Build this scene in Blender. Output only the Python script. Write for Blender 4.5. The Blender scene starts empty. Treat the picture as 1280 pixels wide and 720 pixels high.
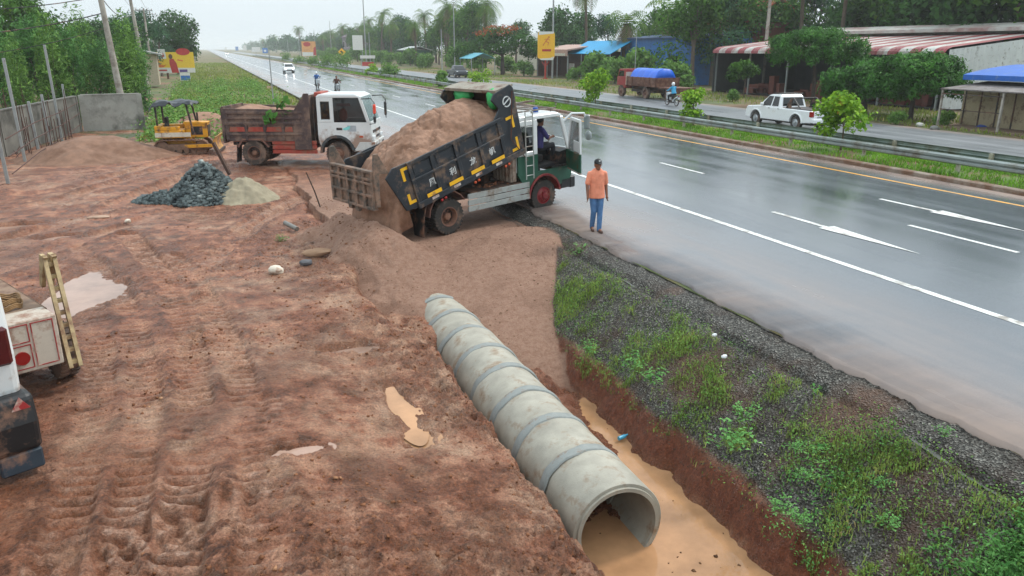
import bpy, bmesh, math, random
import numpy as np
from mathutils import Vector, Matrix
S=bpy.context.scene; COL=S.collection
RNG=random.Random(7); R=math.radians
# ---------------------------------------------------------------- camera
FPX=950.; HC=4.1; VPX,VPY=254.,60.
th=math.atan((360-VPY)/FPX)
AZ=Vector((0,math.cos(th),math.sin(th)))
AY=Vector((VPX-640,360-VPY,-FPX)).normalized()
AX=AY.cross(AZ)
cd=bpy.data.cameras.new('camera'); cam=bpy.data.objects.new('camera',cd); COL.objects.link(cam)
cd.sensor_width=36; cd.lens=FPX/1280*36; cd.clip_end=6000; cd.clip_start=.1
cam.matrix_world=Matrix(((AX[0],AX[1],AX[2],0),(AY[0],AY[1],AY[2],0),(AZ[0],AZ[1],AZ[2],HC),(0,0,0,1)))
S.camera=cam
def at(px,py,z=0.):
    """where the sight line through a photo pixel meets the level z"""
    d=Vector((px-640,360-py,-FPX)); r=Vector((d.dot(AX),d.dot(AY),d.dot(AZ))); t=(z-HC)/r.z
    return Vector((r.x*t,r.y*t,z))
def at_y(px,y):
    """x of a pixel column (near the horizon) at distance y along the road"""
    d=Vector((px-640,360-VPY,-FPX)); r=Vector((d.dot(AX),d.dot(AY),d.dot(AZ))); return r.x/r.y*y
def at_x(px,x):
    d=Vector((px-640,360-VPY,-FPX)); r=Vector((d.dot(AX),d.dot(AY),d.dot(AZ))); return r.y/r.x*x
S.view_settings.view_transform='Standard'; S.view_settings.look='None'
S.view_settings.exposure=.5; S.view_settings.gamma=1; S.view_settings.use_curve_mapping=False
# ---------------------------------------------------------------- world
W=bpy.data.worlds.new('World'); S.world=W; W.use_nodes=True
nt=W.node_tree; N=nt.nodes; L=nt.links; N.clear()
sky=N.new('ShaderNodeTexSky'); sky.sky_type='NISHITA'; sky.sun_disc=False
sky.sun_elevation=R(50); sky.sun_rotation=R(78); sky.dust_density=4; sky.air_density=1.2
hs=N.new('ShaderNodeHueSaturation'); hs.inputs['Saturation'].default_value=.7
tc=N.new('ShaderNodeTexCoord'); mp=N.new('ShaderNodeMapping'); mp.inputs['Scale'].default_value=(1,1,3.2)
nz=N.new('ShaderNodeTexNoise'); nz.inputs['Scale'].default_value=1.6; nz.inputs['Detail'].default_value=5; nz.inputs['Roughness'].default_value=.5
cr=N.new('ShaderNodeValToRGB'); cr.color_ramp.elements[0].position=.3; cr.color_ramp.elements[1].position=.72
cr.color_ramp.elements[0].color=(6.4,7.5,8.15,1); cr.color_ramp.elements[1].color=(8.0,8.8,9.2,1)
mx=N.new('ShaderNodeMix'); mx.data_type='RGBA'; mx.inputs[0].default_value=.85
sz=N.new('ShaderNodeSeparateXYZ'); L.new(tc.outputs['Generated'],sz.inputs[0])
zr_=N.new('ShaderNodeMapRange'); zr_.inputs[1].default_value=0.; zr_.inputs[2].default_value=.85; zr_.inputs[3].default_value=.84; zr_.inputs[4].default_value=1.62; L.new(sz.outputs['Z'],zr_.inputs[0])
vs_=N.new('ShaderNodeVectorMath'); vs_.operation='SCALE'; L.new(cr.outputs[0],vs_.inputs[0]); L.new(zr_.outputs[0],vs_.inputs['Scale'])
bg=N.new('ShaderNodeBackground'); bg.inputs['Strength'].default_value=.1; out=N.new('ShaderNodeOutputWorld')
L.new(sky.outputs[0],hs.inputs['Color']); L.new(tc.outputs['Generated'],mp.inputs[0]); L.new(mp.outputs[0],nz.inputs['Vector'])
L.new(nz.outputs['Fac'],cr.inputs[0]); L.new(hs.outputs[0],mx.inputs[6]); L.new(vs_.outputs[0],mx.inputs[7])
L.new(mx.outputs[2],bg.inputs[0]); L.new(bg.outputs[0],out.inputs[0])
ld=bpy.data.lights.new('sun','SUN'); ld.energy=1.5; ld.angle=R(10); ld.color=(1,.96,.9)
lo=bpy.data.objects.new('sun',ld); COL.objects.link(lo)
_az=R(78); _el=R(50)
_s=Vector((math.sin(_az)*math.cos(_el),math.cos(_az)*math.cos(_el),math.sin(_el)))
lo.rotation_euler=_s.to_track_quat('Z','Y').to_euler()
S.cycles.max_bounces=6; S.cycles.transparent_max_bounces=8; S.cycles.volume_bounces=4
S.cycles.sample_clamp_indirect=4
# ---------------------------------------------------------------- materials
def srgb(h):
    if isinstance(h,str):
        h=h.lstrip('#'); c=[int(h[i:i+2],16)/255 for i in (0,2,4)]
        return tuple(((v+.055)/1.055)**2.4 if v>.04 else v/12.92 for v in c)
    return h
_M={}
def mat(name,col,rough=.5,metal=0.,var=.12,vs=6.,dirt=None,damt=0.,ds=3.,bump=0.,bs=40.,spec=.5,coat=0.,emit=0.,alpha=None,trans=0.,dirtz=None):
    """procedural paint / metal / cloth: base colour broken up by noise, with mud splashes of their own shape"""
    if name in _M: return _M[name]
    m=bpy.data.materials.new(name); m.use_nodes=True; n=m.node_tree.nodes; l=m.node_tree.links
    b=n['Principled BSDF']; c=srgb(col)
    t=n.new('ShaderNodeTexCoord')
    z=n.new('ShaderNodeTexNoise'); z.inputs['Scale'].default_value=vs; z.inputs['Detail'].default_value=5; z.inputs['Roughness'].default_value=.6
    l.new(t.outputs['Object'],z.inputs['Vector'])
    mr=n.new('ShaderNodeMapRange'); mr.inputs[1].default_value=.3; mr.inputs[2].default_value=.7; mr.inputs[3].default_value=1-var; mr.inputs[4].default_value=1+var
    l.new(z.outputs['Fac'],mr.inputs[0])
    v=n.new('ShaderNodeVectorMath'); v.operation='SCALE'; v.inputs[0].default_value=c; l.new(mr.outputs[0],v.inputs['Scale'])
    col_out=v.outputs[0]; b.inputs['Roughness'].default_value=rough
    if damt>0:
        z2=n.new('ShaderNodeTexNoise'); z2.inputs['Scale'].default_value=ds; z2.inputs['Detail'].default_value=8; z2.inputs['Roughness'].default_value=.68
        l.new(t.outputs['Object'],z2.inputs['Vector'])
        src=z2.outputs['Fac']
        if dirtz:
            sx=n.new('ShaderNodeSeparateXYZ'); l.new(t.outputs['Object'],sx.inputs[0])
            mz=n.new('ShaderNodeMapRange'); mz.inputs[1].default_value=dirtz[0]; mz.inputs[2].default_value=dirtz[1]; mz.inputs[3].default_value=.3; mz.inputs[4].default_value=-.15
            l.new(sx.outputs['Z'],mz.inputs[0]); ad=n.new('ShaderNodeMath'); l.new(src,ad.inputs[0]); l.new(mz.outputs[0],ad.inputs[1]); src=ad.outputs[0]
        m2=n.new('ShaderNodeMapRange'); m2.inputs[1].default_value=.62-damt*.35; m2.inputs[2].default_value=.74-damt*.25; l.new(src,m2.inputs[0])
        mxx=n.new('ShaderNodeMix'); mxx.data_type='RGBA'; l.new(m2.outputs[0],mxx.inputs[0]); l.new(col_out,mxx.inputs[6]); mxx.inputs[7].default_value=(*srgb(dirt or '#7a5542'),1)
        col_out=mxx.outputs[2]
        rr=n.new('ShaderNodeMapRange'); rr.inputs[3].default_value=rough; rr.inputs[4].default_value=max(.75,rough); l.new(m2.outputs[0],rr.inputs[0]); l.new(rr.outputs[0],b.inputs['Roughness'])
    l.new(col_out,b.inputs['Base Color'])
    b.inputs['Metallic'].default_value=metal; b.inputs['Specular IOR Level'].default_value=spec
    b.inputs['Coat Weight'].default_value=coat; b.inputs['Coat Roughness'].default_value=.1
    if emit: b.inputs['Emission Color'].default_value=(*c,1); b.inputs['Emission Strength'].default_value=emit
    if alpha is not None: b.inputs['Alpha'].default_value=alpha
    if trans: b.inputs['Transmission Weight'].default_value=trans
    if bump:
        z3=n.new('ShaderNodeTexNoise'); z3.inputs['Scale'].default_value=bs; z3.inputs['Detail'].default_value=4; l.new(t.outputs['Object'],z3.inputs['Vector'])
        bp=n.new('ShaderNodeBump'); bp.inputs['Strength'].default_value=bump; bp.inputs['Distance'].default_value=.02; l.new(z3.outputs['Fac'],bp.inputs['Height']); l.new(bp.outputs[0],b.inputs['Normal'])
    _M[name]=m; return m
def leafmat(name,c0,c1,c2=None,tr=.25,vs=.6):
    if name in _M: return _M[name]
    m=bpy.data.materials.new(name); m.use_nodes=True; n=m.node_tree.nodes; l=m.node_tree.links; n.clear()
    g=n.new('ShaderNodeNewGeometry'); t=n.new('ShaderNodeTexCoord')
    z=n.new('ShaderNodeTexNoise'); z.inputs['Scale'].default_value=vs; z.inputs['Detail'].default_value=3; l.new(t.outputs['Object'],z.inputs['Vector'])
    a=n.new('ShaderNodeMath'); a.operation='MULTIPLY_ADD'; a.inputs[1].default_value=.42; l.new(g.outputs['Random Per Island'],a.inputs[0])
    a2=n.new('ShaderNodeMapRange'); a2.inputs[1].default_value=.3; a2.inputs[2].default_value=.7; a2.inputs[3].default_value=0; a2.inputs[4].default_value=.62; l.new(z.outputs['Fac'],a2.inputs[0]); l.new(a2.outputs[0],a.inputs[2])
    r=n.new('ShaderNodeValToRGB'); r.color_ramp.elements[0].color=(*srgb(c0),1); r.color_ramp.elements[1].color=(*srgb(c1),1); r.color_ramp.elements[0].position=.1; r.color_ramp.elements[1].position=.85
    if c2:
        e=r.color_ramp.elements.new(.97); e.color=(*srgb(c2),1)
    l.new(a.outputs[0],r.inputs[0])
    d=n.new('ShaderNodeBsdfPrincipled'); d.inputs['Roughness'].default_value=.6; d.inputs['Specular IOR Level'].default_value=.1; l.new(r.outputs[0],d.inputs['Base Color'])
    tl=n.new('ShaderNodeBsdfTranslucent'); l.new(r.outputs[0],tl.inputs[0])
    ms=n.new('ShaderNodeMixShader'); ms.inputs[0].default_value=tr; l.new(d.outputs[0],ms.inputs[1]); l.new(tl.outputs[0],ms.inputs[2])
    o=n.new('ShaderNodeOutputMaterial'); l.new(ms.outputs[0],o.inputs[0]); _M[name]=m; return m
# ---------------------------------------------------------------- mesh builder
class MB:
    def __init__(s): s.v=[]; s.f=[]; s.M=Matrix.Identity(4)
    def add(s,vs,fs):
        o=len(s.v); s.v+=[tuple(s.M@Vector(p)) for p in vs]; s.f+=[tuple(i+o for i in f) for f in fs]; return s
    def box(s,x0,x1,y0,y1,z0,z1):
        return s.add([(x0,y0,z0),(x1,y0,z0),(x1,y1,z0),(x0,y1,z0),(x0,y0,z1),(x1,y0,z1),(x1,y1,z1),(x0,y1,z1)],
            [(0,3,2,1),(4,5,6,7),(0,1,5,4),(1,2,6,5),(2,3,7,6),(3,0,4,7)])
    def bar(s,a,b,w,h=None,up=(0,0,1)):
        a=Vector(a); b=Vector(b); d=(b-a).normalized(); h=h or w; u=Vector(up)
        if abs(d.dot(u))>.98: u=Vector((1,0,0))
        sd=d.cross(u).normalized(); u=sd.cross(d)
        P=[]
        for q in (a,b):
            for i,j in ((-1,-1),(1,-1),(1,1),(-1,1)): P.append(q+sd*w/2*i+u*h/2*j)
        return s.add(P,[(3,2,1,0),(4,5,6,7),(0,1,5,4),(1,2,6,5),(2,3,7,6),(3,0,4,7)])
    def prism(s,poly,ax,a,b):
        """polygon in the plane across axis ax, extruded from a to b"""
        n=len(poly)
        def p(q,t): return {'x':(t,q[0],q[1]),'y':(q[0],t,q[1]),'z':(q[0],q[1],t)}[ax]
        vs=[p(q,a) for q in poly]+[p(q,b) for q in poly]
        fs=[tuple(range(n))[::-1],tuple(range(n,2*n))]+[(i,(i+1)%n,n+(i+1)%n,n+i) for i in range(n)]
        return s.add(vs,fs)
    def tube(s,pts,r,n=8,cap=True):
        pts=[Vector(p) for p in pts]; k=len(pts); rs=r if isinstance(r,(list,tuple)) else [r]*k
        vs=[]; pu=None
        for i,p in enumerate(pts):
            d=(pts[min(i+1,k-1)]-pts[max(i-1,0)])
            d=d.normalized() if d.length>1e-9 else Vector((0,0,1))
            if pu is None:
                pu=Vector((0,0,1)) if abs(d.z)<.9 else Vector((1,0,0))
            u=(pu-d*pu.dot(d)).normalized(); w=d.cross(u); pu=u
            for j in range(n):
                a=2*math.pi*j/n; vs.append(p+(u*math.cos(a)+w*math.sin(a))*rs[i])
        fs=[(i*n+j,i*n+(j+1)%n,(i+1)*n+(j+1)%n,(i+1)*n+j) for i in range(k-1) for j in range(n)]
        if cap: fs+=[tuple(range(n))[::-1],tuple(range((k-1)*n,k*n))]
        return s.add(vs,fs)
    def lathe(s,prof,o,ax='y',n=24,closed=False,caps=True):
        """profile of (radius, height) turned round an axis through o"""
        vs=[]; k=len(prof); o=Vector(o)
        for (r,h) in prof:
            for j in range(n):
                a=2*math.pi*j/n; c,d=r*math.cos(a),r*math.sin(a)
                vs.append(o+Vector({'y':(c,h,d),'z':(c,d,h),'x':(h,c,d)}[ax]))
        K=k if closed else k-1
        fs=[(i*n+j,i*n+(j+1)%n,((i+1)%k)*n+(j+1)%n,((i+1)%k)*n+j) for i in range(K) for j in range(n)]
        if not closed and caps: fs+=[tuple(range(n))[::-1],tuple(range((k-1)*n,k*n))]
        return s.add(vs,fs)
    def ball(s,c,r,n=12,m=8):
        c=Vector(c); r=r if isinstance(r,(tuple,list)) else (r,r,r)
        vs=[c+Vector((0,0,-r[2]))]; 
        for i in range(1,m):
            a=math.pi*i/m
            for j in range(n):
                b=2*math.pi*j/n; vs.append(c+Vector((r[0]*math.sin(a)*math.cos(b),r[1]*math.sin(a)*math.sin(b),-r[2]*math.cos(a))))
        vs.append(c+Vector((0,0,r[2])))
        fs=[(0,1+(j+1)%n,1+j) for j in range(n)]
        for i in range(m-2):
            for j in range(n): fs.append((1+i*n+j,1+i*n+(j+1)%n,1+(i+1)*n+(j+1)%n,1+(i+1)*n+j))
        t=1+(m-1)*n; q=1+(m-2)*n
        fs+=[(q+j,q+(j+1)%n,t) for j in range(n)]
        return s.add(vs,fs)
    def build(s,name,m,parent=None,smooth=False,bevel=0.,seg=1,fixn=True):
        me=bpy.data.meshes.new(name); me.from_pydata(s.v,[],s.f); me.update()
        if fixn:
            bm=bmesh.new(); bm.from_mesh(me); bmesh.ops.recalc_face_normals(bm,faces=bm.faces); bm.to_mesh(me); bm.free()
        me.materials.append(m)
        o=bpy.data.objects.new(name,me); COL.objects.link(o)
        if smooth:
            me.polygons.foreach_set('use_smooth',[True]*len(me.polygons))
            md=o.modifiers.new('split','EDGE_SPLIT'); md.split_angle=R(40)
        if bevel:
            md=o.modifiers.new('bevel','BEVEL'); md.width=bevel; md.segments=seg; md.limit_method='ANGLE'; md.angle_limit=R(35)
        if parent: o.parent=parent
        return o
def tag(o,label=None,cat=None,group=None,kind=None):
    if label: o['label']=label
    if cat: o['category']=cat
    if group: o['group']=group
    if kind: o['kind']=kind
    return o
def thing(name,loc,label,cat,rz=0.,group=None,rot=None):
    o=bpy.data.objects.new(name,None); COL.objects.link(o); o.location=loc
    o.rotation_euler=rot if rot else (0,0,rz); o.empty_display_size=.2
    return tag(o,label,cat,group)
def kids(o): return [c for c in bpy.data.objects if c.parent==o]
def copy_tree(o,parent=None,ch=None):
    c=o.copy(); COL.objects.link(c)
    if parent: c.parent=parent
    for k in list(o.children): copy_tree(k,c)
    return c
def npmesh(name,V,F,m,smooth=False,parent=None):
    """mesh from numpy arrays; F is (n,3) or (n,4)"""
    me=bpy.data.meshes.new(name); V=np.asarray(V,np.float32); F=np.asarray(F,np.int32); k=F.shape[1]
    me.vertices.add(len(V)); me.vertices.foreach_set('co',V.ravel())
    me.loops.add(F.size); me.loops.foreach_set('vertex_index',F.ravel())
    me.polygons.add(len(F)); me.polygons.foreach_set('loop_start',np.arange(0,F.size,k,dtype=np.int32))
    if smooth: me.polygons.foreach_set('use_smooth',np.ones(len(F),bool))
    me.update(calc_edges=True); me.validate()
    me.materials.append(m); o=bpy.data.objects.new(name,me); COL.objects.link(o)
    if parent: o.parent=parent
    return o
def text_mesh(name,txt,size,m,parent,M,depth=.004):
    """flat lettering, put in place by the matrix M"""
    cu=bpy.data.curves.new(name,'FONT'); cu.body=txt; cu.size=size; cu.align_x='CENTER'; cu.align_y='CENTER'; cu.extrude=depth; cu.offset=size*.012
    t=bpy.data.objects.new(name,cu); COL.objects.link(t)
    dg=bpy.context.evaluated_depsgraph_get(); me=bpy.data.meshes.new_from_object(t.evaluated_get(dg))
    bpy.data.objects.remove(t); me.transform(M); me.materials.clear(); me.materials.append(m)
    o=bpy.data.objects.new(name,me); COL.objects.link(o)
    if parent: o.parent=parent
    return o
# ---------------------------------------------------------------- noise on arrays
def _h(ix,iy,s):
    h=(ix.astype(np.int64)*374761393+iy.astype(np.int64)*668265263+s*1442695041)&0xffffffff
    h=((h^(h>>13))*1274126177)&0xffffffff; return ((h^(h>>16))&0xffff)/65535.
def vn(x,y,s=0):
    ix=np.floor(x); iy=np.floor(y); fx=x-ix; fy=y-iy
    fx=fx*fx*fx*(fx*(fx*6-15)+10); fy=fy*fy*fy*(fy*(fy*6-15)+10)
    a=_h(ix,iy,s); b=_h(ix+1,iy,s); c=_h(ix,iy+1,s); d=_h(ix+1,iy+1,s)
    return (a+(b-a)*fx)*(1-fy)+(c+(d-c)*fx)*fy
def fbm(x,y,s=0,o=4,g=.5):
    t=np.zeros_like(x,dtype=float); a=1.; n=0.; 
    for i in range(o):
        c,d=math.cos(.6*i+.3),math.sin(.6*i+.3); f=2.03**i
        t+=a*(vn((c*x-d*y)*f+17.1*i,(d*x+c*y)*f+9.7*i,s+i)-.5)*2; n+=a; a*=g
    return t/n
def sst(a,b,x):
    t=np.clip((x-a)/(b-a),0,1); return t*t*(3-2*t)
# ================================================================ terrain
RUTS=[]
def rut(px,w=.22,d=.07,lug=.016,z=-.42,step=.17):
    P=[at(a,b,z) for a,b in px]; Q=[]
    for i in range(len(P)-1):              # smooth the path
        p0=P[max(i-1,0)];p1=P[i];p2=P[i+1];p3=P[min(i+2,len(P)-1)]
        for k in range(6):
            t=k/6; Q.append(.5*((2*p1)+(p2-p0)*t+(2*p0-5*p1+4*p2-p3)*t*t+(3*p1-p0-3*p2+p3)*t**3))
    Q.append(P[-1]); RUTS.append((np.array([(q.x,q.y) for q in Q]),w,d,lug,step))
rut([(215,730),(230,640),(243,560),(244,480),(230,400),(205,345),(160,295)],.24,.075,.034,step=.2)
rut([(325,730),(332,640),(318,540),(292,450),(258,380),(215,320)],.24,.075,.034,step=.2)
rut([(140,730),(168,610),(182,510),(170,420),(140,355),(95,310)],.22,.07,.03,step=.2)
rut([(60,730),(95,620),(118,520),(125,440),(112,380)],.22,.06,.026,step=.2)
rut([(20,735),(150,690),(235,650),(330,625)],.3,.06,.03,step=.24)
rut([(-20,305),(90,278),(190,240),(285,208)],.3,.1,.012)
rut([(-20,345),(110,300),(230,258),(330,222)],.3,.09,.012)
rut([(-30,270),(80,250),(180,222),(270,198)],.3,.1,.012)
rut([(130,262),(230,225),(330,205),(440,208)],.28,.08,.01)
rut([(90,240),(190,212),(270,196),(380,206)],.28,.08,.01)
rut([(300,300),(360,258),(430,235),(470,225)],.24,.07,.012)
rut([(260,330),(330,268),(400,236)],.24,.07,.012)
rut([(440,730),(420,640),(380,560),(330,500)],.2,.05,.018)
PUD=[(at(100,372,-.5),.62,1.5,-.47),(at(20,286,-.5),.9,.42,-.49),(at(500,508,-.75),.15,.7,-.74),(at(521,550,-.75),.2,.22,-.76),(at(372,566,-.45),.26,.13,-.45),(at(12,380,-.5),.2,.3,-.47),(at(440,440,-.6),.5,.16,-.60),(at(75,300,-.5),.5,.3,-.47)]
WATER_Z=-1.74
def worley(x,y,s):
    ix=np.floor(x); iy=np.floor(y); d=np.full(x.shape,9.)
    for a in (-1,0,1):
        for b_ in (-1,0,1):
            cx=ix+a; cy=iy+b_; d=np.minimum(d,np.hypot(cx+_h(cx,cy,s)-x,cy+_h(cx,cy,s+7)-y))
    return d
def edge_r(y): return 5.84+.17*fbm(y*.45,y*0+3.3,5,3)+.10*fbm(y*1.7,y*0+1.3,6,3)     # top of the ditch wall on the road side
def height(x,y,fine=True):
    x=np.asarray(x,float); y=np.asarray(y,float)
    n1=fbm(x*.35,y*.35,11,4); n2=fbm(x*1.3,y*1.3,12,4); er=edge_r(y)
    # work site with its clay bank falling towards the pipe
    bank=2.45+.35*fbm(y*.55,y*0+1.7,8,4)
    w=-.40+.07*n1+np.clip(y-30,0,30)*.004
    w=w-.34*sst(.2,2.4,x)*sst(14,9,y)
    far=sst(12,13.4,y)
    zb=np.where(x<3.05+.12*n2, w-.2*sst(2.1,3.3,x), -1.0)
    zb=zb+(-.9)*sst(3.12,3.62,x+.17*n2+.1*fbm(x*4,y*4,19,3))*(1-far)
    zs=w-.62*sst(bank-.15,bank+.45,x+.16*fbm(x*2.5,y*2.5,21,4))
    zl=zb*(1-far)+zs*far
    floor=-1.80-.06*sst(5.1,5.35,x)+.10*fbm(x*1.2,y*.9,31,4)+.13*sst(7.6,9.5,y)*fbm(x*2.2,y*2.2,33,4)+.16*sst(5.2,4.5,x+.3*fbm(x*0,y*.8,34,3))*sst(7.2,8.6,y)+.085*sst(7.6,9.6,y)*sst(5.6,5.1,x)+.03*sst(8,10,y)
    slump=np.clip(fbm(x*.4,y*.6,42,3)+.1,0,1); wall=-1.88+.62*np.clip((x+.16*fbm(x*2.4,y*2.4,41,4)-er+.34+.16*slump)/(.36+.16*slump),0,1)**.8+.05*fbm(x*7,y*7,43,3)
    emb=-1.26+1.12*np.clip((x-er)/(7.25-er),0,1)**.85
    groove=-.11*np.exp(-((x-7.2-.07*fbm(y*.7,y*0,51,3))/.09)**2)
    emb=emb+groove+.05*sst(7.3,7.6,x)
    z=np.where(x<3.62,zl,np.where(x<er-.75,floor,np.where(x<er,np.maximum(wall,floor),np.maximum(emb,np.where(x<er+.12,wall,-9)))))
    z=np.maximum(z,np.where(x<4.2,np.minimum(zl,floor+.9*sst(4.2,3.4,x)),-9))
    # sand tipped into the ditch
    s=16.7-y+.36*np.clip(x-4.4,0,9)+.75*np.clip(3.5-x,0,9)+.18*fbm(x*.8,y*.8,61,3)+.55*fbm(x*.9,y*.55,67,4)*sst(4.6,5.8,x)
    m=-.26-.26*np.clip(s,0,2.45)-.58*np.clip(s-2.45,0,9)+.03*fbm(x*2.2,y*2.2,62,4)
    m=np.where(s<0,-.26+.05*n2,m)
    px_,py_=x-3.3,y-16.95; tt=np.clip((px_*-.6+py_*1.85)/(.36+3.4225),0,1); dc=np.hypot(px_+.6*tt,py_-1.85*tt); cone=.22-.56*dc*(1+.3*fbm(x*1.2,y*1.2,66,2))+.1*fbm(x*3,y*3,63,4)
    ridge=np.hypot((x-6.7)*.8,y-16.4); m=np.maximum(m,-.12-.35*np.clip(ridge-.7,0,9))
    flat=-.24+.06*n1
    m=np.where(x<bank,-9,m); m=np.maximum(m,cone); m=np.where(y>20.5,np.where(x>bank,flat-.35*sst(23,20.5,y)*0,-9),m)
    m=np.where((x>7.35),np.minimum(m,-.06),m)
    sand=sst(-.02,.05,m-z)*np.where(y>24,sst(30,22,y),1.)
    z=np.maximum(z,m)
    past=sst(24,33,y); grn=sst(39,45,y-1.2*np.clip(x-3,0,3)+1.5*fbm(x*.5,y*.5,65,3)); z=z*(1-past)+past*np.where(x<7.3,-.25+.07*n1,z)
    grav=sst(er-.02,er+.1,x+.05*n2)*(1-sand)*(1-past)
    red=sst(3.55,3.75,x)*sst(er+.05,er-.03,x)*(1-sand)*(1-past)*sst(-1.82,-1.55,z)*sst(4.9,5.3,x)
    if fine:
        rough=np.clip(.55+.8*fbm(x*.5,y*.5,71,3),.12,1.15)*(1-.72*sand)*(1-.35*grav)
        c=fbm(x*2.6,y*2.6,72,3); q=1-np.abs(fbm(x*6.5,y*6.5,73,3))*2
        bk=sst(1.0,2.4,x)*sst(3.7,3.2,x)*sst(20,17,y)
        w1=worley(x*3.1+.4*c,y*3.1,501); w2=worley(x*8+.5*q,y*8,502); cl=np.clip(fbm(x*.8,y*.8,503,3)*1.6+.55+.5*bk,0,1.3)
        w3=worley(x*19,y*19,504); z=z+rough*(.034*c+.022*(q-.5)*(1+1.5*bk)+.028*fbm(x*17,y*17,74,3)+cl*(.06*np.clip(.5-w1,0,1)*(1+bk)+.07*np.clip(.5-w2,0,1)+.05*np.clip(.5-w3,0,1)))+bk*.07*fbm(x*1.6,y*1.6,75,4)
        z=z+(1-sand)*(1-grav)*.05*np.clip(fbm(x*.9,y*.9,76,3),0,1)
        z=z+grav*(.018*fbm(x*7,y*7,77,3)+.012*fbm(x*24,y*24,78,2))
        wet=np.zeros_like(z); rm=np.zeros_like(z); churn=np.clip(cl*.62-.12,0,1)
        site=(1-sand)*(1-grav)*sst(3.0,2.2,x)
        for (P,w,d,lug,step) in RUTS:
            lo=P.min(0)-1; hi=P.max(0)+1
            k=np.where((x>lo[0])&(x<hi[0])&(y>lo[1])&(y<hi[1]))
            if not len(k[0]): continue
            xx=x[k];yy=y[k]; bd=np.full(xx.shape,9.); bs=np.zeros(xx.shape); sg=np.zeros(xx.shape); acc=0.
            for i in range(len(P)-1):
                a=P[i]; b=P[i+1]; dv=b-a; l=np.hypot(*dv)
                if l<1e-6: continue
                t=np.clip(((xx-a[0])*dv[0]+(yy-a[1])*dv[1])/l/l,0,1)
                ex=xx-a[0]-dv[0]*t; ey=yy-a[1]-dv[1]*t; dd=np.hypot(ex,ey)
                u=dd<bd; bd=np.where(u,dd,bd); bs=np.where(u,acc+t*l,bs); sg=np.where(u,np.sign(ex*dv[1]-ey*dv[0]),sg); acc+=l
            nn=fbm(xx*1.1,yy*1.1,81,3); ws=w*(1+.25*nn)
            ins=sst(ws*1.15,ws*.75,bd)*site[k]; lip=np.exp(-((bd-ws*1.5)/(ws*.4))**2)*site[k]
            fade=np.clip(.75+.9*fbm(xx*.7,yy*.7,82,3),.15,1.2)
            z0=z[k]; base=z0*(1-.6*ins)+.6*ins*(z0.mean()*0+z0-0.0)
            wv_=np.tanh(2.6*np.sin(bs/step*2*math.pi+sg*bd/w*1.3+.8*nn)); z[k]=base-ins*d*fade+lip*d*.38*fade+ins*lug*fade*wv_
            rm[k]=np.maximum(rm[k],ins*np.clip(fade,0,1)*(.62+.38*wv_)); churn[k]=np.clip(churn[k]*(1-.8*ins)+lip*.7*fade,0,1)
        for (c0,rx,ry,lv) in PUD:
            dd=np.hypot((x-c0.x)/rx,(y-c0.y)/ry)+.55*fbm(x*1.3/max(rx,.2),y*1.3/max(ry,.2),83,4)
            t=sst(1.5,.75,dd); z=z*(1-t)+t*(lv-.035+.045*sst(.8,1.25,dd)); wet=np.maximum(wet,sst(1.9,1.0,dd))
        wet=np.maximum(wet,.8*sst(-1.55,-1.72,z)); wet=np.maximum(wet,.75*sst(.12,.4,fbm(x*.5,y*.42,601,4)+.5*sst(.9,0.,np.hypot((x+1.95)/1.2,(y-8.2)/2.6)))*site*(1-.6*churn))
        pale=np.clip(sst(-.1,.5,fbm(x*.8,y*.8,91,4)+.4*bk+.35*sst(3.4,1.,np.hypot(x-1.6,(y-13.)*.55))-.1*sand)+.25*rm,0,1)
        return z,dict(sand=sand,grav=grav,red=red,wet=wet,pale=pale*(1-sand),rut=rm,past=grn,churn=churn*(1-sand)*(1-grav))
    return z
def hz(x,y): return float(height(np.array([float(x)]),np.array([float(y)]))[0][0])
xs=np.concatenate([np.arange(-18,-4.4,.12),np.arange(-4.4,7.86,.024)])
ys=[3.0]
while ys[-1]<62: ys.append(ys[-1]+max(.02,.02*(ys[-1]/8)**1.35))
ys=np.array(ys); GX,GY=np.meshgrid(xs,ys)
GZ,MK=height(GX,GY)
def gridfaces(ny,nx):
    i=np.arange(ny-1)[:,None]*nx+np.arange(nx-1)[None,:]
    return np.stack([i,i+1,i+nx+1,i+nx],-1).reshape(-1,4)
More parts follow.
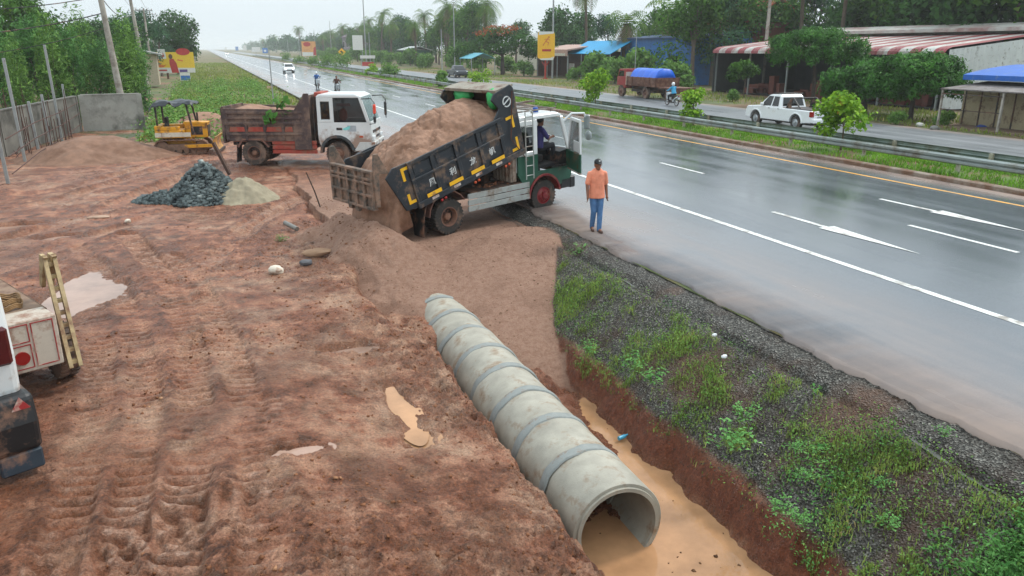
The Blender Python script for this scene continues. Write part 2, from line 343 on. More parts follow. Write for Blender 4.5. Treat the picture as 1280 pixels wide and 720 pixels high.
def ground_material():
    m=bpy.data.materials.new('wet clay and sand'); m.use_nodes=True; n=m.node_tree.nodes; l=m.node_tree.links; b=n['Principled BSDF']
    t=n.new('ShaderNodeTexCoord')
    def noise(s,d=6,r=.6,src=None):
        z=n.new('ShaderNodeTexNoise'); z.inputs['Scale'].default_value=s; z.inputs['Detail'].default_value=d; z.inputs['Roughness'].default_value=r
        l.new(src or t.outputs['Object'],z.inputs['Vector']); return z.outputs['Fac']
    def att(k): a=n.new('ShaderNodeAttribute'); a.attribute_name=k; return a.outputs['Fac']
    def mr(v,a,b_,c=0,d=1):
        q=n.new('ShaderNodeMapRange'); q.inputs[1].default_value=a;q.inputs[2].default_value=b_;q.inputs[3].default_value=c;q.inputs[4].default_value=d; l.new(v,q.inputs[0]); return q.outputs[0]
    def ramp(v,st):
        r=n.new('ShaderNodeValToRGB'); e=r.color_ramp.elements
        e[0].position,e[0].color=st[0][0],(*srgb(st[0][1]),1); e[1].position,e[1].color=st[-1][0],(*srgb(st[-1][1]),1)
        for p,c in st[1:-1]: q=e.new(p); q.color=(*srgb(c),1)
        l.new(v,r.inputs[0]); return r.outputs[0]
    def mix(f,a,c):
        x=n.new('ShaderNodeMix'); x.data_type='RGBA'
        if isinstance(f,float): x.inputs[0].default_value=f
        else: l.new(f,x.inputs[0])
        for s,v in ((6,a),(7,c)):
            if isinstance(v,str): x.inputs[s].default_value=(*srgb(v),1)
            else: l.new(v,x.inputs[s])
        return x.outputs[2]
    def mul(a,c):
        x=n.new('ShaderNodeMath'); x.operation='MULTIPLY'; l.new(a,x.inputs[0])
        if isinstance(c,float): x.inputs[1].default_value=c
        else: l.new(c,x.inputs[1])
        return x.outputs[0]
    big=noise(.7,7,.62); fine=noise(9,8,.7); mid=noise(2.3,9,.72)
    c=ramp(mid,[(.38,'#54301a'),(.46,'#824c31'),(.53,'#a0664a'),(.62,'#b98669')])
    c=mix(mul(att('pale'),mr(noise(1.9,7,.7),.42,.62)),c,'#bd967b')
    c=mix(mr(big,.5,.66,0,.65),c,'#5f351f')
    c=mix(mr(noise(1.3,8,.72),.54,.66,0,.5),c,'#ad8265')
    c=mix(mul(att('churn'),mr(noise(3.4,8,.76),.43,.53)),c,ramp(noise(11,6,.75),[(.36,'#3f200f'),(.5,'#673a20'),(.64,'#8a5638')]))
    c=mix(mul(att('rut'),mr(noise(1.6,6,.7),.34,.56,.1,.85)),c,ramp(noise(7,7,.7),[(.35,'#85583f'),(.5,'#b08268'),(.64,'#d0ad98')]))
    sandc=ramp(fine,[(.3,'#8c6651'),(.5,'#9f7a65'),(.7,'#b08c77')])
    sandc=mix(mr(noise(.9,5,.6),.5,.7,0,.6),sandc,'#7b5845')
    c=mix(att('sand'),c,sandc)
    c=mix(att('red'),c,ramp(fine,[(.3,'#5a2e1c'),(.55,'#7d452c'),(.75,'#965c40')]))
    vo=n.new('ShaderNodeTexVoronoi'); vo.inputs['Scale'].default_value=44; l.new(t.outputs['Object'],vo.inputs['Vector'])
    sp=n.new('ShaderNodeSeparateColor'); l.new(vo.outputs['Color'],sp.inputs[0])
    gc=ramp(sp.outputs[0],[(0,'#2f2c28'),(.5,'#56534c'),(.85,'#7f7c74'),(1,'#aaa79e')])
    gc=mix(mr(noise(1.1,6,.65),.5,.66,0,.85),gc,'#4b3426')
    gc=mix(mr(noise(.5,4,.6),.56,.68,0,.9),gc,'#7a5a47')
    c=mix(att('grav'),c,gc)
    c=mix(mul(att('past'),mr(noise(.55,5,.6),.42,.56)),c,'#43512a')
    c=mix(mul(att('wet'),.32),c,'#7a5038')
    # fines: darker specks and crumbs
    c=mix(mr(fine,.58,.72,0,.35),c,'#5d3a29')
    gv=n.new('ShaderNodeVectorMath'); gv.operation='SCALE'; l.new(c,gv.inputs[0]); gm=n.new('ShaderNodeMath'); gm.operation='MULTIPLY_ADD'; l.new(mr(noise(30,7,.82),.38,.62,-.38,.48),gm.inputs[0]); sm_=mr(att('sand'),0,1,1,.28); l.new(sm_,gm.inputs[1]); gm.inputs[2].default_value=1.; l.new(gm.outputs[0],gv.inputs['Scale']); c=gv.outputs[0]
    l.new(c,b.inputs['Base Color'])
    ro=mr(mid,.38,.62,.28,.66); wr=n.new('ShaderNodeMix'); l.new(att('wet'),wr.inputs[0]); l.new(ro,wr.inputs[2]); wr.inputs[3].default_value=.2
    ws=n.new('ShaderNodeMix'); l.new(att('sand'),ws.inputs[0]); l.new(wr.outputs[0],ws.inputs[2]); ws.inputs[3].default_value=.8
    l.new(ws.outputs[0],b.inputs['Roughness']); b.inputs['Specular IOR Level'].default_value=.5
    ad=n.new('ShaderNodeMath'); l.new(noise(38,6,.7),ad.inputs[0]); l.new(mul(mid,.7),ad.inputs[1])
    ad2=n.new('ShaderNodeMath'); l.new(ad.outputs[0],ad2.inputs[0]); l.new(mul(mul(vo.outputs['Distance'],att('grav')),1.5),ad2.inputs[1])
    bp=n.new('ShaderNodeBump'); bp.inputs['Strength'].default_value=1.; bp.inputs['Distance'].default_value=.075; l.new(ad2.outputs[0],bp.inputs['Height']); l.new(bp.outputs[0],b.inputs['Normal'])
    return m
M_GROUND=ground_material()
g=npmesh('work_site_terrain',np.stack([GX,GY,GZ],-1).reshape(-1,3),gridfaces(len(ys),len(xs)),M_GROUND,smooth=True)
for k,v in MK.items():
    a=g.data.attributes.new(k,'FLOAT','POINT'); a.data.foreach_set('value',v.ravel().astype(np.float32))
tag(g,'churned red-brown clay work site with wheel ruts, tipped sand and an open ditch','terrain',kind='structure')
# water
def watermat(name,col,rough=.04):
    m=mat(name,col,rough,var=.34,vs=1.1,bump=.05,bs=4.); m.node_tree.nodes['Principled BSDF'].inputs['IOR'].default_value=1.33; return m
M_DITCH=watermat('silty water','#a87f5c'); M_PUD=watermat('puddle water','#94796a')
b=MB(); b.add([(3.0,2.2,WATER_Z),(6.1,2.2,WATER_Z),(6.1,14.4,WATER_Z),(3.0,14.4,WATER_Z)],[(0,1,2,3)])
tag(b.build('ditch_water',M_DITCH),'still orange-brown silty water along the bottom of the ditch','water',kind='structure')
for (c0,rx,ry,lv) in PUD:
    b=MB(); n=40; b.add([(c0.x+rx*1.75*math.cos(i*math.tau/n),c0.y+ry*1.75*math.sin(i*math.tau/n),lv) for i in range(n)],[tuple(range(n))])
    tag(b.build('puddle_water',M_PUD if c0.x<2 else M_DITCH),'shallow muddy puddle','puddle',kind='structure')
# ================================================================ far ground, roads
def land_material():
    m=mat('grassland soil','#4f5a2c',.85,var=.35,vs=.35,dirt='#76573e',damt=.55,ds=.12,bump=.3,bs=3.); return m
M_LAND=land_material()
b=MB(); Z0=-.3
b.add([(-1500,-200,Z0),(-17.9,-200,Z0),(-17.9,2400,Z0),(-1500,2400,Z0)],[(0,1,2,3)])
b.add([(-17.9,61.8,Z0),(7.8,61.8,Z0),(7.8,2400,Z0),(-17.9,2400,Z0)],[(0,1,2,3)])
b.add([(21.9,-200,-.02),(1500,-200,-.02),(1500,2400,-.02),(21.9,2400,-.02)],[(0,1,2,3)])
b.add([(7.7,-200,-.07),(21.95,-200,-.07),(21.95,2400,-.07),(7.7,2400,-.07)],[(0,1,2,3)])
b.add([(-17.9,-200,-2.2),(7.75,-200,-2.2),(7.75,3.02,-2.2),(-17.9,3.02,-2.2)],[(0,1,2,3)])
tag(b.build('ground',M_LAND),'flat grassy land running to the horizon','ground',kind='structure')
def road_material(name,x0,x1,base='#575c62',dirty='#a08a7d',rmin=.045,rmax=.25,dirtside=True):
    m=bpy.data.materials.new(name); m.use_nodes=True; n=m.node_tree.nodes; l=m.node_tree.links; b=n['Principled BSDF']
    t=n.new('ShaderNodeTexCoord'); mp=n.new('ShaderNodeMapping'); mp.inputs['Scale'].default_value=(1,.09,1); l.new(t.outputs['Object'],mp.inputs[0])
    def noise(s,d,r,src):
        z=n.new('ShaderNodeTexNoise'); z.inputs['Scale'].default_value=s; z.inputs['Detail'].default_value=d; z.inputs['Roughness'].default_value=r; l.new(src,z.inputs['Vector']); return z.outputs['Fac']
    st=noise(1.1,5,.55,mp.outputs[0]); pt=noise(.28,6,.62,t.outputs['Object']); fn=noise(60,3,.6,t.outputs['Object'])
    def mr(v,a,b_,c,d):
        q=n.new('ShaderNodeMapRange'); q.inputs[1].default_value=a;q.inputs[2].default_value=b_;q.inputs[3].default_value=c;q.inputs[4].default_value=d; l.new(v,q.inputs[0]); return q.outputs[0]
    def mth(op,a,c):
        x=n.new('ShaderNodeMath'); x.operation=op
        for i,v in enumerate((a,c)):
            if isinstance(v,(int,float)): x.inputs[i].default_value=v
            else: l.new(v,x.inputs[i])
        return x.outputs[0]
    c=srgb(base); v=n.new('ShaderNodeVectorMath'); v.operation='SCALE'; v.inputs[0].default_value=c
    l.new(mth('MULTIPLY',mr(fn,.3,.7,.8,1.2),mr(st,.3,.7,.86,1.14)),v.inputs['Scale'])
    sx=n.new('ShaderNodeSeparateXYZ'); l.new(t.outputs['Object'],sx.inputs[0])
    edge=mr(sx.outputs['X'],x0,x0+3.4,1.0,0.)
    dm=mth('MULTIPLY',edge,mr(mth('ADD',mth('MULTIPLY',pt,.6),mth('MULTIPLY',st,.4)),.4,.62,.15,1.))
    e2=mr(sx.outputs['X'],x1-1.2,x1-.2,0,1.); dm=mth('MAXIMUM',dm,mth('MULTIPLY',e2,mr(pt,.3,.6,.4,1.)))
    x=n.new('ShaderNodeMix'); x.data_type='RGBA'; l.new(mth('MULTIPLY',dm,.95),x.inputs[0]); l.new(v.outputs[0],x.inputs[6]); x.inputs[7].default_value=(*srgb(dirty),1)
    l.new(x.outputs[2],b.inputs['Base Color'])
    ro=mr(mth('ADD',mth('MULTIPLY',st,.6),mth('MULTIPLY',pt,.4)),.36,.62,rmin,rmax)
    ro=mth('ADD',ro,mth('MULTIPLY',dm,.16)); l.new(ro,b.inputs['Roughness'])
    b.inputs['Specular IOR Level'].default_value=.5
    bp=n.new('ShaderNodeBump'); bp.inputs['Strength'].default_value=.12; bp.inputs['Distance'].default_value=.006; l.new(fn,bp.inputs['Height']); l.new(bp.outputs[0],b.inputs['Normal'])
    return m
M_ROAD=road_material('wet asphalt',7.6,21.8); M_SERV=road_material('damp asphalt',24.9,35.6,base='#6a6d70',rmin=.25,rmax=.5)
# main road: its worksite edge is broken
yy=np.concatenate([np.arange(-40,3,.5),np.arange(3,24,.05),np.arange(24,70,.4),np.array([80,120,200,400,900,2390])])
ex=7.72+.16*fbm(yy*.6,yy*0,101,4)+.06*fbm(yy*3.,yy*0,102,3)
ex=np.where(yy>30,7.4,ex)
V=[];F=[]
for i,(a,e) in enumerate(zip(yy,ex)):
    V+=[(e-.02,a,-.12),(e,a,0),(e+1.2,a,.012),(14.6,a,.05),(21.8,a,0)]
    if i: o=5*i; F+=[(o-5+k,o-4+k,o+1+k,o+k) for k in range(4)]
tag(npmesh('main_road',V,F,M_ROAD,smooth=False),'wide wet grey asphalt highway reflecting the sky','road',kind='structure')
def rz(x): return float(np.interp(x,[7.7,8.9,14.6,21.8],[0,.012,.05,0]))+.005
M_WHITE=mat('road paint white','#d9dad6',.35,var=.12,vs=3,dirt='#8d8780',damt=.35,ds=2.5)
M_YEL=mat('road paint yellow','#d99a2b',.4,var=.15,vs=3,dirt='#8d7a60',damt=.35,ds=2.)
def strip(b,x,w,y0,y1):
    n=max(1,int((y1-y0)/40))
    for i in range(n):
        a=y0+(y1-y0)*i/n; c=y0+(y1-y0)*(i+1)/n
        b.add([(x-w/2,a,rz(x-w/2)),(x+w/2,a,rz(x+w/2)),(x+w/2,c,rz(x+w/2)),(x-w/2,c,rz(x-w/2))],[(0,1,2,3)])
b=MB(); strip(b,11.34,.16,-30,900)
for k in range(-3,40): strip(b,15.33,.13,10.45+k*11.15,13.2+k*11.15)
for (x,t0,h0,tip) in ((13.33,15.65,13.5,11.1),(17.38,16.05,13.95,11.65)):
    e=rz(x)+.001
    b.add([(x-.07,h0,e),(x+.07,h0,e),(x+.07,t0,e),(x-.07,t0,e)],[(0,1,2,3)])
    b.add([(x-.24,h0+.25,e+.003),(x,tip,e+.003),(x+.24,h0+.25,e+.003)],[(0,1,2)])
for i in range(6):   # two worn hatched bars farther on
    pass
tag(b.build('road_marking',M_WHITE,fixn=False),'white lane lines and straight arrows on the wet road','road marking',kind='structure')
b=MB(); strip(b,20.25,.15,-30,900)
tag(b.build('road_marking',M_YEL,fixn=False),'continuous yellow line beside the median kerb','road marking',kind='structure')
# median: kerb, earth, grass
M_KERB=mat('kerb concrete','#85776a',.6,var=.2,vs=2,dirt='#6b4d38',damt=.7,ds=1.5)
b=MB(); b.prism([(21.75,-.1),(21.97,-.1),(21.97,.15),(21.80,.15),(21.75,.12)],'y',-40,900)
tag(b.build('median_kerb',M_KERB),'low brown-stained concrete kerb along the median','kerb',kind='structure')
b=MB(); b.prism([(21.972,-.1),(24.9,-.1),(24.9,.1),(24.4,.16),(23,.2),(21.972,.13)],'y',-40,900)
M_SOIL=mat('median soil','#566b2c',.9,var=.3,vs=.8,dirt='#6d4b36',damt=.5,ds=.5)
tag(b.build('median',M_SOIL),'grassed central median between the two roads','median',kind='structure')
b=MB(); b.add([(24.9,-60,.012),(35.4,-60,.012),(35.4,900,.012),(24.9,900,.012)],[(0,1,2,3)])
tag(b.build('service_road',M_SERV),'damp grey service road beyond the guard rails','road',kind='structure')
# ================================================================ concrete pipe rings
M_CONC=mat('pipe concrete','#9c978a',.62,var=.22,vs=2.6,dirt='#86705a',damt=.26,ds=3.2,bump=.25,bs=55.)
M_MORT=mat('joint mortar','#868a87',.7,var=.15,vs=8.,dirt='#77604c',damt=.2,ds=4.,bump=.4,bs=60.)
PX,PZ,PR=4.01,-1.397,.6
nth=['nearest concrete pipe ring, its open mouth over the brown water','second concrete pipe ring from the open mouth of the culvert','third concrete pipe ring from the open mouth of the culvert','fourth concrete pipe ring from the open mouth of the culvert','fifth concrete pipe ring from the open mouth of the culvert','sixth concrete pipe ring from the open mouth of the culvert','seventh concrete pipe ring from the open mouth, two from the sand','eighth concrete pipe ring from the open mouth, nearest the tipped sand','last concrete pipe ring, only its rim showing out of the tipped sand']
for i in range(9):
    y0=6.81+i*.955; t=thing('concrete_pipe',(PX,y0,PZ-PR),nth[i],'concrete pipe',group='concrete pipe rings laid in the ditch')
    t.rotation_euler=(R(RNG.uniform(-.5,.5)),R(RNG.uniform(-180,180)) if False else 0,R(RNG.uniform(-.6,.6))); t.location.x+=RNG.uniform(-.012,.012); spin=RNG.uniform(0,6.28)
    b=MB(); b.lathe([(.5,0),(.548,0),(.552,.028),(.592,.03),(.6,.04),(.6,.945),(.5,.945)],(0,0,PR),'y',56,closed=True); o=b.build('ring',M_CONC,t,smooth=True); o.data.transform(Matrix.Translation((0,0,-PR))); o.rotation_euler=(0,spin,0); o.location=(0,0,PR)
    if i: 
        b=MB(); n=56; prof=[(.598,-.085),(.617,-.07),(.626,0),(.617,.07),(.598,.09)]
        b.lathe(prof,(0,0,PR),'y',n,closed=True)
        b.v=[(x*(1+.004*math.sin(7*math.atan2(z-PR,x)+i)),y+.012*math.sin(5*math.atan2(z-PR,x)+2*i)+.008*math.sin(13*math.atan2(z-PR,x)),z) for x,y,z in b.v]
        b.build('mortar_band',M_MORT,t,smooth=True)

# rain water standing in the runnel along the shoulder
yv=np.arange(4.2,14.8,.06); wv=np.clip(-.01+.17*fbm(yv*.8,yv*0,55,4),0,.15); xc=7.2+.07*fbm(yv*.7,yv*0,51,3)
zc=height(xc,yv,False)+.012; V=[];F=[]
for i in range(len(yv)):
    V+=[(xc[i]-wv[i],yv[i],zc[i]),(xc[i]+wv[i],yv[i],zc[i])]
    if i and min(wv[i],wv[i-1])>.012: o=2*i; F.append((o-2,o-1,o+1,o))
tag(npmesh('runnel_water',V,F,watermat('clear rain water','#5a5a56',.05)),'thin trickle of rain water along the road shoulder','water',kind='structure')
# ================================================================ vehicles
MUD='#84604c'
M_TYRE=mat('tyre rubber','#302d2a',.75,var=.3,vs=4,dirt='#6a5447',damt=.36,ds=4)
M_TYREMUD=mat('muddy tyre rubber','#443a34',.85,var=.25,vs=4,dirt='#7d6455',damt=.52,ds=3.)
M_STEEL=mat('dark chassis steel','#2a2826',.6,var=.25,dirt='#6b4a38',damt=.5,ds=2.)
M_BLACK=mat('black plastic','#1c1d1f',.5,var=.2,dirt=MUD,damt=.3)
M_GLASS=mat('dark window glass','#11171a',.06,var=0.,spec=.6,alpha=.55)
M_GLASSC=mat('clear window glass','#a8c4c4',.04,var=0.,spec=.5,alpha=.28)
M_WHITEP=mat('white cab paint','#d8dbda',.3,var=.04,vs=2,dirt='#9b8273',damt=.22,ds=1.6,coat=.4,dirtz=(.6,1.7))
M_ORANGE=mat('orange lens','#b5461c',.35,var=.05)
M_RED=mat('red lens','#8c1414',.2,var=.05)
M_CHROME=mat('mirror chrome','#c5c8c8',.25,metal=.8,var=.05)
M_YELT=mat('yellow reflective tape','#eeb61d',.4,var=.05,dirt=MUD,damt=.15)
M_LIGHT=mat('headlamp glass','#d6dadb',.1,var=.05,coat=.6)
def wheel(parent,x,y,r,w,out,rim,tyre,z=None,name='wheel',lugs=30,deep=False,bolts=8,steer=0.):
    z=r if z is None else z; rr=r*.56; b=MB()
    b.lathe([(rr,-w/2),(r*.86,-w/2),(r*.95,-w*.46),(r*.965,-w*.3),(r*.965,w*.3),(r*.95,w*.46),(r*.86,w/2),(rr,w/2),(rr*.94,w*.3),(rr*.94,-w*.3)],(0,0,0),'y',40,closed=True)
    for k in range(lugs):
        a=math.tau*k/lugs; keep=b.M; 
        for s in (-1,1):
            b.M=Matrix.Rotation(a+(.06 if s>0 else 0),4,'Y'); b.box(-r*.055,r*.055,s*w*.27-w*.2,s*w*.27+w*.2,r*.955,r*1.0); 
            b.box(-r*.05,r*.05,s*w*.475-.012,s*w*.475+.012,r*.87,r*.985)
        b.M=keep
    o=b.build(name,tyre,parent); o.location=(x,y,z); o.rotation_euler=(0,RNG.uniform(0,.5),steer)
    b=MB(); d=out
    if deep:
        b.lathe([(rr*.99,d*w*.44),(rr*.99,d*w*.5),(rr*.9,d*w*.5),(rr*.86,d*w*.3),(rr*.8,d*w*.0),(rr*.78,-d*w*.2)],(0,0,0),'y',28,caps=False); bb=MB(); bb.lathe([(rr*.8,-d*w*.12),(rr*.8,-d*w*.1),(rr*.4,-d*w*.05)],(0,0,0),'y',24,caps=False); bb.build('rim_dish',M_STEEL,o); bb=MB(); bb.lathe([(rr*.42,-d*w*.1),(rr*.4,d*w*.2),(rr*.33,d*w*.3),(rr*.12,d*w*.34)],(0,0,0),'y',18); bb.build('hub',rim,o,smooth=True)  # dish in darker steel: painted-in shade that makes the recess read deep
        hb=-d*w*.08; rb=rr*.53
    else:
        b.lathe([(rr*.99,d*w*.3),(rr*.99,d*w*.47),(rr*.9,d*w*.47),(rr*.86,d*w*.36),(rr*.74,d*w*.42),(rr*.6,d*w*.56),(rr*.36,d*w*.58),(rr*.34,d*w*.75),(rr*.28,d*w*.8)],(0,0,0),'y',28)
        hb=d*w*.56; rb=rr*.5
    for k in range(bolts):
        a=math.tau*k/bolts; b.lathe([(.018,0),(.018,d*.035)],(rb*math.cos(a),hb,rb*math.sin(a)),'y',6)
    b.build('rim',rim,o,smooth=True); return o
def arch(cx,r,a0,a1,n=9,cz=.44): return [(cx+r*math.cos(R(a0+(a1-a0)*i/n)),cz+r*math.sin(R(a0+(a1-a0)*i/n))) for i in range(n+1)]
# ---------------------------------------------------------------- tipping truck
M_BEDK=mat('dark blue-grey bed paint','#232930',.45,var=.25,vs=2.5,dirt='#76604f',damt=.33,ds=2.6)
M_BEDI=mat('rusty bed steel','#5b3a2a',.75,var=.3,vs=3,dirt='#3a2a24',damt=.4)
M_GREEN=mat('green cab paint','#22503e',.35,var=.12,dirt=MUD,damt=.14,ds=2.)
M_REDRIM=mat('red rim paint','#7c1c22',.5,var=.2,dirt=MUD,damt=.3,ds=6.)
M_BROWNRIM=mat('muddy brown rim','#6b4a3e',.8,var=.25,vs=8,dirt=MUD,damt=.5)
M_ALU=mat('side guard metal','#a4a9a6',.42,metal=.35,var=.12,dirt='#84705f',damt=.3,ds=2.5)
M_FENDER=mat('rusty fender','#6c4a41',.75,var=.3,dirt=MUD,damt=.4)
M_CABMUD=mat('mud-crusted cab panel','#94877a',.8,var=.25,vs=5,dirt='#6d5344',damt=.55,ds=5)
M_SEAT=mat('dark seat vinyl','#26211f',.7,var=.2)
M_LETTER=mat('white lettering','#d6d9d8',.5,var=.1,dirt='#4c4a48',damt=.2,ds=12)
A=thing('dump_truck',(4.80,18.49,-.26),'dump truck with green and white cab tipping sand from its raised dark bed','dump truck',rot=(0,-R(2.4),R(20)))
rt=.44
wheel(A,0,-.93,rt,.25,-1,M_BROWNRIM,M_TYRE,deep=True); wheel(A,0,-.64,rt,.25,-1,M_BROWNRIM,M_TYRE,deep=True,lugs=30)
wheel(A,0,.93,rt,.25,1,M_BROWNRIM,M_TYRE,deep=True); wheel(A,0,.64,rt,.25,1,M_BROWNRIM,M_TYRE,deep=True)
wheel(A,3.2,-.9,rt*.96,.25,-1,M_REDRIM,M_TYRE,z=rt,steer=-.06); wheel(A,3.2,.9,rt*.96,.25,1,M_REDRIM,M_TYRE,z=rt,steer=-.06)
b=MB()
for s in (-.38,.38): b.box(-1.25,3.9,s-.04,s+.04,.62,.82)
for x in (-1.1,-.35,.4,1.1,1.8,2.5): b.box(x-.05,x+.05,-.34,.34,.66,.78)
b.tube([(0,-.8,rt),(0,.8,rt)],.08); b.ball((0,0,rt),(.22,.2,.22)); b.tube([(0,0,.5),(2.3,0,.62)],.05); b.tube([(3.2,-.8,rt),(3.2,.8,rt)],.06)
b.box(2.4,3.7,-.36,.36,.6,1.05); b.box(1.55,2.15,.42,.85,.45,.85)
for x in (-.5,-.2,.2,.5): b.box(x-.3,x+.3,-.5,-.42,.5,.56)
b.build('chassis',M_STEEL,A,bevel=.01)
b=MB(); b.tube([(1.5,0,.72),(1.15,0,1.15),(.8,0,1.42)],[.11,.09,.06],10); b.bar((.9,-.25,.75),(1.7,-.2,1.25),.1,.08); b.bar((.9,.25,.75),(1.7,.2,1.25),.1,.08); b.box(1.75,2.1,-.3,.3,.83,1.12); b.tube([(1.9,-.3,1.0),(2.3,-.42,.8)],.09,8)
b.build('hoist',M_STEEL,A,bevel=.008)
b=MB()
for k,(z0,z1) in enumerate(((.46,.6),(.615,.755),(.77,.91))):
    b.prism([(-1.1,z0),(-1.045-.015,z0+.02),(-1.045,z0+.07),(-1.06,z1-.015),(-1.1,z1)],'x',.58,2.62)
b.v=[(x,y-.0,z) for x,y,z in b.v]
o=b.build('side_guard',M_ALU,A,bevel=.004)
b=MB(); b.box(.6,2.6,1.05,1.09,.46,.91); b.build('side_guard',M_ALU,A)
b=MB(); b.box(.7,2.5,-1.04,.9,.90,.925); b.build('catwalk',M_STEEL,A)
b=MB()      # clods lying on the catwalk
for k in range(40): b.ball((RNG.uniform(1.2,2.4),RNG.uniform(-.95,-.5),.93),(RNG.uniform(.02,.07),RNG.uniform(.02,.06),RNG.uniform(.01,.04)),6,4)
tag(b.build('mud_clods',mat('dry mud','#7a4f38',.95,var=.3),A),kind='stuff')
b=MB()      # rear fender, over the near wheels and the far ones
for s in (-1,1):
    ys=sorted((s*.52,s*1.06)); P=arch(0,.56,30,178,8)+arch(0,.585,178,30,8); P=[(x,z+.06) for x,z in P]; b.prism(P,'y',*ys); b.build('fender',M_FENDER,A,bevel=.004); b=MB()
for s in (-1,1):
    b=MB(); n=6
    for i in range(n):
        f=i/n; x=-.62-.13*f-.05*math.sin(f*3); x2=-.62-.13*(f+1/n)-.05*math.sin((f+1/n)*3); z=.98-.92*f; z2=.98-.92*(f+1/n); w=.26-.06*f
        b.add([(x,s*.84-w,z),(x,s*.84+w,z),(x2,s*.84+w-.01,z2),(x2,s*.84-w+.01,z2),(x-.02,s*.84-w,z),(x-.02,s*.84+w,z),(x2-.02,s*.84+w-.01,z2),(x2-.02,s*.84-w+.01,z2)],[(0,1,2,3),(7,6,5,4),(0,4,5,1),(1,5,6,2),(3,2,6,7),(0,3,7,4)])
    b.build('mudflap',M_BLACK,A)
# the raised bed
TILT=14.5; HX,HZ=-1.2,.86
BM=Matrix.Translation((HX,0,HZ))@Matrix.Rotation(-R(TILT),4,'Y'); BL=3.82
b=MB(); b.M=BM; b.box(0,BL,-1.05,1.05,-.03,.03)
for y in (-.45,.45): b.box(.1,BL-.1,y-.06,y+.06,-.22,-.03)
for k in range(8): b.box(.2+k*.48,.28+k*.48,-1.03,1.03,-.13,-.03)
bed=b.build('bed_floor',M_STEEL,A,bevel=.006)
for s in (-1,1):
    y0,y1=sorted((s*1.02,s*1.07))
    b=MB(); b.M=BM
    b.box(.42,3.2,y0,y1,-.02,.98); b.prism([(-.02,-.06),(.42,-.12),(.42,1.0),(-.06,1.02),(-.3,.86)],'y',y0,y1)
    b.prism([(3.2,-.1),(BL,-.1),(BL+.04,1.0),(BL+.06,1.55),(BL-.02,1.66),(3.25,1.6),(3.12,1.48),(3.3,1.2),(3.05,.98),(3.2,.98)],'y',y0,y1)
    o0,o1=sorted((s*1.07,s*1.125))
    b.box(.3,3.25,o0,o1,.93,1.01); b.box(.3,3.25,o0,o1,.52,.58); b.box(.3,BL,o0,o1,-.14,.0)
    for u in (.36,1.0,1.72,2.44,3.14): b.box(u-.05,u+.05,*sorted((s*1.07,s*1.115)),.0,.95)
    for u in (.68,1.36,2.08,2.79): b.box(u-.24,u+.24,*sorted((s*1.07,s*1.085)),.64,.88)
    sd=b.build('bed_side',M_BEDK,A,bevel=.008)
    if s<0:
        for u,txt in ((.98,'風'),(1.62,'利'),(2.26,'龙'),(2.9,'帆')):
            text_mesh('lettering',txt,.2,M_LETTER,sd,BM@Matrix.Translation((u-.12,-1.076,.3))@Matrix.Rotation(R(90),4,'X')@Matrix.Rotation(R(0),4,'Z'))
        for u in (.82,1.5,2.2,2.88):
            b=MB(); b.M=BM; b.box(u-.23,u+.2,-1.134,-1.126,.02,.11); b.build('reflector_tape',M_YELT,sd)
            b=MB(); b.M=BM; b.box(u-.12,u+.08,-1.134,-1.126,-.075,-.015); b.build('reflector_tape',mat('white tape','#cfc9c0',.5,dirt=MUD,damt=.4),sd)
        for u in (.95,2.02,3.05):
            b=MB(); b.M=BM; b.ball((u,-1.12,-.2),(.04,.03,.035)); b.ball((u+.12,-1.12,-.19),(.04,.03,.035)); b.build('marker_lamp',M_ORANGE if u>.96 else M_RED,sd)
        L1=[((.12,.86,.34,.93),(.12,.62,.19,.86)),((.1,.05,.17,.3),(.17,.05,.3,.12)),((3.42,.86,3.66,.93),(3.59,.62,3.66,.86)),((3.59,.1,3.66,.36),(3.42,.03,3.66,.1))]
        for two in L1:
            b=MB(); b.M=BM
            for (a0,c0,a1,c1) in two: b.box(a0,a1,-1.08,-1.071,c0,c1)
            b.build('corner_tape',M_YELT,sd)
        # the round emblem: a broken ring crossed by a slanting bar
        b=MB(); E0=BM@Matrix.Translation((3.58,-1.075,1.3))
        b.M=E0
        for (a0,a1) in ((35,205),(215,385)):
            P=[(.135*math.cos(R(a0+8+(a1-a0-16)*i/14)),.135*math.sin(R(a0+8+(a1-a0-16)*i/14))) for i in range(15)]+[(.108*math.cos(R(a1-8-(a1-a0-16)*i/14)),.108*math.sin(R(a1-8-(a1-a0-16)*i/14))) for i in range(15)]
            b.prism(P,'y',-.006,.004)
        b.bar((-.115,-.001,-.045),(.115,-.001,.06),.03,.01,up=(0,1,0))
        b.build('emblem',M_LETTER,sd)
b=MB(); b.M=BM; b.box(BL-.04,BL,-1.02,1.02,.0,1.6); b.build('headboard',M_BEDI,A)
b=MB(); b.M=BM; b.prism([(BL-.5,1.585),(BL+.08,1.585),(BL+.08,1.64),(BL-.5,1.66)],'y',-1.05,1.05); b.build('headboard_lip',mat('worn light steel','#8d8577',.6,var=.25,dirt='#5b3a2a',damt=.4),A)
b=MB()      # two ropes from the bed to the cab
for (u,v,x,z) in ((BL-.02,1.5,2.55,1.5),): b.tube([tuple(BM@Vector((u,-1.1,v))),(2.0,-1.13,2.1),(x,-1.1,z)],.012,5)
b.build('tie_rope',mat('brown rope','#5a3528',.9),A)
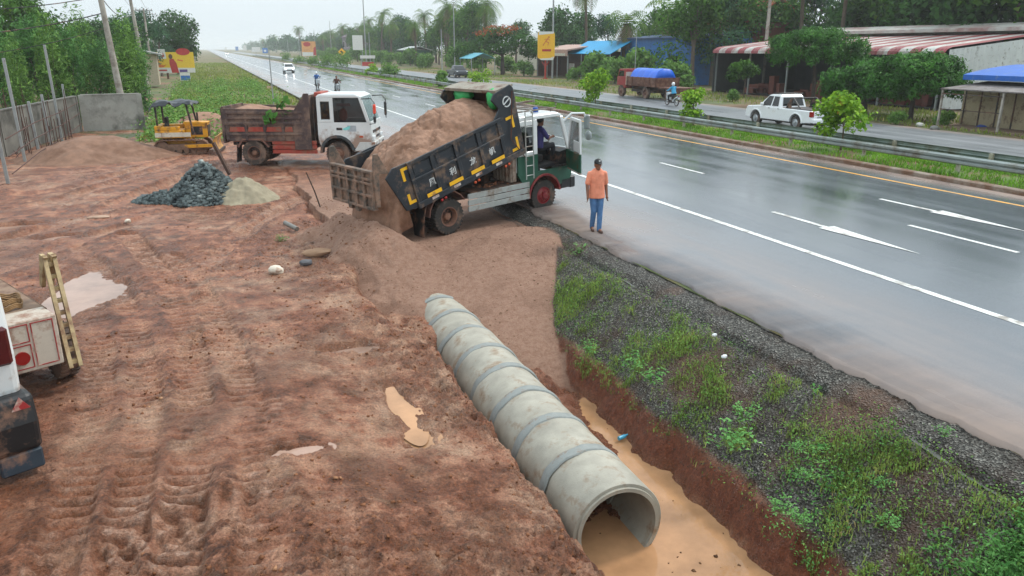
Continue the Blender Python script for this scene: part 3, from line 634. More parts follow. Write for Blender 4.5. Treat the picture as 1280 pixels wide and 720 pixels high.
# tailgate hanging behind the bed
b=MB(); GX0=-1.92
b.box(GX0-.03,GX0+.03,-.95,.95,.92,1.82)
for z in (.95,1.24,1.52,1.62,1.79): b.box(GX0-.09,GX0-.028,-.97,.97,z-.03,z+.03)
for i in range(6): y=-.93+i*.372; b.box(GX0-.085,GX0-.026,y-.045,y+.045,.93,1.8)
b.box(GX0-.06,GX0+.04,-.2,-.04,.8,.93); b.box(GX0-.06,GX0+.04,.1,.26,.82,.93)
for s in (-1,1): b.prism([(GX0-.04,1.0),(GX0+.06,1.0),(GX0+.1,2.2),(GX0+.0,2.2),(GX0-.06,1.75)],'y',s*.98-.04,s*.98+.04); b.prism([(GX0+.06,1.75),(GX0+.1,2.2),(GX0+.35,1.72)],'y',s*.98-.03,s*.98+.03)
b.build('tailgate',mat('mud-grey tailgate steel','#4a4640',.75,var=.25,dirt='#8a6e5c',damt=.62,ds=3.5),A,bevel=.008)
# cab
cx0,cx1=2.28,4.22; zr=2.58; ze=1.58
def cab_sides(T,white,low,cx0,cx1,zr,ze,zb,fx,xb,open_near,archr=.58,hw=1.05,cz=.44):
    for s in (-1,1):
        y0,y1=sorted((s*(hw-.05),s*hw)); b=MB()
        xw=xb-.12
        b.box(cx0,cx0+.14,y0,y1,ze,zr-.1); b.box(xw-.02,xb,y0,y1,ze,zr-.1); b.box(cx0+.14,xw-.02,y0,y1,zr-.24,zr-.1); b.box(cx0+.14,xw-.02,y0,y1,ze,ze+.1)
        b.prism([(cx0,zr-.1),(cx1-.36,zr-.1),(cx1-.5,zr),(cx0+.08,zr)],'y',y0,y1)
        b.prism([(cx1-.14,ze),(cx1-.02,ze),(cx1-.3,zr-.1),(cx1-.42,zr-.1)],'y',y0,y1)
        b.build('side_panel',white,T,bevel=.012)
        lo=[(cx0,ze-.003),(cx0,zb+.25)]+arch(fx,archr,170,20,9,cz)+[(cx1-.05,zb-.1),(cx1,zb),(cx1,ze-.003)]
        if s<0 and open_near: lo=[(cx0,ze-.003),(cx0,zb+.25)]+arch(fx,archr,170,20,9,cz)+[(cx1-.05,zb-.1),(cx1,zb),(cx1,ze-.003),(cx1-.14,ze-.003),(cx1-.14,cz+archr+.1),(xb,cz+archr+.1),(xb,ze-.003)]
        b=MB(); b.prism(lo,'y',y0,y1); b.build('lower_panel',low,T)
        b=MB(); b.box(cx0+.14,xw-.02,s*(hw-.03)-.004,s*(hw-.03)+.004,ze+.1,zr-.24); b.build('quarter_window',M_GLASS,T)
        if not(s<0 and open_near):
            b=MB(); b.prism([(xb,ze),(cx1-.15,ze),(cx1-.43,zr-.1),(xb,zr-.1)],'y',s*(hw-.03)-.004,s*(hw-.03)+.004); b.build('door_window',M_GLASS,T)
    b=MB(); hw2=hw-.012
    b.box(cx0-.005,cx0+.04,-hw2+.04,hw2-.04,zb+.3,zr-.06); 
    b.prism([(cx0-.004,zr-.05),(cx0+.1,zr+.03),(cx1-.55,zr+.03),(cx1-.33,zr-.06),(cx1-.33,zr-.1),(cx0,zr-.1)],'y',-hw2,hw2); b.build('roof',white,T,bevel=.03,seg=2)
    b=MB(); b.prism([(cx1-.03,zb+.02),(cx1+.03,zb+.06),(cx1+.02,ze+.02),(cx1-.04,ze+.02)],'y',-hw2,hw2); b.build('front_panel',white,T,bevel=.012)
    b=MB(); b.prism([(cx1-.03,ze+.03),(cx1-.01,ze+.03),(cx1-.32,zr-.09),(cx1-.34,zr-.09)],'y',-hw2+.1,hw2-.1); b.build('windshield',M_GLASSC,T)
    b=MB(); b.box(cx0+.05,cx1-.05,-hw2+.05,hw2-.05,zb+.32,zb+.4); b.build('cab_floor',M_BLACK,T)
    for s in (-.5,.5):
        b=MB(); b.box(xb+.02,xb+.5,s-.24,s+.24,zb+.42,zb+.62); b.prism([(xb-.08,zb+.6),(xb+.1,zb+.6),(xb-.02,zb+1.25),(xb-.14,zb+1.25)],'y',s-.23,s+.23); b.build('seat',M_SEAT,T,bevel=.03)
    b=MB(); b.prism([(cx1-.45,zb+.4),(cx1-.05,zb+.4),(cx1-.05,ze),(cx1-.38,ze-.05)],'y',-hw2+.05,hw2-.05); b.build('dashboard',M_BLACK,T)
    return
cab_sides(A,M_WHITEP,M_GREEN,cx0,cx1,zr,ze,.86,3.2,2.98,True)
b=MB()      # crusted rear of the cab: intake, exhaust, corrugated heat shield
b.box(2.06,2.26,-1.0,-.3,.95,2.1); b.box(2.08,2.26,-.2,.9,.9,1.9)
for k in range(6): b.box(2.1,2.2,-1.035,-1.0,1.0,2.05) if k==0 else b.box(2.02,2.06,-1.0+k*.12,-.94+k*.12,.98,2.08)
b.build('rear_cladding',M_CABMUD,A,bevel=.01)
b=MB(); b.box(1.98,2.2,-1.03,-.55,1.45,2.3); b.build('air_box',M_FENDER,A,bevel=.03)
b=MB()
P=arch(3.2,.6,180,8,10)+arch(3.2,.54,8,180,10); b.prism(P,'y',-1.085,-.72); b.build('front_fender',M_REDRIM,A,bevel=.006); b=MB(); b.prism(P,'y',.72,1.085); b.build('front_fender',M_REDRIM,A,bevel=.006)
b=MB(); b.tube([(2.45,-.86,.72),(2.45,-.45,.72)],.17,16); b.build('air_tank',M_REDRIM,A,smooth=True)
b=MB(); b.box(cx1-.05,cx1+.16,-1.06,1.06,.5,.82); b.box(cx1-.4,cx1-.02,-1.05,-.8,.52,.8); b.box(cx1-.4,cx1-.02,.8,1.05,.52,.8); b.build('bumper',M_BLACK,A,bevel=.03)
for s in (-.8,.8):
    b=MB(); b.box(cx1+.155,cx1+.175,s-.16,s+.16,.58,.76); b.build('headlight',M_LIGHT,A,bevel=.01)
b=MB(); b.box(cx1+.02,cx1+.04,-.75,.75,1.0,1.35); b.build('grille',M_BLACK,A)
# the near door stands open, hinged at the A pillar
DM=Matrix.Translation((cx1-.14,-1.05,0))@Matrix.Rotation(R(62),4,'Z')
b=MB(); b.M=DM
b.box(-1.08,0,-.05,0,1.08,ze); b.build('door',M_GREEN,A,bevel=.012); door=A.children[-1] if A.children else None
dr=[o for o in bpy.data.objects if o.name.startswith('door') and o.parent==A and o.name.split('.')[0]=='door'][-1]
b=MB(); b.M=DM; b.box(-1.08,-1.0,-.05,0,ze+.003,zr-.12); b.prism([(-.04,ze+.003),(0.0,ze+.003),(-.28,zr-.12),(-.34,zr-.12)],'y',-.05,0); b.box(-1.0,-.34,-.05,0,zr-.2,zr-.12); b.box(-1.085,0.0,-.056,.006,1.05,1.085); b.box(-.98,-.5,-.045,-.012,ze+.02,ze+.3)
b.build('window_frame',M_WHITEP,dr,bevel=.006)
b=MB(); b.M=DM; b.prism([(-1.0,ze),(-.04,ze),(-.33,zr-.2),(-1.0,zr-.2)],'y',-.03,-.022); b.build('pane',M_GLASS,dr)
b=MB(); b.M=DM; b.box(-1.0,-.86,-.075,-.05,1.35,1.39); b.build('handle',M_BLACK,dr)
b=MB()      # ladder behind the door opening
for x in (2.5,2.76): b.tube([(x,-1.12,.98),(x,-1.12,2.7),(x,-1.0,2.72)],.016,6)
for k in range(7): b.tube([(2.5,-1.12,1.08+k*.25),(2.76,-1.12,1.08+k*.25)],.013,6)
b.build('ladder',M_ALU,A)
b=MB()      # roof rack
for y in (-.8,.0,.8): b.tube([(2.4,y,zr+.1),(3.9,y,zr+.1)],.02,6)
for x in (2.5,3.1,3.8): b.tube([(x,-.85,zr+.1),(x,.85,zr+.1)],.018,6); b.tube([(x,-.7,zr),(x,-.7,zr+.1)],.018,6); b.tube([(x,.7,zr),(x,.7,zr+.1)],.018,6)
b.bar((2.5,.3,zr+.15),(4.5,.75,zr+.15),.09,.05); b.build('roof_rack',mat('rack steel','#6b6259',.6,dirt='#5b3a2a',damt=.4),A)
b=MB(); b.lathe([(.075,0),(.075,.1),(.05,.13)],(3.3,-.65,zr+.03),'z',14); b.build('beacon',mat('blue beacon glass','#164a9c',.2,var=.05),A,smooth=True)
b=MB(); b.tube([(cx1-.3,-1.0,2.3),(cx1-.05,-1.12,2.52),(cx1+.3,-1.25,2.5),(cx1+.38,-1.28,2.3)],.028,7); b.build('mirror_arm',M_WHITEP,A); b=MB(); b.tube([(cx1-.3,1.0,2.3),(cx1-.05,1.12,2.5),(cx1+.34,1.25,2.45)],.026,7); mr_=b.build('mirror_arm',M_WHITEP,A)
b=MB(); b.box(cx1+.32,cx1+.4,-1.4,-1.2,2.08,2.46); MSH=mat('mirror shell','#8e9493',.35,metal=.3); b.build('mirror',MSH,A,bevel=.03); b=MB(); b.ball((cx1+.4,-1.32,1.9),(.07,.11,.13)); b.build('mirror',MSH,A); b=MB(); b.box(cx1+.3,cx1+.38,1.15,1.35,2.0,2.4); b.build('mirror',mat('mirror shell','#8e9493',.35,metal=.3),A,bevel=.03,seg=2)
b=MB()      # steering wheel
b.lathe([(.2,-.012),(.212,0),(.2,.012),(.188,0)],(0,0,0),'z',24,closed=True); b.v=[tuple(Matrix.Translation((3.68,-.5,1.78))@Matrix.Rotation(R(-35),4,'Y')@Vector(v)) for v in b.v]; b.build('steering_wheel',M_BLACK,A)
# sand in the bed and pouring off its tail
def sandpatch(name,fn,u0,u1,y0,y1,nu,ny,m,M,parent=None,skirt=-.1):
    U=np.linspace(u0,u1,nu); Yv=np.linspace(y0,y1,ny); GU,GY_=np.meshgrid(U,Yv); GZ_=fn(GU,GY_)
    T=np.stack([GU,GY_,GZ_],-1).reshape(-1,3); Fs=gridfaces(ny,nu)
    B=T.copy(); B[:,2]=np.minimum(T[:,2]-.02,skirt) if np.isscalar(skirt) else skirt(B)
    n=len(T); F2=Fs[:,::-1]+n; side=[]
    idx=lambda i,j:i*nu+j
    for j in range(nu-1): side+=[(idx(0,j),n+idx(0,j),n+idx(0,j+1),idx(0,j+1)),(idx(ny-1,j+1),n+idx(ny-1,j+1),n+idx(ny-1,j),idx(ny-1,j))]
    for i in range(ny-1): side+=[(idx(i+1,0),n+idx(i+1,0),n+idx(i,0),idx(i,0)),(idx(i,nu-1),n+idx(i,nu-1),n+idx(i+1,nu-1),idx(i+1,nu-1))]
    V_=np.concatenate([T,B]); MM=np.array(M); V_=V_@MM[:3,:3].T+MM[:3,3]
    o=npmesh(name,V_,np.concatenate([Fs,F2,np.array(side)]),m,smooth=True,parent=parent); return o
M_SAND=mat('damp brown sand','#93705b',.85,var=.2,vs=5,dirt='#72513c',damt=.42,ds=1.3,bump=.7,bs=38)
_cu=np.array([-1.1,-.9,-.6,-.3,.05,.5,1.2,2.0,2.8,3.3,3.78]); _cv=np.array([-1.25,-.8,-.2,.35,.78,1.08,1.3,1.42,1.5,1.4,1.1])
def loadf(U,Y):
    c=np.interp(U,_cu,_cv); e=np.interp(U,[-1.1,-.3,.2,.8,3.8],[-1.3,.1,.6,.92,.96]); t=np.clip(np.abs(Y)/1.0,0,1)**2.2
    z=c*(1-t)+np.minimum(c,e)*t; ck=1-np.abs(fbm(U*1.7,Y*1.7,203,3))*2; return z+.13*fbm(U*1.6,Y*1.6,201,4)+.035*fbm(U*9,Y*9,202,4)-.07*np.clip(ck-.75,0,1)*4-.25*sst(.35,-.5,U)*np.abs(Y)**2
AM=Matrix.Translation((4.80,18.49,-.26))@Matrix.Rotation(R(20),4,'Z')@Matrix.Rotation(-R(2.4),4,'Y')
sl=sandpatch('sand_load',loadf,-1.1,3.77,-1.0,1.0,170,90,M_SAND,BM,skirt=lambda B:np.where(B[:,0]<.06,np.minimum(B[:,2]-.5,-.5+.0*B[:,0]),.04))
sl.matrix_world=AM; tag(sl,'brown sand heaped in the raised bed and sliding off its open tail','sand load')
def crumple(name,c,r,m,M,seed,label,cat,n=28,amp=.3):
    rg=np.random.RandomState(seed); b=MB(); b.ball((0,0,0),1.,n,n//2); V_=np.array(b.v); F_=b.f
    k=fbm(V_[:,0]*2.2+V_[:,2]*1.3+seed,V_[:,1]*2.2-V_[:,2]*1.7,seed,4); V_=V_*(1+amp*k)[:,None]*np.array(r)+np.array(c)
    b.v=[tuple(v) for v in V_]; o=b.build(name,m,smooth=True); o.matrix_world=M; return tag(o,label,cat)
M_TARP=mat('green tarpaulin','#2f9e55',.5,var=.25,vs=4)
crumple('tarpaulin_bundle',(3.5,.55,1.42),(.17,.36,.2),M_TARP,AM@BM,5,'crumpled green tarpaulin in the middle of the bed headboard, on the sand','tarpaulin')
crumple('tarpaulin_bundle',(3.42,-.82,1.42),(.2,.2,.26),M_TARP,AM@BM,9,'crumpled green tarpaulin tucked against the emblem side of the bed','tarpaulin')
# ---------------------------------------------------------------- parked loaded truck
M_BROWNB=mat('muddy brown bed','#4a3a38',.75,var=.22,vs=3,dirt='#7b6355',damt=.5,ds=2.2)
M_REDB=mat('faded red paint','#a03d2e',.6,var=.2,dirt=MUD,damt=.42,ds=3.)
BT=thing('dump_truck',(1.78,31.85,-.2),'parked dump truck with a plain white cab, brown bed of sand and red side guards','dump truck',rz=R(-21.5))
rb=.47
for s in (-1,1):
    wheel(BT,0,s*.96,rb,.26,s,M_BROWNRIM,M_TYREMUD,deep=True,lugs=28); wheel(BT,0,s*.66,rb,.26,s,M_BROWNRIM,M_TYREMUD,deep=True,lugs=28)
    wheel(BT,3.2,s*.93,rb*.96,.26,s,M_BROWNRIM,M_TYREMUD,z=rb-.03,lugs=28)
b=MB()
for s in (-.38,.38): b.box(-1.0,4.2,s-.04,s+.04,.7,.9)
b.tube([(0,-.8,rb),(0,.8,rb)],.09); b.tube([(3.2,-.8,rb),(3.2,.8,rb)],.07); b.ball((0,0,rb),(.24,.22,.24)); b.box(2.5,3.9,-.36,.36,.6,1.05); b.box(.7,2.2,-.75,.75,.55,.85); b.build('chassis',M_STEEL,BT)
for s in (-1,1):
    b=MB(); yo=sorted((s*1.04,s*1.1)); 
    b.prism([(-1.0,1.0),(-.8,.92),(2.2,.92),(2.2,2.68),(2.05,2.68),(1.72,2.08),(-1.0,2.14),(-1.06,1.95)],'y',*yo)
    ob=sorted((s*1.1,s*1.15))
    for z in (1.98,1.78,1.58,1.18): b.box(-.98,1.95,*ob,z-.045,z+.045)
    for x in (-.9,-.2,.5,1.2,1.88): b.box(x-.05,x+.05,*sorted((s*1.1,s*1.14)),.95,2.05)
    b.prism([(1.6,.6),(2.25,.6),(2.25,2.68),(2.08,2.68),(1.6,2.0)],'y',*sorted((s*1.1,s*1.135)))
    sd=b.build('bed_side',M_BROWNB,BT,bevel=.01)
    for k,x in enumerate((-.55,.15,.85,1.4)):
        b=MB(); w=.3 if k<3 else .16; b.prism([(x-w,1.28),(x+w,1.28),(x+w-.03,1.45),(x-w+.05,1.45)],'y',*sorted((s*1.101,s*1.12))); b.build('red_panel',M_REDB,sd)
    for x in (-.5,.55,1.35):
        b=MB(); b.prism([(x-.34,1.1),(x+.34,1.1),(x+.24,.9),(x-.24,.9)],'y',*sorted((s*.95,s*1.08))); b.build('skirt_plate',mat('rusty red skirt','#8a4a3a',.7,var=.25,dirt=MUD,damt=.4),sd)
    b=MB()
    for z in (.52,.69,.86): b.box(.72,2.42,*sorted((s*1.02,s*1.08)),z-.07,z+.07)
    b.box(.76,2.38,*sorted((s*.98,s*1.02)),.46,.9); b.build('side_guard',M_REDB,BT,bevel=.01)
    b=MB(); P=[(-.62,.72),(-.4,1.02),(.38,1.02),(.62,.72),(.56,.68),(.34,.96),(-.36,.96),(-.56,.68)]; b.prism(P,'y',*sorted((s*.8,s*1.12))); b.build('fender',M_FENDER,BT)
    b=MB(); b.prism([(-.62,.9),(-.58,.9),(-.66,.12),(-.7,.12)],'y',*sorted((s*.62,s*1.1))); b.build('mudflap',M_BLACK,BT)
b=MB(); b.box(-1.0,2.2,-1.04,1.04,.92,1.0); b.box(2.14,2.2,-1.04,1.04,1.0,2.6); b.build('bed_floor',M_BROWNB,BT)
b=MB(); b.prism([(-1.12,.85),(-1.05,.85),(-1.0,2.2),(-1.08,2.2)],'y',-1.09,1.09)
for k in range(5): b.box(-1.15,-1.07,-1.02+k*.5,-.94+k*.5,.9,2.15)
b.build('tailgate',M_BROWNB,BT)
def load2(U,Y): return 2.0+.2*np.exp(-((U+.35)/.5)**2)+.1*np.exp(-((U-.8)/.8)**2)+.05*fbm(U*2.5,Y*2.5,211,4)-.1*np.abs(Y)-.35*sst(1.5,2.1,U)
BTM=Matrix.Translation((1.78,31.85,-.2))@Matrix.Rotation(R(-21.5),4,'Z')
o=sandpatch('sand_load',load2,-.98,2.13,-1.03,1.03,60,34,M_SAND,Matrix.Identity(4),skirt=1.01); o.matrix_world=BTM; tag(o,'brown sand filling the bed of the parked truck','sand load')
bx0,bx1=2.5,4.5; bzr=2.62
cab_sides(BT,M_WHITEP,M_WHITEP,bx0,bx1,bzr,1.62,.74,3.2,3.12,False,archr=.6,cz=.47)
b=MB(); P=arch(3.2,.68,180,8,10,.47)+arch(3.2,.58,8,180,10,.47); b.prism(P,'y',-1.075,-.75); b.build('front_fender',mat('dark grey fender plastic','#3f4446',.6,dirt=MUD,damt=.35),BT); b=MB(); b.prism(P,'y',.75,1.075); b.build('front_fender',mat('dark grey fender plastic','#3f4446'),BT)
b=MB(); b.prism([(bx1-.7,.52),(bx1+.1,.56),(bx1+.14,.9),(bx1-.45,.9)],'y',-1.06,1.06); b.build('bumper',mat('pale bumper paint','#c3c5c2',.4,dirt=MUD,damt=.3,ds=3),BT,bevel=.03)
for s in (-.78,.78):
    b=MB(); b.box(bx1+.02,bx1+.1,s-.22,s+.22,.95,1.1); b.build('headlight',M_LIGHT,BT,bevel=.015)
    b=MB(); b.box(bx1+.12,bx1+.145,s-.12,s+.12,.66,.78); b.build('fog_lamp',M_BLACK,BT)
b=MB(); b.box(bx1+.022,bx1+.05,-.75,.75,1.2,1.3); b.box(bx1+.022,bx1+.05,-.5,.5,.98,1.06); b.build('grille',M_BLACK,BT)
b=MB(); b.box(3.2,3.42,-1.06,-1.052,1.33,1.42); b.build('door_handle',M_BLACK,BT)
b=MB(); b.box(4.06,4.2,-1.058,-1.051,1.05,1.12); b.build('side_indicator',M_ORANGE,BT)
b=MB(); b.box(3.62,3.95,-1.056,-1.051,1.28,1.5); b.build('door_decal',mat('grey decal fade','#9fa6ab',.4,var=.2,vs=3),BT)
b=MB(); b.prism([(3.42,1.38),(3.52,1.32),(3.7,1.36),(3.74,1.5),(3.6,1.45)],'y',-1.059,-1.057); b.build('door_decal',mat('turquoise decal','#7fcfcb',.4,var=.1),BT)
b=MB(); b.box(2.66,2.96,-1.012,-1.004,1.75,2.35); b.build('flame_sticker',mat('flame sticker','#31405a',.4,var=.5,vs=9,dirt='#d8923a',damt=.62,ds=7),BT)
b=MB(); b.ball((3.42,-.7,1.88),(.16,.12,.24)); b.box(3.2,3.72,-.78,-.76,2.2,2.3); b.build('orange_seat_cover',mat('orange cloth','#c24a24',.7,var=.15),BT)
b=MB(); b.tube([(bx1-.3,-1.05,2.48),(bx1+.1,-1.2,2.5),(bx1+.22,-1.25,2.35),(bx1+.22,-1.25,1.6),(bx1-.02,-1.05,1.55)],.018,6); b.build('mirror_arm',M_BLACK,BT); b=MB(); b.tube([(bx1-.3,1.05,2.48),(bx1+.1,1.2,2.5),(bx1+.22,1.25,2.35),(bx1+.22,1.25,1.6)],.018,6); b.build('mirror_arm',M_BLACK,BT)
b=MB(); b.box(bx1+.17,bx1+.26,-1.36,-1.14,1.95,2.3); b.build('mirror',mat('orange mirror cover','#e0452c',.4),BT,bevel=.04,seg=2)
b=MB(); b.box(bx1+.17,bx1+.25,-1.34,-1.15,1.62,1.88); b.build('mirror',M_BLACK,BT,bevel=.03); b=MB(); b.box(bx1+.17,bx1+.25,1.14,1.36,1.7,2.25); b.build('mirror',M_BLACK,BT,bevel=.03)
b=MB()
for y in (-1.0,-.72): b.tube([(2.36,y,.9),(2.36,y,2.3)],.018,6)
for k in range(5): b.tube([(2.36,-1.0,1.0+k*.28),(2.36,-.72,1.0+k*.28)],.014,6)
b.build('ladder',M_STEEL,BT)
b=MB(); b.box(2.32,2.6,-.6,.6,bzr-.1,bzr+.08); b.build('roof_box',M_REDB,BT,bevel=.02)
# ---------------------------------------------------------------- bulldozer
M_DOZ=mat('bulldozer yellow','#dd9b16',.45,var=.12,vs=3,dirt='#7a573c',damt=.34,ds=2.5)
M_TRACK=mat('muddy track steel','#6d5547',.85,var=.25,vs=5,dirt='#8a6a56',damt=.6,ds=3)
def G(px,py,z): v=at(px,py,z); return v
dl=at(228,191,-.18)
DZ=thing('bulldozer',(dl.x+.1,dl.y+.9,-.24),'small yellow bulldozer with a torn black canopy on steel posts','bulldozer',rz=R(-9)); DZ.scale=(.79,.79,.79)
for s in (-1,1):
    b=MB(); n=34; P=[]
    for i in range(n):     # track belt with shoes
        f=i/n*(2*2.0+math.tau*.36)
        if f<2.0: p=(-1.0+f,.72,0)
        elif f<2.0+math.pi*.36: a=(f-2.0)/.36; p=(1.0+.36*math.sin(a),.36+.36*math.cos(a),-a)
        elif f<4.0+math.pi*.36: p=(1.0-(f-2.0-math.pi*.36),0,math.pi)
        else: a=(f-4.0-math.pi*.36)/.36; p=(-1.0-.36*math.sin(a),.36-.36*math.cos(a),-a)
        P.append(p)
    for i,(x,z,a) in enumerate(P):
        q=P[(i+1)%n]; dx,dz=q[0]-x,q[1]-z; l=math.hypot(dx,dz)+1e-6; nx,nzz=-dz/l,dx/l
        c=((x+q[0])/2,s*.72,(z+q[1])/2)
        b.bar((x,s*.72,z),(q[0],s*.72,q[1]),.42,.05,up=(nx,0,nzz)); b.bar((c[0]+nx*.03-dx*.1,c[1],c[2]+nzz*.03-dz*.1),(c[0]+nx*.03+dx*.1,c[1],c[2]+nzz*.03+dz*.1),.42,.07,up=(nx,0,nzz))
    b.build('track',M_TRACK,DZ)
    b=MB(); b.lathe([(.32,-.1),(.3,0),(.32,.1)],(-1.0,s*.72,.36),'y',18); b.lathe([(.3,-.1),(.3,.1)],(1.0,s*.72,.36),'y',18)
    for k in range(4): b.lathe([(.14,-.12),(.14,.12)],(-.5+k*.36,s*.72,.15),'y',12)
    b.box(-.9,.95,s*.72-.13,s*.72+.13,.2,.5); b.build('track_frame',M_TRACK,DZ)
b=MB(); b.box(-1.0,.5,-.45,.45,.35,.85); b.box(-.55,-.1,-.42,.42,.2,.5); b.build('chassis',M_DOZ,DZ,bevel=.02)
b=MB(); b.box(-1.25,.2,-.92,.92,.85,1.25); b.box(-1.25,-.9,-.92,.92,1.25,1.5); b.box(-.9,.0,-.92,-.6,1.25,1.45); b.box(-.9,.0,.6,.92,1.25,1.45); b.build('body',M_DOZ,DZ,bevel=.03,seg=2)
b=MB(); b.box(-1.26,.55,-.935,-.922,.9,1.14); b.build('white_stripe',mat('dirty white stripe','#d3c9b6',.5,dirt=MUD,damt=.3),DZ); b=MB(); b.box(-1.26,.55,.922,.935,.9,1.14); b.build('white_stripe',mat('dirty white stripe','#d3c9b6',.5,dirt=MUD,damt=.3),DZ)
b=MB(); b.box(.2,1.35,-.42,.42,.8,1.55); b.prism([(.15,1.5),(1.35,1.5),(1.4,1.62),(.15,1.66)],'y',-.44,.44); b.build('engine_hood',M_DOZ,DZ,bevel=.03,seg=2)
b=MB(); b.box(.5,1.1,-.435,-.424,.95,1.4); b.box(.5,1.1,.424,.435,.95,1.4); b.box(1.352,1.38,-.36,.36,.85,1.45); b.build('grille',M_BLACK,DZ)
b=MB(); b.tube([(.8,.2,1.6),(.8,.2,2.1)],.05,10); b.build('exhaust',M_STEEL,DZ)
b=MB(); b.box(-.75,-.25,-.28,.28,1.2,1.38); b.box(-.85,-.7,-.28,.28,1.3,1.9); b.build('seat',M_SEAT,DZ,bevel=.05,seg=2)
b=MB()
for y in (-.15,.15,.3): b.tube([(.1,y,1.3),(.05,y,1.85)],.015,6); b.ball((.05,y,1.87),.03,8,6)
b.build('control_lever',M_STEEL,DZ)
for (x,y) in ((-1.1,-.8),(-1.1,.8),(.45,-.8),(.45,.8)):
    b=MB(); b.bar((x+(.25 if x>0 else 0),y,1.0 if x>0 else 1.3),(x,y,2.72),.09,.09); b.build('canopy_post',M_BLACK,DZ)
def canf(U,Y): return 2.74+.05*np.sin(U*5+Y*2)+.07*fbm(U*2.2,Y*2.2,221,4)-.25*sst(.85,1.05,np.abs(Y))*(.5+fbm(U*3,Y*0,222,3))-.28*sst(-1.15,-1.4,U)-.12*sst(.7,.85,U)
sandpatch('canopy',canf,-1.4,.85,-1.05,1.05,40,36,mat('torn black tarpaulin','#22262b',.45,var=.3,vs=3),Matrix.Identity(4),DZ,skirt=lambda B:B[:,2]-.025)
b=MB()
for s in (-1,1): b.bar((.2,s*1.02,.4),(1.75,s*1.0,.42),.12,.16)
b.build('push_arm',M_DOZ,DZ)
b=MB(); n=8; P=[(1.85-.16*math.sin(math.pi*i/n)-.02,.05+.85*i/n) for i in range(n+1)]; P=[(x,z) for x,z in P]+[(x+.05,z) for x,z in P[::-1]]; b.prism(P,'y',-1.3,1.3); b.build('blade',mat('scuffed yellow blade','#c2903e',.55,var=.2,dirt=MUD,damt=.5,ds=2),DZ)
b=MB(); b.prism([(1.8,.0),(1.95,.0),(1.95,.12),(1.85,.12)],'y',-1.32,1.32); b.build('cutting_edge',M_STEEL,DZ)
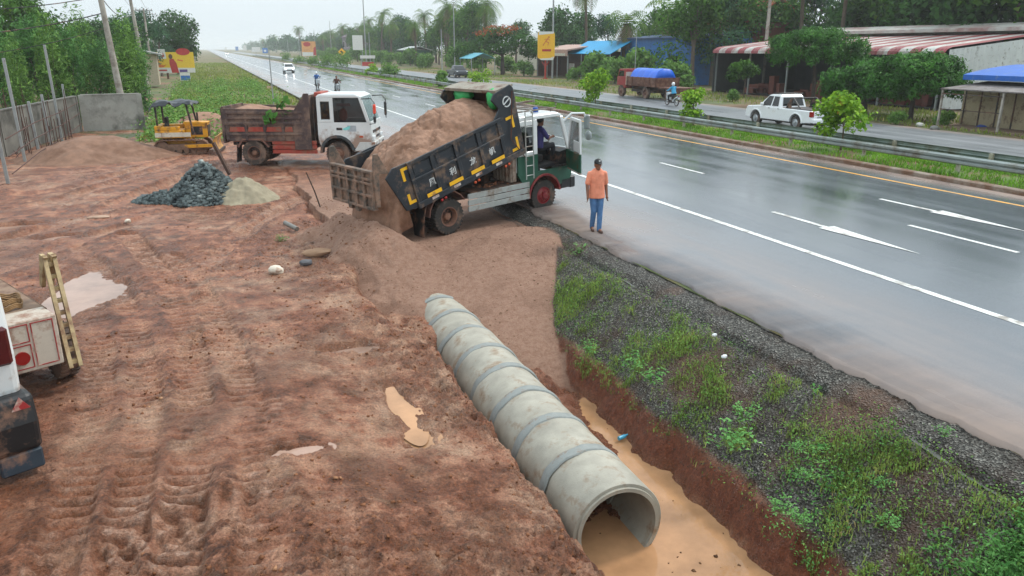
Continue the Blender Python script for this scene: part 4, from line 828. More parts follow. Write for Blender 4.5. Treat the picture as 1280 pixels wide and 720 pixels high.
# ---------------------------------------------------------------- pickup
def car_side(): pass
M_PICK=mat('white car paint','#e2e4e5',.22,var=.02,coat=.6,dirt='#a59a90',damt=.08)
M_ALLOY=mat('alloy rim','#a9adb0',.35,metal=.5,var=.05)
def pickup(loc,rz,label,cat,group=None,bed=True):
    T=thing('pickup_truck',loc,label,cat,rz=rz,group=group); hw=.9; r=.37
    for s in (-1,1):
        wheel(T,0,s*.78,r,.24,s,M_ALLOY,M_TYRE,lugs=0,bolts=6); wheel(T,3.2,s*.78,r,.24,s,M_ALLOY,M_TYRE,lugs=0,bolts=6)
    lo=[(-1.15,.5),(-1.1,1.02),(1.1,1.04),(3.05,1.08),(3.95,1.0),(4.1,.8),(4.1,.42)]+arch(3.2,.45,0,180,10,r)[0:]+arch(0,.45,0,180,10,r)+[(-1.1,.42)]
    b=MB(); b.prism(lo,'y',-hw,hw); b.build('body',M_PICK,T,bevel=.05,seg=3)
    b=MB(); b.box(-1.0,3.9,-.7,.7,.28,.5); b.build('underbody',M_BLACK,T)
    for s in (-1,1):
        for cx in (0,3.2):
            b=MB(); P=arch(cx,.52,0,180,12,r)+arch(cx,.445,180,0,12,r); b.prism(P,'y',*sorted((s*.86,s*.935))); b.build('wheel_arch',M_PICK,T,bevel=.015)
    gh=[(1.25,1.03),(1.4,1.6),(1.55,1.7),(2.15,1.7),(2.35,1.66),(3.02,1.08)]
    b=MB(); n=len(gh)
    for s in (-1,1):
        tw=[hw-.02 if z<1.2 else hw-.17 for x,z in gh]
    wz=lambda z:(hw-.03)-(z-1.03)/.67*.17
    vs=[(x,-wz(z),z) for x,z in gh]+[(x,wz(z),z) for x,z in gh]
    b.add(vs,[tuple(range(n))[::-1],tuple(range(n,2*n))]+[(i,(i+1)%n,n+(i+1)%n,n+i) for i in range(n)]); b.build('cabin',M_PICK,T,bevel=.03,seg=2)
    def gl(x0,x1,xt0,xt1,z0,z1,s):
        f=lambda z:wz(z)+.01
        b=MB(); b.add([(x0,s*f(z0),z0),(x1,s*f(z0),z0),(xt1,s*f(z1),z1),(xt0,s*f(z1),z1),(x0,s*(f(z0)-.03),z0),(x1,s*(f(z0)-.03),z0),(xt1,s*(f(z1)-.03),z1),(xt0,s*(f(z1)-.03),z1)],[(0,1,2,3),(7,6,5,4),(0,4,5,1),(1,5,6,2),(2,6,7,3),(3,7,4,0)]); b.build('side_window',M_DKGL,T)
    for s in (-1,1): gl(1.45,1.96,1.53,1.92,1.1,1.6,s); gl(2.06,2.84,2.01,2.36,1.1,1.6,s)
    b=MB(); b.add([(2.99,-.74,1.125),(2.99,.74,1.125),(2.4,.66,1.615),(2.4,-.66,1.615),(2.95,-.74,1.105),(2.95,.74,1.105),(2.36,.66,1.6),(2.36,-.66,1.6)],[(0,1,2,3),(7,6,5,4),(0,4,5,1),(1,5,6,2),(2,6,7,3),(3,7,4,0)]); b.build('windshield',M_DKGL,T)
    b=MB(); b.add([(1.262,-.7,1.12),(1.262,.7,1.12),(1.38,.62,1.56),(1.38,-.62,1.56),(1.3,-.7,1.12),(1.3,.7,1.12),(1.41,.62,1.56),(1.41,-.62,1.56)],[(3,2,1,0),(4,5,6,7),(0,1,5,4),(1,2,6,5),(2,3,7,6),(3,0,4,7)]); b.build('rear_window',M_DKGL,T)
    b=MB(); b.box(-1.02,1.2,-.76,.76,1.035,1.06); b.build('bed_cover',M_BLACK,T)
    if bed:
        b=MB()
        for s in (-1,1): b.tube([(.9,s*.78,1.05),(.6,s*.76,1.55),(.45,s*.74,1.58),(-.15,s*.78,1.1)],.035,8); b.prism([(.55,1.06),(.85,1.06),(.62,1.5),(.5,1.52)],'y',s*.76-.02,s*.76+.02)
        b.tube([(.5,-.74,1.57),(.5,.74,1.57)],.035,8); b.build('roll_bar',M_BLACK,T)
        b=MB()
        for s in (-.58,.58): b.tube([(1.3,s,1.76),(2.1,s,1.76)],.018,6)
        for x in (1.3,1.7,2.1): b.tube([(x,-.6,1.75),(x,.6,1.75)],.015,6)
        b.build('roof_rack',M_BLACK,T)
    b=MB(); b.box(-1.28,-1.05,-.84,.84,.42,.62); b.build('rear_bumper',M_PICK,T,bevel=.04,seg=2)
    b=MB(); b.box(3.95,4.2,-.84,.84,.4,.66); b.build('front_bumper',M_PICK,T,bevel=.05,seg=2)
    for s in (-1,1):
        b=MB(); b.box(-1.17,-.98,*sorted((s*.74,s*.91)),.72,1.0); b.build('tail_lamp',M_RED,T,bevel=.015)
        b=MB(); b.box(3.86,4.06,*sorted((s*.6,s*.88)),.78,.96); b.build('headlight',M_LIGHT,T,bevel=.03)
        b=MB(); b.box(2.55,2.72,*sorted((s*.9,s*1.05)),1.1,1.24); b.build('mirror',M_PICK,T,bevel=.03)
        b=MB(); b.box(1.3,1.44,*sorted((s*.9,s*.925)),.97,1.0); b.box(2.05,2.19,*sorted((s*.9,s*.925)),.97,1.0); b.build('door_handle',M_CHROME,T)
    b=MB(); b.box(-1.3,-1.28,-.22,.22,.5,.6); b.build('number_plate',mat('number plate','#cfd3cf',.5),T)
    b=MB(); b.box(-1.165,-1.14,-.5,.5,.7,.73); b.build('tailgate_seam',M_BLACK,T)
    return T
M_DKGL=mat('black tinted glass','#0b0f11',.05,var=0,spec=.6)
pickup((29.3,32.4,.012),R(90),'white double-cab pickup truck driving away along the service road','pickup truck')
# ================================================================ people
M_SKIN=mat('skin','#7a4e38',.55,var=.06)
def fused(name,b,voxel,m,parent=None,smooth=4):
    """tapered limbs and balls melted into one continuous surface"""
    me=bpy.data.meshes.new(name); me.from_pydata(b.v,[],b.f); me.update()
    bm=bmesh.new(); bm.from_mesh(me); bmesh.ops.recalc_face_normals(bm,faces=bm.faces); bm.to_mesh(me); bm.free()
    t=bpy.data.objects.new(name,me); COL.objects.link(t)
    md=t.modifiers.new('r','REMESH'); md.mode='VOXEL'; md.voxel_size=voxel
    sm=t.modifiers.new('s','SMOOTH'); sm.iterations=smooth; sm.factor=.5
    dg=bpy.context.evaluated_depsgraph_get(); me2=bpy.data.meshes.new_from_object(t.evaluated_get(dg)); bpy.data.objects.remove(t)
    me2.polygons.foreach_set('use_smooth',[True]*len(me2.polygons)); me2.materials.clear(); me2.materials.append(m)
    o=bpy.data.objects.new(name,me2); COL.objects.link(o)
    if parent: o.parent=parent
    return o
def limb(b,pts,rs,n=12):
    P=[Vector(p) for p in pts]; Q=[];S_=[]
    for i in range(len(P)-1):
        for k in range(4): t=k/4; Q.append(P[i].lerp(P[i+1],t)); S_.append(rs[i]*(1-t)+rs[i+1]*t)
    Q.append(P[-1]); S_.append(rs[-1]); b.tube(Q,S_,n)
    for p,r in zip(P,rs): b.ball(p,r,n,8)
def hand(b,w,d,side,k=1.):
    """palm, four curled fingers and a thumb at the end of the forearm; d points from wrist to fingertips"""
    w=Vector(w); d=Vector(d).normalized(); u=Vector((1,0,0)); u=(u-d*u.dot(d)).normalized(); n_=d.cross(u)*side
    b.ball(w+d*.045*k,(.036*k,.03*k,.05*k),10,8)
    for i,(o,l) in enumerate(((-.03,.066),(-.01,.078),(.011,.073),(.03,.058))):
        a=w+d*.08*k+u*o*k; m=a+d*l*.5*k+n_*.006; e=m+d*l*.42*k+n_*.022*k; b.tube([a-d*.03,a,m,e],[.0095*k,.0095*k,.009*k,.0075*k],7)
    a=w+d*.03*k+u*.032*k; b.tube([a-u*.01,a+d*.03*k+u*.018*k+n_*.012,a+d*.055*k+u*.012*k+n_*.026],[.011*k,.0105*k,.008*k],7)
def head(b,c,f,k=1.):
    c=Vector(c); f=Vector(f).normalized(); s=Vector((0,0,1)).cross(f)
    b.ball(c+Vector((0,0,.02)),(.092*k,.08*k,.11*k),16,12); b.ball(c+f*.03-Vector((0,0,.055)),(.062*k,.055*k,.065*k),12,8)
    b.ball(c+f*.098-Vector((0,0,.012)),(.016,.014,.024),8,6); b.ball(c+f*.085-Vector((0,0,.06)),(.014,.024,.01),8,6); b.ball(c+f*.082+Vector((0,0,.025)),(.014,.045,.012),8,6)
    for q in (-1,1): b.ball(c+s*.08*q-Vector((0,0,.01)),(.02,.012,.032),8,6)
def person(loc,rz,label,J,cl,voxel=.011,group=None):
    """J: joints in metres, facing +x. cl: colours and pieces of clothing"""
    T=thing('person',loc,label,'person',rz=rz,group=group); V_=Vector
    b=MB(); k=1.
    ch,pv,nk,hd=V_(J['chest']),V_(J['pelvis']),V_(J['neck']),V_(J['head'])
    b.ball(pv,(.105,.15,.12),16,10); b.ball(ch,(.105,.155,.17),16,10); limb(b,[pv,ch],[.115,.12]); limb(b,[ch,nk,hd],[.08,.055,.05]); head(b,hd,J.get('look',(1,0,-.1)))
    for s,q in ((1,'l'),(-1,'r')):
        sh,el,wr=V_(J['sh'+q]),V_(J['el'+q]),V_(J['wr'+q]); hp,kn,an,to=V_(J['hp'+q]),V_(J['kn'+q]),V_(J['an'+q]),V_(J['to'+q])
        limb(b,[ch+V_((0,.08*s,.1)),sh,el,wr],[.06,.058,.041,.029]); hand(b,wr,(wr-el).normalized()+V_(J.get('hd',(0,0,0))),-s)
        limb(b,[hp,kn,an],[.085,.056,.036]); limb(b,[an,an.lerp(to,.5)-V_((0,0,.0)),to],[.038,.036,.028])
    fused('body',b,voxel,M_SKIN,T,3)
    b=MB(); e=.014
    d=(ch-pv).normalized(); fw=V_((0,1,0)).cross(d).normalized(); lo=pv-d*cl.get('hem',.02); LN=(ch-lo).length; rings=[(0,.15,.2),(.25,.142,.19),(.5,.132,.178),(.8,.128,.176),(1.0,.13,.182),(1.25,.116,.172),(1.45,.085,.125),(1.56,.06,.075)]; vs=[]; n_=22
    for (t,rx,ry) in rings:
        for q in range(n_): a=math.tau*q/n_; wob=1+.03*math.sin(3*a+t*9)+.02*math.sin(7*a-t*14); vs.append(lo+d*LN*t+fw*rx*math.cos(a)*wob+V_((0,1,0))*ry*math.sin(a)*wob)
    k_=len(rings); b.add(vs,[(i*n_+j,i*n_+(j+1)%n_,(i+1)*n_+(j+1)%n_,(i+1)*n_+j) for i in range(k_-1) for j in range(n_)]+[tuple(range(n_))[::-1],tuple(range((k_-1)*n_,k_*n_))])
    for s,q in ((1,'l'),(-1,'r')):
        sh,el,wr=V_(J['sh'+q]),V_(J['el'+q]),V_(J['wr'+q]); end=el.lerp(wr,.85) if cl.get('long') else sh.lerp(el,.82)
        pts=[ch+V_((0,.07*s,.11)),sh]+([el] if cl.get('long') else [])+[end]; limb(b,[pts[0]]+pts[1:],[.07,.066]+([.056] if cl.get('long') else [])+[.045 if cl.get('long') else .063]); limb(b,[nk+V_((0,.05*s,-.04)),sh],[.055,.062])
    b.ball(nk-V_((0,0,.02)),(.068,.072,.035),12,8)
    fused('shirt',b,voxel,cl['shirt'],T,5)
    if cl.get('pocket'): 
        bb=MB(); bb.tube([ch+V_((.118,.02,.1)),ch+V_((.122,.012,.0))],.006,6); bb.build('shirt_placket',cl['shirt'],T)
    b=MB(); b.ball(pv-V_((0,0,.02)),(.112,.155,.115),16,10)
    for s,q in ((1,'l'),(-1,'r')):
        hp,kn,an=V_(J['hp'+q]),V_(J['kn'+q]),V_(J['an'+q]); limb(b,[hp,hp.lerp(kn,.5),kn,kn.lerp(an,.4),an],[.098,.085,.068,.064,.056])
    fused('trousers',b,voxel,cl['trousers'],T,4)
    for s,q in ((1,'l'),(-1,'r')):
        an,to=V_(J['an'+q]),V_(J['to'+q]); b=MB(); limb(b,[an-V_((.03,0,.035)),an.lerp(to,.55)-V_((0,0,.02)),to],[.042,.043,.036]); fused('shoe',b,voxel,cl['shoes'],T,3)
    if cl.get('cap'):
        b=MB(); b.ball(hd+V_((0,0,.062)),(.1,.09,.085),16,10); f=V_(J.get('look',(1,0,0))); f.z=0; f.normalize(); b.v=[v for v in b.v]
        for i in range(5): b.ball(hd+f*(.08+.016*i)+V_((0,0,.055-.004*i)),(.03,.075-.006*i,.01),10,6)
        fused('cap',b,voxel*.9,cl['cap'],T,2)
        b=MB(); b.ball(hd+V_((-.02,0,.0)),(.088,.083,.06),14,8); fused('hair',b,voxel,M_HAIR,T,2)
        bb=MB(); bb.ball(hd+f*.1+V_((0,0,.1)),(.006,.02,.018),8,6); bb.build('cap_badge',M_LETTER,T)
    elif cl.get('helmet'):
        b=MB(); b.ball(hd+V_((-.015,0,.035)),(.135,.125,.145),18,12); fused('helmet',b,voxel,cl['helmet'],T,3)
    else:
        b=MB(); b.ball(hd+V_((-.02,0,.045)),(.1,.092,.1),16,10); fused('hair',b,voxel,M_HAIR,T,2)
    return T
M_HAIR=mat('black hair','#141110',.6,var=.2)
M_ORSH=mat('orange cotton','#e08a6c',.8,var=.12,vs=9,bump=.5,bs=11)
M_JEAN=mat('blue denim','#4a6f9a',.85,var=.22,vs=7,bump=.2,bs=20)
M_SHOE=mat('brown shoe','#4a3127',.7)
walk=dict(pelvis=(0,0,.93),chest=(.0,0,1.24),neck=(.01,0,1.44),head=(.03,0,1.56),look=(1,.12,-.25),
 shl=(0,.172,1.355),ell=(-.05,.225,1.1),wrl=(.02,.235,.86),shr=(0,-.172,1.355),elr=(.03,-.235,1.11),wrr=(.12,-.24,.87),
 hpl=(0,.085,.9),knl=(.07,.075,.5),anl=(.1,.06,.075),tol=(.24,.085,.035),hpr=(0,-.085,.9),knr=(.05,-.07,.5),anr=(-.1,-.06,.1),tor=(.04,-.07,.035))
person((8.1,15.5,.0),R(-103),'man in an orange polo shirt, blue jeans and black cap walking on the road edge',walk,dict(shirt=M_ORSH,trousers=M_JEAN,shoes=M_SHOE,cap=mat('black cap','#17181b',.7),pocket=1,hem=.13),.0085)
M_NAVY=mat('purple-blue work shirt','#322f63',.8,var=.1); M_DKTR=mat('dark trousers','#1d2027',.85)
sit=dict(pelvis=(0,0,.12),chest=(.06,0,.46),neck=(.1,0,.66),head=(.15,0,.78),look=(1,0,-.35),
 shl=(.06,.18,.56),ell=(.2,.2,.34),wrl=(.44,.13,.36),shr=(.06,-.18,.56),elr=(.2,-.22,.34),wrr=(.44,-.13,.36),
 hpl=(.02,.09,.1),knl=(.46,.1,.14),anl=(.52,.1,-.26),tol=(.66,.1,-.3),hpr=(.02,-.09,.1),knr=(.46,-.12,.14),anr=(.52,-.12,-.26),tor=(.66,-.12,-.3))
o=person((0,0,0),0,'driver in a purple-blue shirt sitting at the wheel in the open cab',sit,dict(shirt=M_NAVY,trousers=M_DKTR,shoes=M_SHOE),.013)
o.matrix_world=AM@Matrix.Translation((3.36,-.62,1.56))
# ---------------------------------------------------------------- motorbikes
def motorcycle(loc,rz,label,paint,rack=True,lean=0,lit=False):
    T=thing('motorcycle',loc,label,'motorbike',rz=rz); r=.29
    for x in (-.62,.62):
        b=MB(); b.lathe([(r-.06,-.035),(r-.015,-.04),(r,0),(r-.015,.04),(r-.06,.035)],(x,0,r),'y',24,closed=True); w=b.build('wheel',M_TYRE,T,smooth=True)
        b=MB(); b.lathe([(r-.055,-.02),(r-.075,0),(r-.055,.02)],(x,0,r),'y',24,closed=True); b.lathe([(.06,-.05),(.06,.05)],(x,0,r),'y',12)
        for k in range(8): a=math.tau*k/8; b.tube([(x,0,r),(x+(r-.06)*math.cos(a),0,r+(r-.06)*math.sin(a))],.008,4)
        b.build('rim',M_ALLOY,w)
    b=MB(); b.prism([(-.75,.62),(-.2,.45),(.2,.4),(.28,.62),(.42,.95),(.5,.98),(.48,.75),(.36,.42),(.22,.28),(-.3,.3),(-.4,.5),(-.85,.72)],'y',-.1,.1); b.build('bodywork',paint,T,bevel=.03,seg=2)
    b=MB(); b.prism([(.38,.5),(.44,.95),(.5,.93),(.46,.45)],'y',-.2,.2); b.build('leg_shield',paint,T,bevel=.02)
    b=MB(); b.box(-.2,.15,-.13,.13,.22,.42); b.tube([(.1,-.12,.25),(-.3,-.17,.26),(-.8,-.17,.36)],[.03,.045,.05],8); b.build('engine',M_STEEL,T,bevel=.02)
    b=MB(); b.prism([(-.85,.74),(-.8,.8),(-.1,.76),(.2,.68),(.18,.62),(-.2,.64),(-.7,.68)],'y',-.13,.13); b.build('seat',M_SEAT,T,bevel=.03,seg=2)
    b=MB()
    for s in (-.07,.07): b.tube([(.45,s,.9),(.62,s,r)],.022,7)
    b.build('fork',M_CHROME,T)
    b=MB(); b.tube([(.3,-.34,1.04),(.44,-.2,1.02),(.46,0,.98),(.44,.2,1.02),(.3,.34,1.04)],.016,7); b.build('handlebar',M_BLACK,T)
    b=MB()
    for s in (-1,1): b.tube([(.42,s*.22,1.02),(.42,s*.28,1.18)],.007,5); b.ball((.42,s*.31,1.22),(.015,.06,.04),8,6)
    b.build('mirror',M_BLACK,T)
    b=MB(); b.ball((.52,0,.9),(.06,.09,.07),10,8); b.build('headlight',M_LIT if lit else M_LIGHT,T)
    b=MB(); b.ball((-.88,0,.72),(.04,.08,.04),8,6); b.build('tail_lamp',M_RED,T)
    b=MB(); b.box(-.93,-.91,-.11,.11,.5,.63); b.build('number_plate',mat('number plate','#cfd3cf',.5),T)
    b=MB(); b.prism([(-.95,.5),(-.55,.64),(-.45,.62),(-.3,.6),(-.6,.6),(-.9,.45)],'y',-.06,.06); b.build('rear_fender',M_BLACK,T)
    return T
def lampmat():
    m=bpy.data.materials.new('lit headlamp'); m.use_nodes=True; n=m.node_tree.nodes['Principled BSDF']
    n.inputs['Emission Color'].default_value=(1,.97,.9,1); n.inputs['Emission Strength'].default_value=14; return m
M_LIT=lampmat()
ride=dict(pelvis=(-.22,0,.88),chest=(-.12,0,1.2),neck=(-.09,0,1.4),head=(-.05,0,1.52),look=(1,0,-.1),
 shl=(-.12,.19,1.32),ell=(.08,.3,1.12),wrl=(.27,.31,1.07),shr=(-.12,-.19,1.32),elr=(.08,-.3,1.12),wrr=(.27,-.31,1.07),
 hpl=(-.2,.09,.84),knl=(.22,.2,.72),anl=(.1,.19,.34),tol=(.24,.2,.27),hpr=(-.2,-.09,.84),knr=(.22,-.2,.72),anr=(.1,-.19,.34),tor=(.24,-.2,.27))
def biker(loc,rz,ml,pl,paint,cl,lit=False):
    motorcycle(loc,rz,ml,paint,lit=lit); person(loc,rz,pl,ride,dict(trousers=M_DKTR,shoes=M_BLACK,long=1,**cl),.016)
M_HELM=mat('white helmet','#dadcdc',.25,var=.03,coat=.5)
biker((10.9,85.5,.02),R(-88),'motorbike with white front ridden by the person in the blue raincoat','motorbike rider in a blue raincoat coming down the wet road',mat('white bike paint','#b9bfc4',.3,var=.05),dict(shirt=mat('blue raincoat','#1f5a9c',.45),helmet=M_HELM))
biker((11.1,73.2,.02),R(-92),'motorbike ridden by the person in the brown jacket','motorbike rider in a brown jacket, nearest on the highway',mat('silver bike paint','#8e9498',.35,var=.05),dict(shirt=mat('brown jacket','#57372c',.8)))
biker((31.9,49.6,.02),R(90),'white scooter driven away along the service road','rider in a sky-blue jacket and white helmet on the service road',mat('white scooter paint','#d5d8d9',.3,var=.04),dict(shirt=mat('sky-blue jacket','#2f93bd',.7),helmet=M_HELM))
# ---------------------------------------------------------------- cars on the wet road
def hatchback(loc,rz,label,lit=True):
    T=thing('car',loc,label,'car',rz=rz); hw=.86; r=.31
    for x in (-1.25,1.25):
        for s in (-1,1): wheel(T,x,s*.74,r,.2,s,M_ALLOY,M_TYRE,lugs=0,bolts=5)
    lo=[(-2.0,.35),(-2.05,.9),(-1.2,1.0),(1.2,.98),(1.95,.8),(2.05,.55),(2.0,.3)]+arch(1.25,.37,0,180,8,r)+arch(-1.25,.37,0,180,8,r)
    b=MB(); b.prism(lo,'y',-hw,hw); b.build('body',M_PICK,T,bevel=.06,seg=3)
    gh=[(-1.95,.95),(-1.7,1.45),(-1.1,1.56),(.1,1.54),(.5,1.42),(1.25,.97)]; n=len(gh); b=MB()
    wz=lambda z:(hw-.03)-(z-.95)/.6*.16
    vs=[(x,-wz(z),z) for x,z in gh]+[(x,wz(z),z) for x,z in gh]
    b.add(vs,[tuple(range(n))[::-1],tuple(range(n,2*n))]+[(i,(i+1)%n,n+(i+1)%n,n+i) for i in range(n)]); b.build('cabin',M_PICK,T,bevel=.03,seg=2)
    b=MB(); b.add([(1.23,-.72,1.0),(1.23,.72,1.0),(.53,.64,1.42),(.53,-.64,1.42),(1.2,-.72,.98),(1.2,.72,.98),(.5,.64,1.4),(.5,-.64,1.4)],[(0,1,2,3),(7,6,5,4),(0,4,5,1),(1,5,6,2),(2,6,7,3),(3,7,4,0)]); b.build('windshield',M_DKGL,T)
    for s in (-1,1):
        b=MB(); b.prism([(-1.5,1.06),(.9,1.06),(.35,1.4),(-1.4,1.42)],'y',*sorted((s*.8,s*.745))); b.build('side_window',M_DKGL,T)
        b=MB(); b.ball((1.96,s*.62,.7),(.09,.16,.09),12,8); b.build('headlight',M_LIT if lit else M_LIGHT,T)
        b=MB(); b.box(.75,.95,*sorted((s*.85,s*1.02)),.98,1.1); b.build('mirror',M_PICK,T,bevel=.03)
    b=MB(); b.box(1.99,2.075,-.5,.5,.38,.52); b.build('grille',M_BLACK,T)
    return T
hatchback((13.4,142,.03),R(-90),'white car with lit headlamps coming through the spray on the highway')
hatchback((13.2,520,.03),R(-90),'tiny white car far down the highway where it meets the haze')
# ---------------------------------------------------------------- old truck with blue load, dark truck farther back
def oldtruck(loc,rz,label,tarp=True):
    T=thing('cargo_truck',loc,label,'truck',rz=rz); r=.5
    br=mat('rusty brown truck paint','#5d3a2c',.75,var=.25,vs=3,dirt='#7d5c48',damt=.4); rd=mat('red truck cab','#8f2420',.5,var=.1,dirt=MUD,damt=.3)
    for x in (0,3.9,-3.4):
        for s in (-1,1): wheel(T,x,s*.95,r,.3,s,M_BROWNRIM,M_TYREMUD,lugs=0,deep=x<3)
    b=MB()
    for s in (-.4,.4): b.box(-3.9,4.6,s-.05,s+.05,.7,.92)
    b.box(-.9,2.6,-.8,.8,.5,.7); b.build('chassis',M_STEEL,T)
    b=MB(); b.box(-1.7,2.95,-1.15,1.15,1.0,1.1)
    for s in (-1,1): b.box(-1.7,2.95,*sorted((s*1.1,s*1.15)),1.1,1.75); 
    for x in (-1.7,2.9): b.box(x,x+.05,-1.1,1.1,1.1,1.75)
    for k in range(6):
        for s in (-1,1): b.box(-1.65+k*.88,-1.57+k*.88,*sorted((s*1.15,s*1.19)),1.0,1.78)
    b.build('cargo_bed',br,T,bevel=.01)
    b=MB(); b.box(3.2,4.7,-1.05,1.05,.95,1.7); b.box(3.2,4.2,-1.05,1.05,.75,.95); b.build('cab',rd,T,bevel=.05,seg=2)
    b=MB(); b.prism([(3.2,1.7),(4.65,1.7),(4.45,2.35),(3.25,2.38)],'y',-1.0,1.0); b.build('cab_top',rd,T,bevel=.06,seg=2)
    for s in (-1,1):
        b=MB(); b.prism([(3.6,1.74),(4.5,1.74),(4.35,2.2),(3.6,2.2)],'y',*sorted((s*1.0,s*1.008))); b.build('door_window',M_DKGL,T)
    b=MB(); b.prism([(4.66,1.76),(4.68,1.76),(4.49,2.28),(4.47,2.28)],'y',-.9,.9); b.build('windshield',M_DKGL,T)
    b=MB(); b.box(3.12,3.2,-1.05,1.05,1.0,2.1); b.build('headboard',mat('pale wood board','#b8ab98',.8),T)
    b=MB(); b.box(-4.2,-1.8,-1.0,1.0,.92,1.05); b.box(-4.2,-4.1,-1.0,1.0,.6,.95); b.build('rear_platform',br,T)
    if tarp:
        def f(U,Y): return 1.5+.95*np.clip(1-np.abs(Y/1.1)**3.2,0,1)*sst(-1.65,-1.35,U)*sst(2.9,2.55,U)+.05*fbm(U*2,Y*2,231,3)
        o=sandpatch('tarpaulin_load',f,-1.3,2.86,-1.08,1.08,44,26,mat('blue tarpaulin','#1c62d2',.4,var=.12,vs=2),Matrix.Identity(4),skirt=1.45)
        o.matrix_world=Matrix.Translation(loc)@Matrix.Rotation(rz,4,'Z'); tag(o,'bright blue tarpaulin tied over the load of the old brown truck','tarpaulin')
    return T
oldtruck((35.4,57.6,.0),R(92),'old brown truck with a red cab parked beside the service road')
pickup((34.2,112.,.0),R(-90),'dark pickup parked in front of the pale blue awning beyond the service road','pickup truck',bed=False)
for o in list(bpy.data.objects):
    if o.parent and o.parent.get('label','').startswith('dark pickup') and o.name.split('.')[0] in ('body','cabin','wheel_arch','rear_bumper','front_bumper','mirror'):
        o.data.materials.clear(); o.data.materials.append(mat('dark blue car paint','#20262f',.3,coat=.4))
# ---------------------------------------------------------------- carrier and van at the left edge
HD=math.atan2(.9,-.45)
M_FLAT=mat('dirty white trailer paint','#c2b7a8',.5,var=.12,vs=3,dirt='#8a6450',damt=.42,ds=3.)
M_FRED=mat('red outline tape','#9a2a2a',.5,dirt='#b9a898',damt=.3,ds=6)
FT=thing('flatbed_trailer',(-2.25,11.15,-.42),'white flatbed carrier tail with red outlines and a folded loading ramp','flatbed truck',rz=HD)
b=MB(); b.prism([(0,.42),(.12,.42),(.5,1.02),(.5,1.12),(0,1.12)],'y',-.02,2.3); b.build('tail_panel',M_FLAT,FT,bevel=.012)
b=MB()
def outline(y0,y1,z0,z1,t=.013):
    b.box(-.008,.0,y0,y1,z0,z0+t); b.box(-.008,.0,y0,y1,z1-t,z1); b.box(-.008,.0,y0,y0+t,z0+t,z1-t); b.box(-.008,.0,y1-t,y1,z0+t,z1-t)
outline(.03,.3,.47,1.08); outline(.33,1.9,.47,.8); outline(.33,1.9,.83,1.08)
b.build('red_outline',M_FRED,FT)
b=MB(); b.lathe([(.09,-.03),(.09,.01),(.05,.02)],(-.0,.46,.63),'x',18); b.build('tail_lamp',M_RED,FT,smooth=True)
b=MB(); b.box(.5,6.5,-.02,2.3,1.0,1.12); b.box(.4,6.5,-.04,-.02,.86,1.12); b.build('deck',mat('worn deck plate','#8d7460',.8,var=.2,vs=3,dirt='#6c5140',damt=.5),FT,bevel=.01)
wheel(FT,.62,-.16,.4,.24,-1,M_BROWNRIM,M_TYREMUD,lugs=24)
for x in (1.5,2.3): wheel(FT,x,.12,.42,.26,-1,M_BROWNRIM,M_TYREMUD,lugs=24)
M_RAMP=mat('worn yellow ramp steel','#b09a72',.6,var=.25,vs=4,dirt='#7c5a44',damt=.5)
b=MB()
for y in (-.2,-.08): b.bar((-.02,y,.32),(.62,y-.1,1.78),.05,.13)
for k in range(9): f=k/8; x=.02+.58*f; z=.4+1.26*f; b.bar((x,-.2-.1*f,z),(x,-.08-.1*f,z),.08,.05)
b.prism([(.5,1.78),(.7,1.8),(.95,1.3),(.86,1.28),(.66,1.6)],'y',-.31,-.25); b.prism([(.5,1.78),(.7,1.8),(.95,1.3),(.86,1.28),(.66,1.6)],'y',-.2,-.15)
b.build('loading_ramp',M_RAMP,FT)
FM=Matrix.Translation((-2.25,11.15,-.42))@Matrix.Rotation(HD,4,'Z')
b=MB()
for k in range(6): r_=.19+.012*(k%3); n=26; pts=[(r_*math.cos(math.tau*i/n)+.02*k,r_*math.sin(math.tau*i/n)*.9,1.145+.02*k+.02*math.sin(i)) for i in range(n+1)]; b.tube([(x+.75,y+.34,z) for x,y,z in pts],.013,5)
o=b.build('cable_coil',mat('tan cable','#8d6d48',.8)); o.matrix_world=FM; tag(o,'coil of tan rope lying on the white flatbed deck','rope coil')
o=crumple('black_sack',(.5,.92,1.3),(.34,.26,.36),mat('black rubber sheet','#15161a',.45,var=.2),FM,31,'crumpled black sheet slung over the tail of the white flatbed','tarpaulin',amp=.25)
b=MB(); b.box(.8,.95,.55,.7,1.12,1.42); o=b.build('fuel_can',mat('cyan plastic','#3a8fae',.4),bevel=.03); b=MB(); b.lathe([(.035,1.42),(.035,1.5),(.05,1.5),(.05,1.56)],(.87,.62,0),'z',12); c=b.build('cap',M_BLACK,o); o.matrix_world=FM; tag(o,'small cyan can with a dark cap standing on the flatbed deck','can')
VT=thing('van',(-2.1,8.95,-.3),'white vehicle corner at the left edge with a red lamp and black bumper','van',rz=HD)
b=MB(); b.prism([(.05,.82),(.0,1.3),(.06,1.9),(.35,2.35),(.6,2.4),(4.6,2.4),(4.9,1.6),(5.0,.6),(.5,.6)],'y',.12,1.95); b.build('body',M_WHITEP,VT,bevel=.08,seg=3)
b=MB(); b.box(-.03,.14,.16,.34,1.2,1.62); b.build('tail_lamp',mat('dark red lamp','#4a0d10',.25),VT,bevel=.03)
b=MB(); b.prism([(-.1,.2),(-.14,.55),(-.08,.86),(.5,.86),(.62,.5),(.5,.22)],'y',.06,1.98); b.build('bumper',M_BLACK,VT,bevel=.07,seg=3)
b=MB(); b.prism([(-.1,-.02),(.12,-.02),(.2,.2),(-.09,.21)],'y',.08,.5); b.build('mudflap',mat('blue-grey rubber','#2b3640',.5,dirt=MUD,damt=.3),VT,bevel=.02)
b=MB(); b.prism([(.12,.72),(.3,.72),(.21,.86)],'x',-.135,-.12); b.build('reflector',M_FRED,VT)
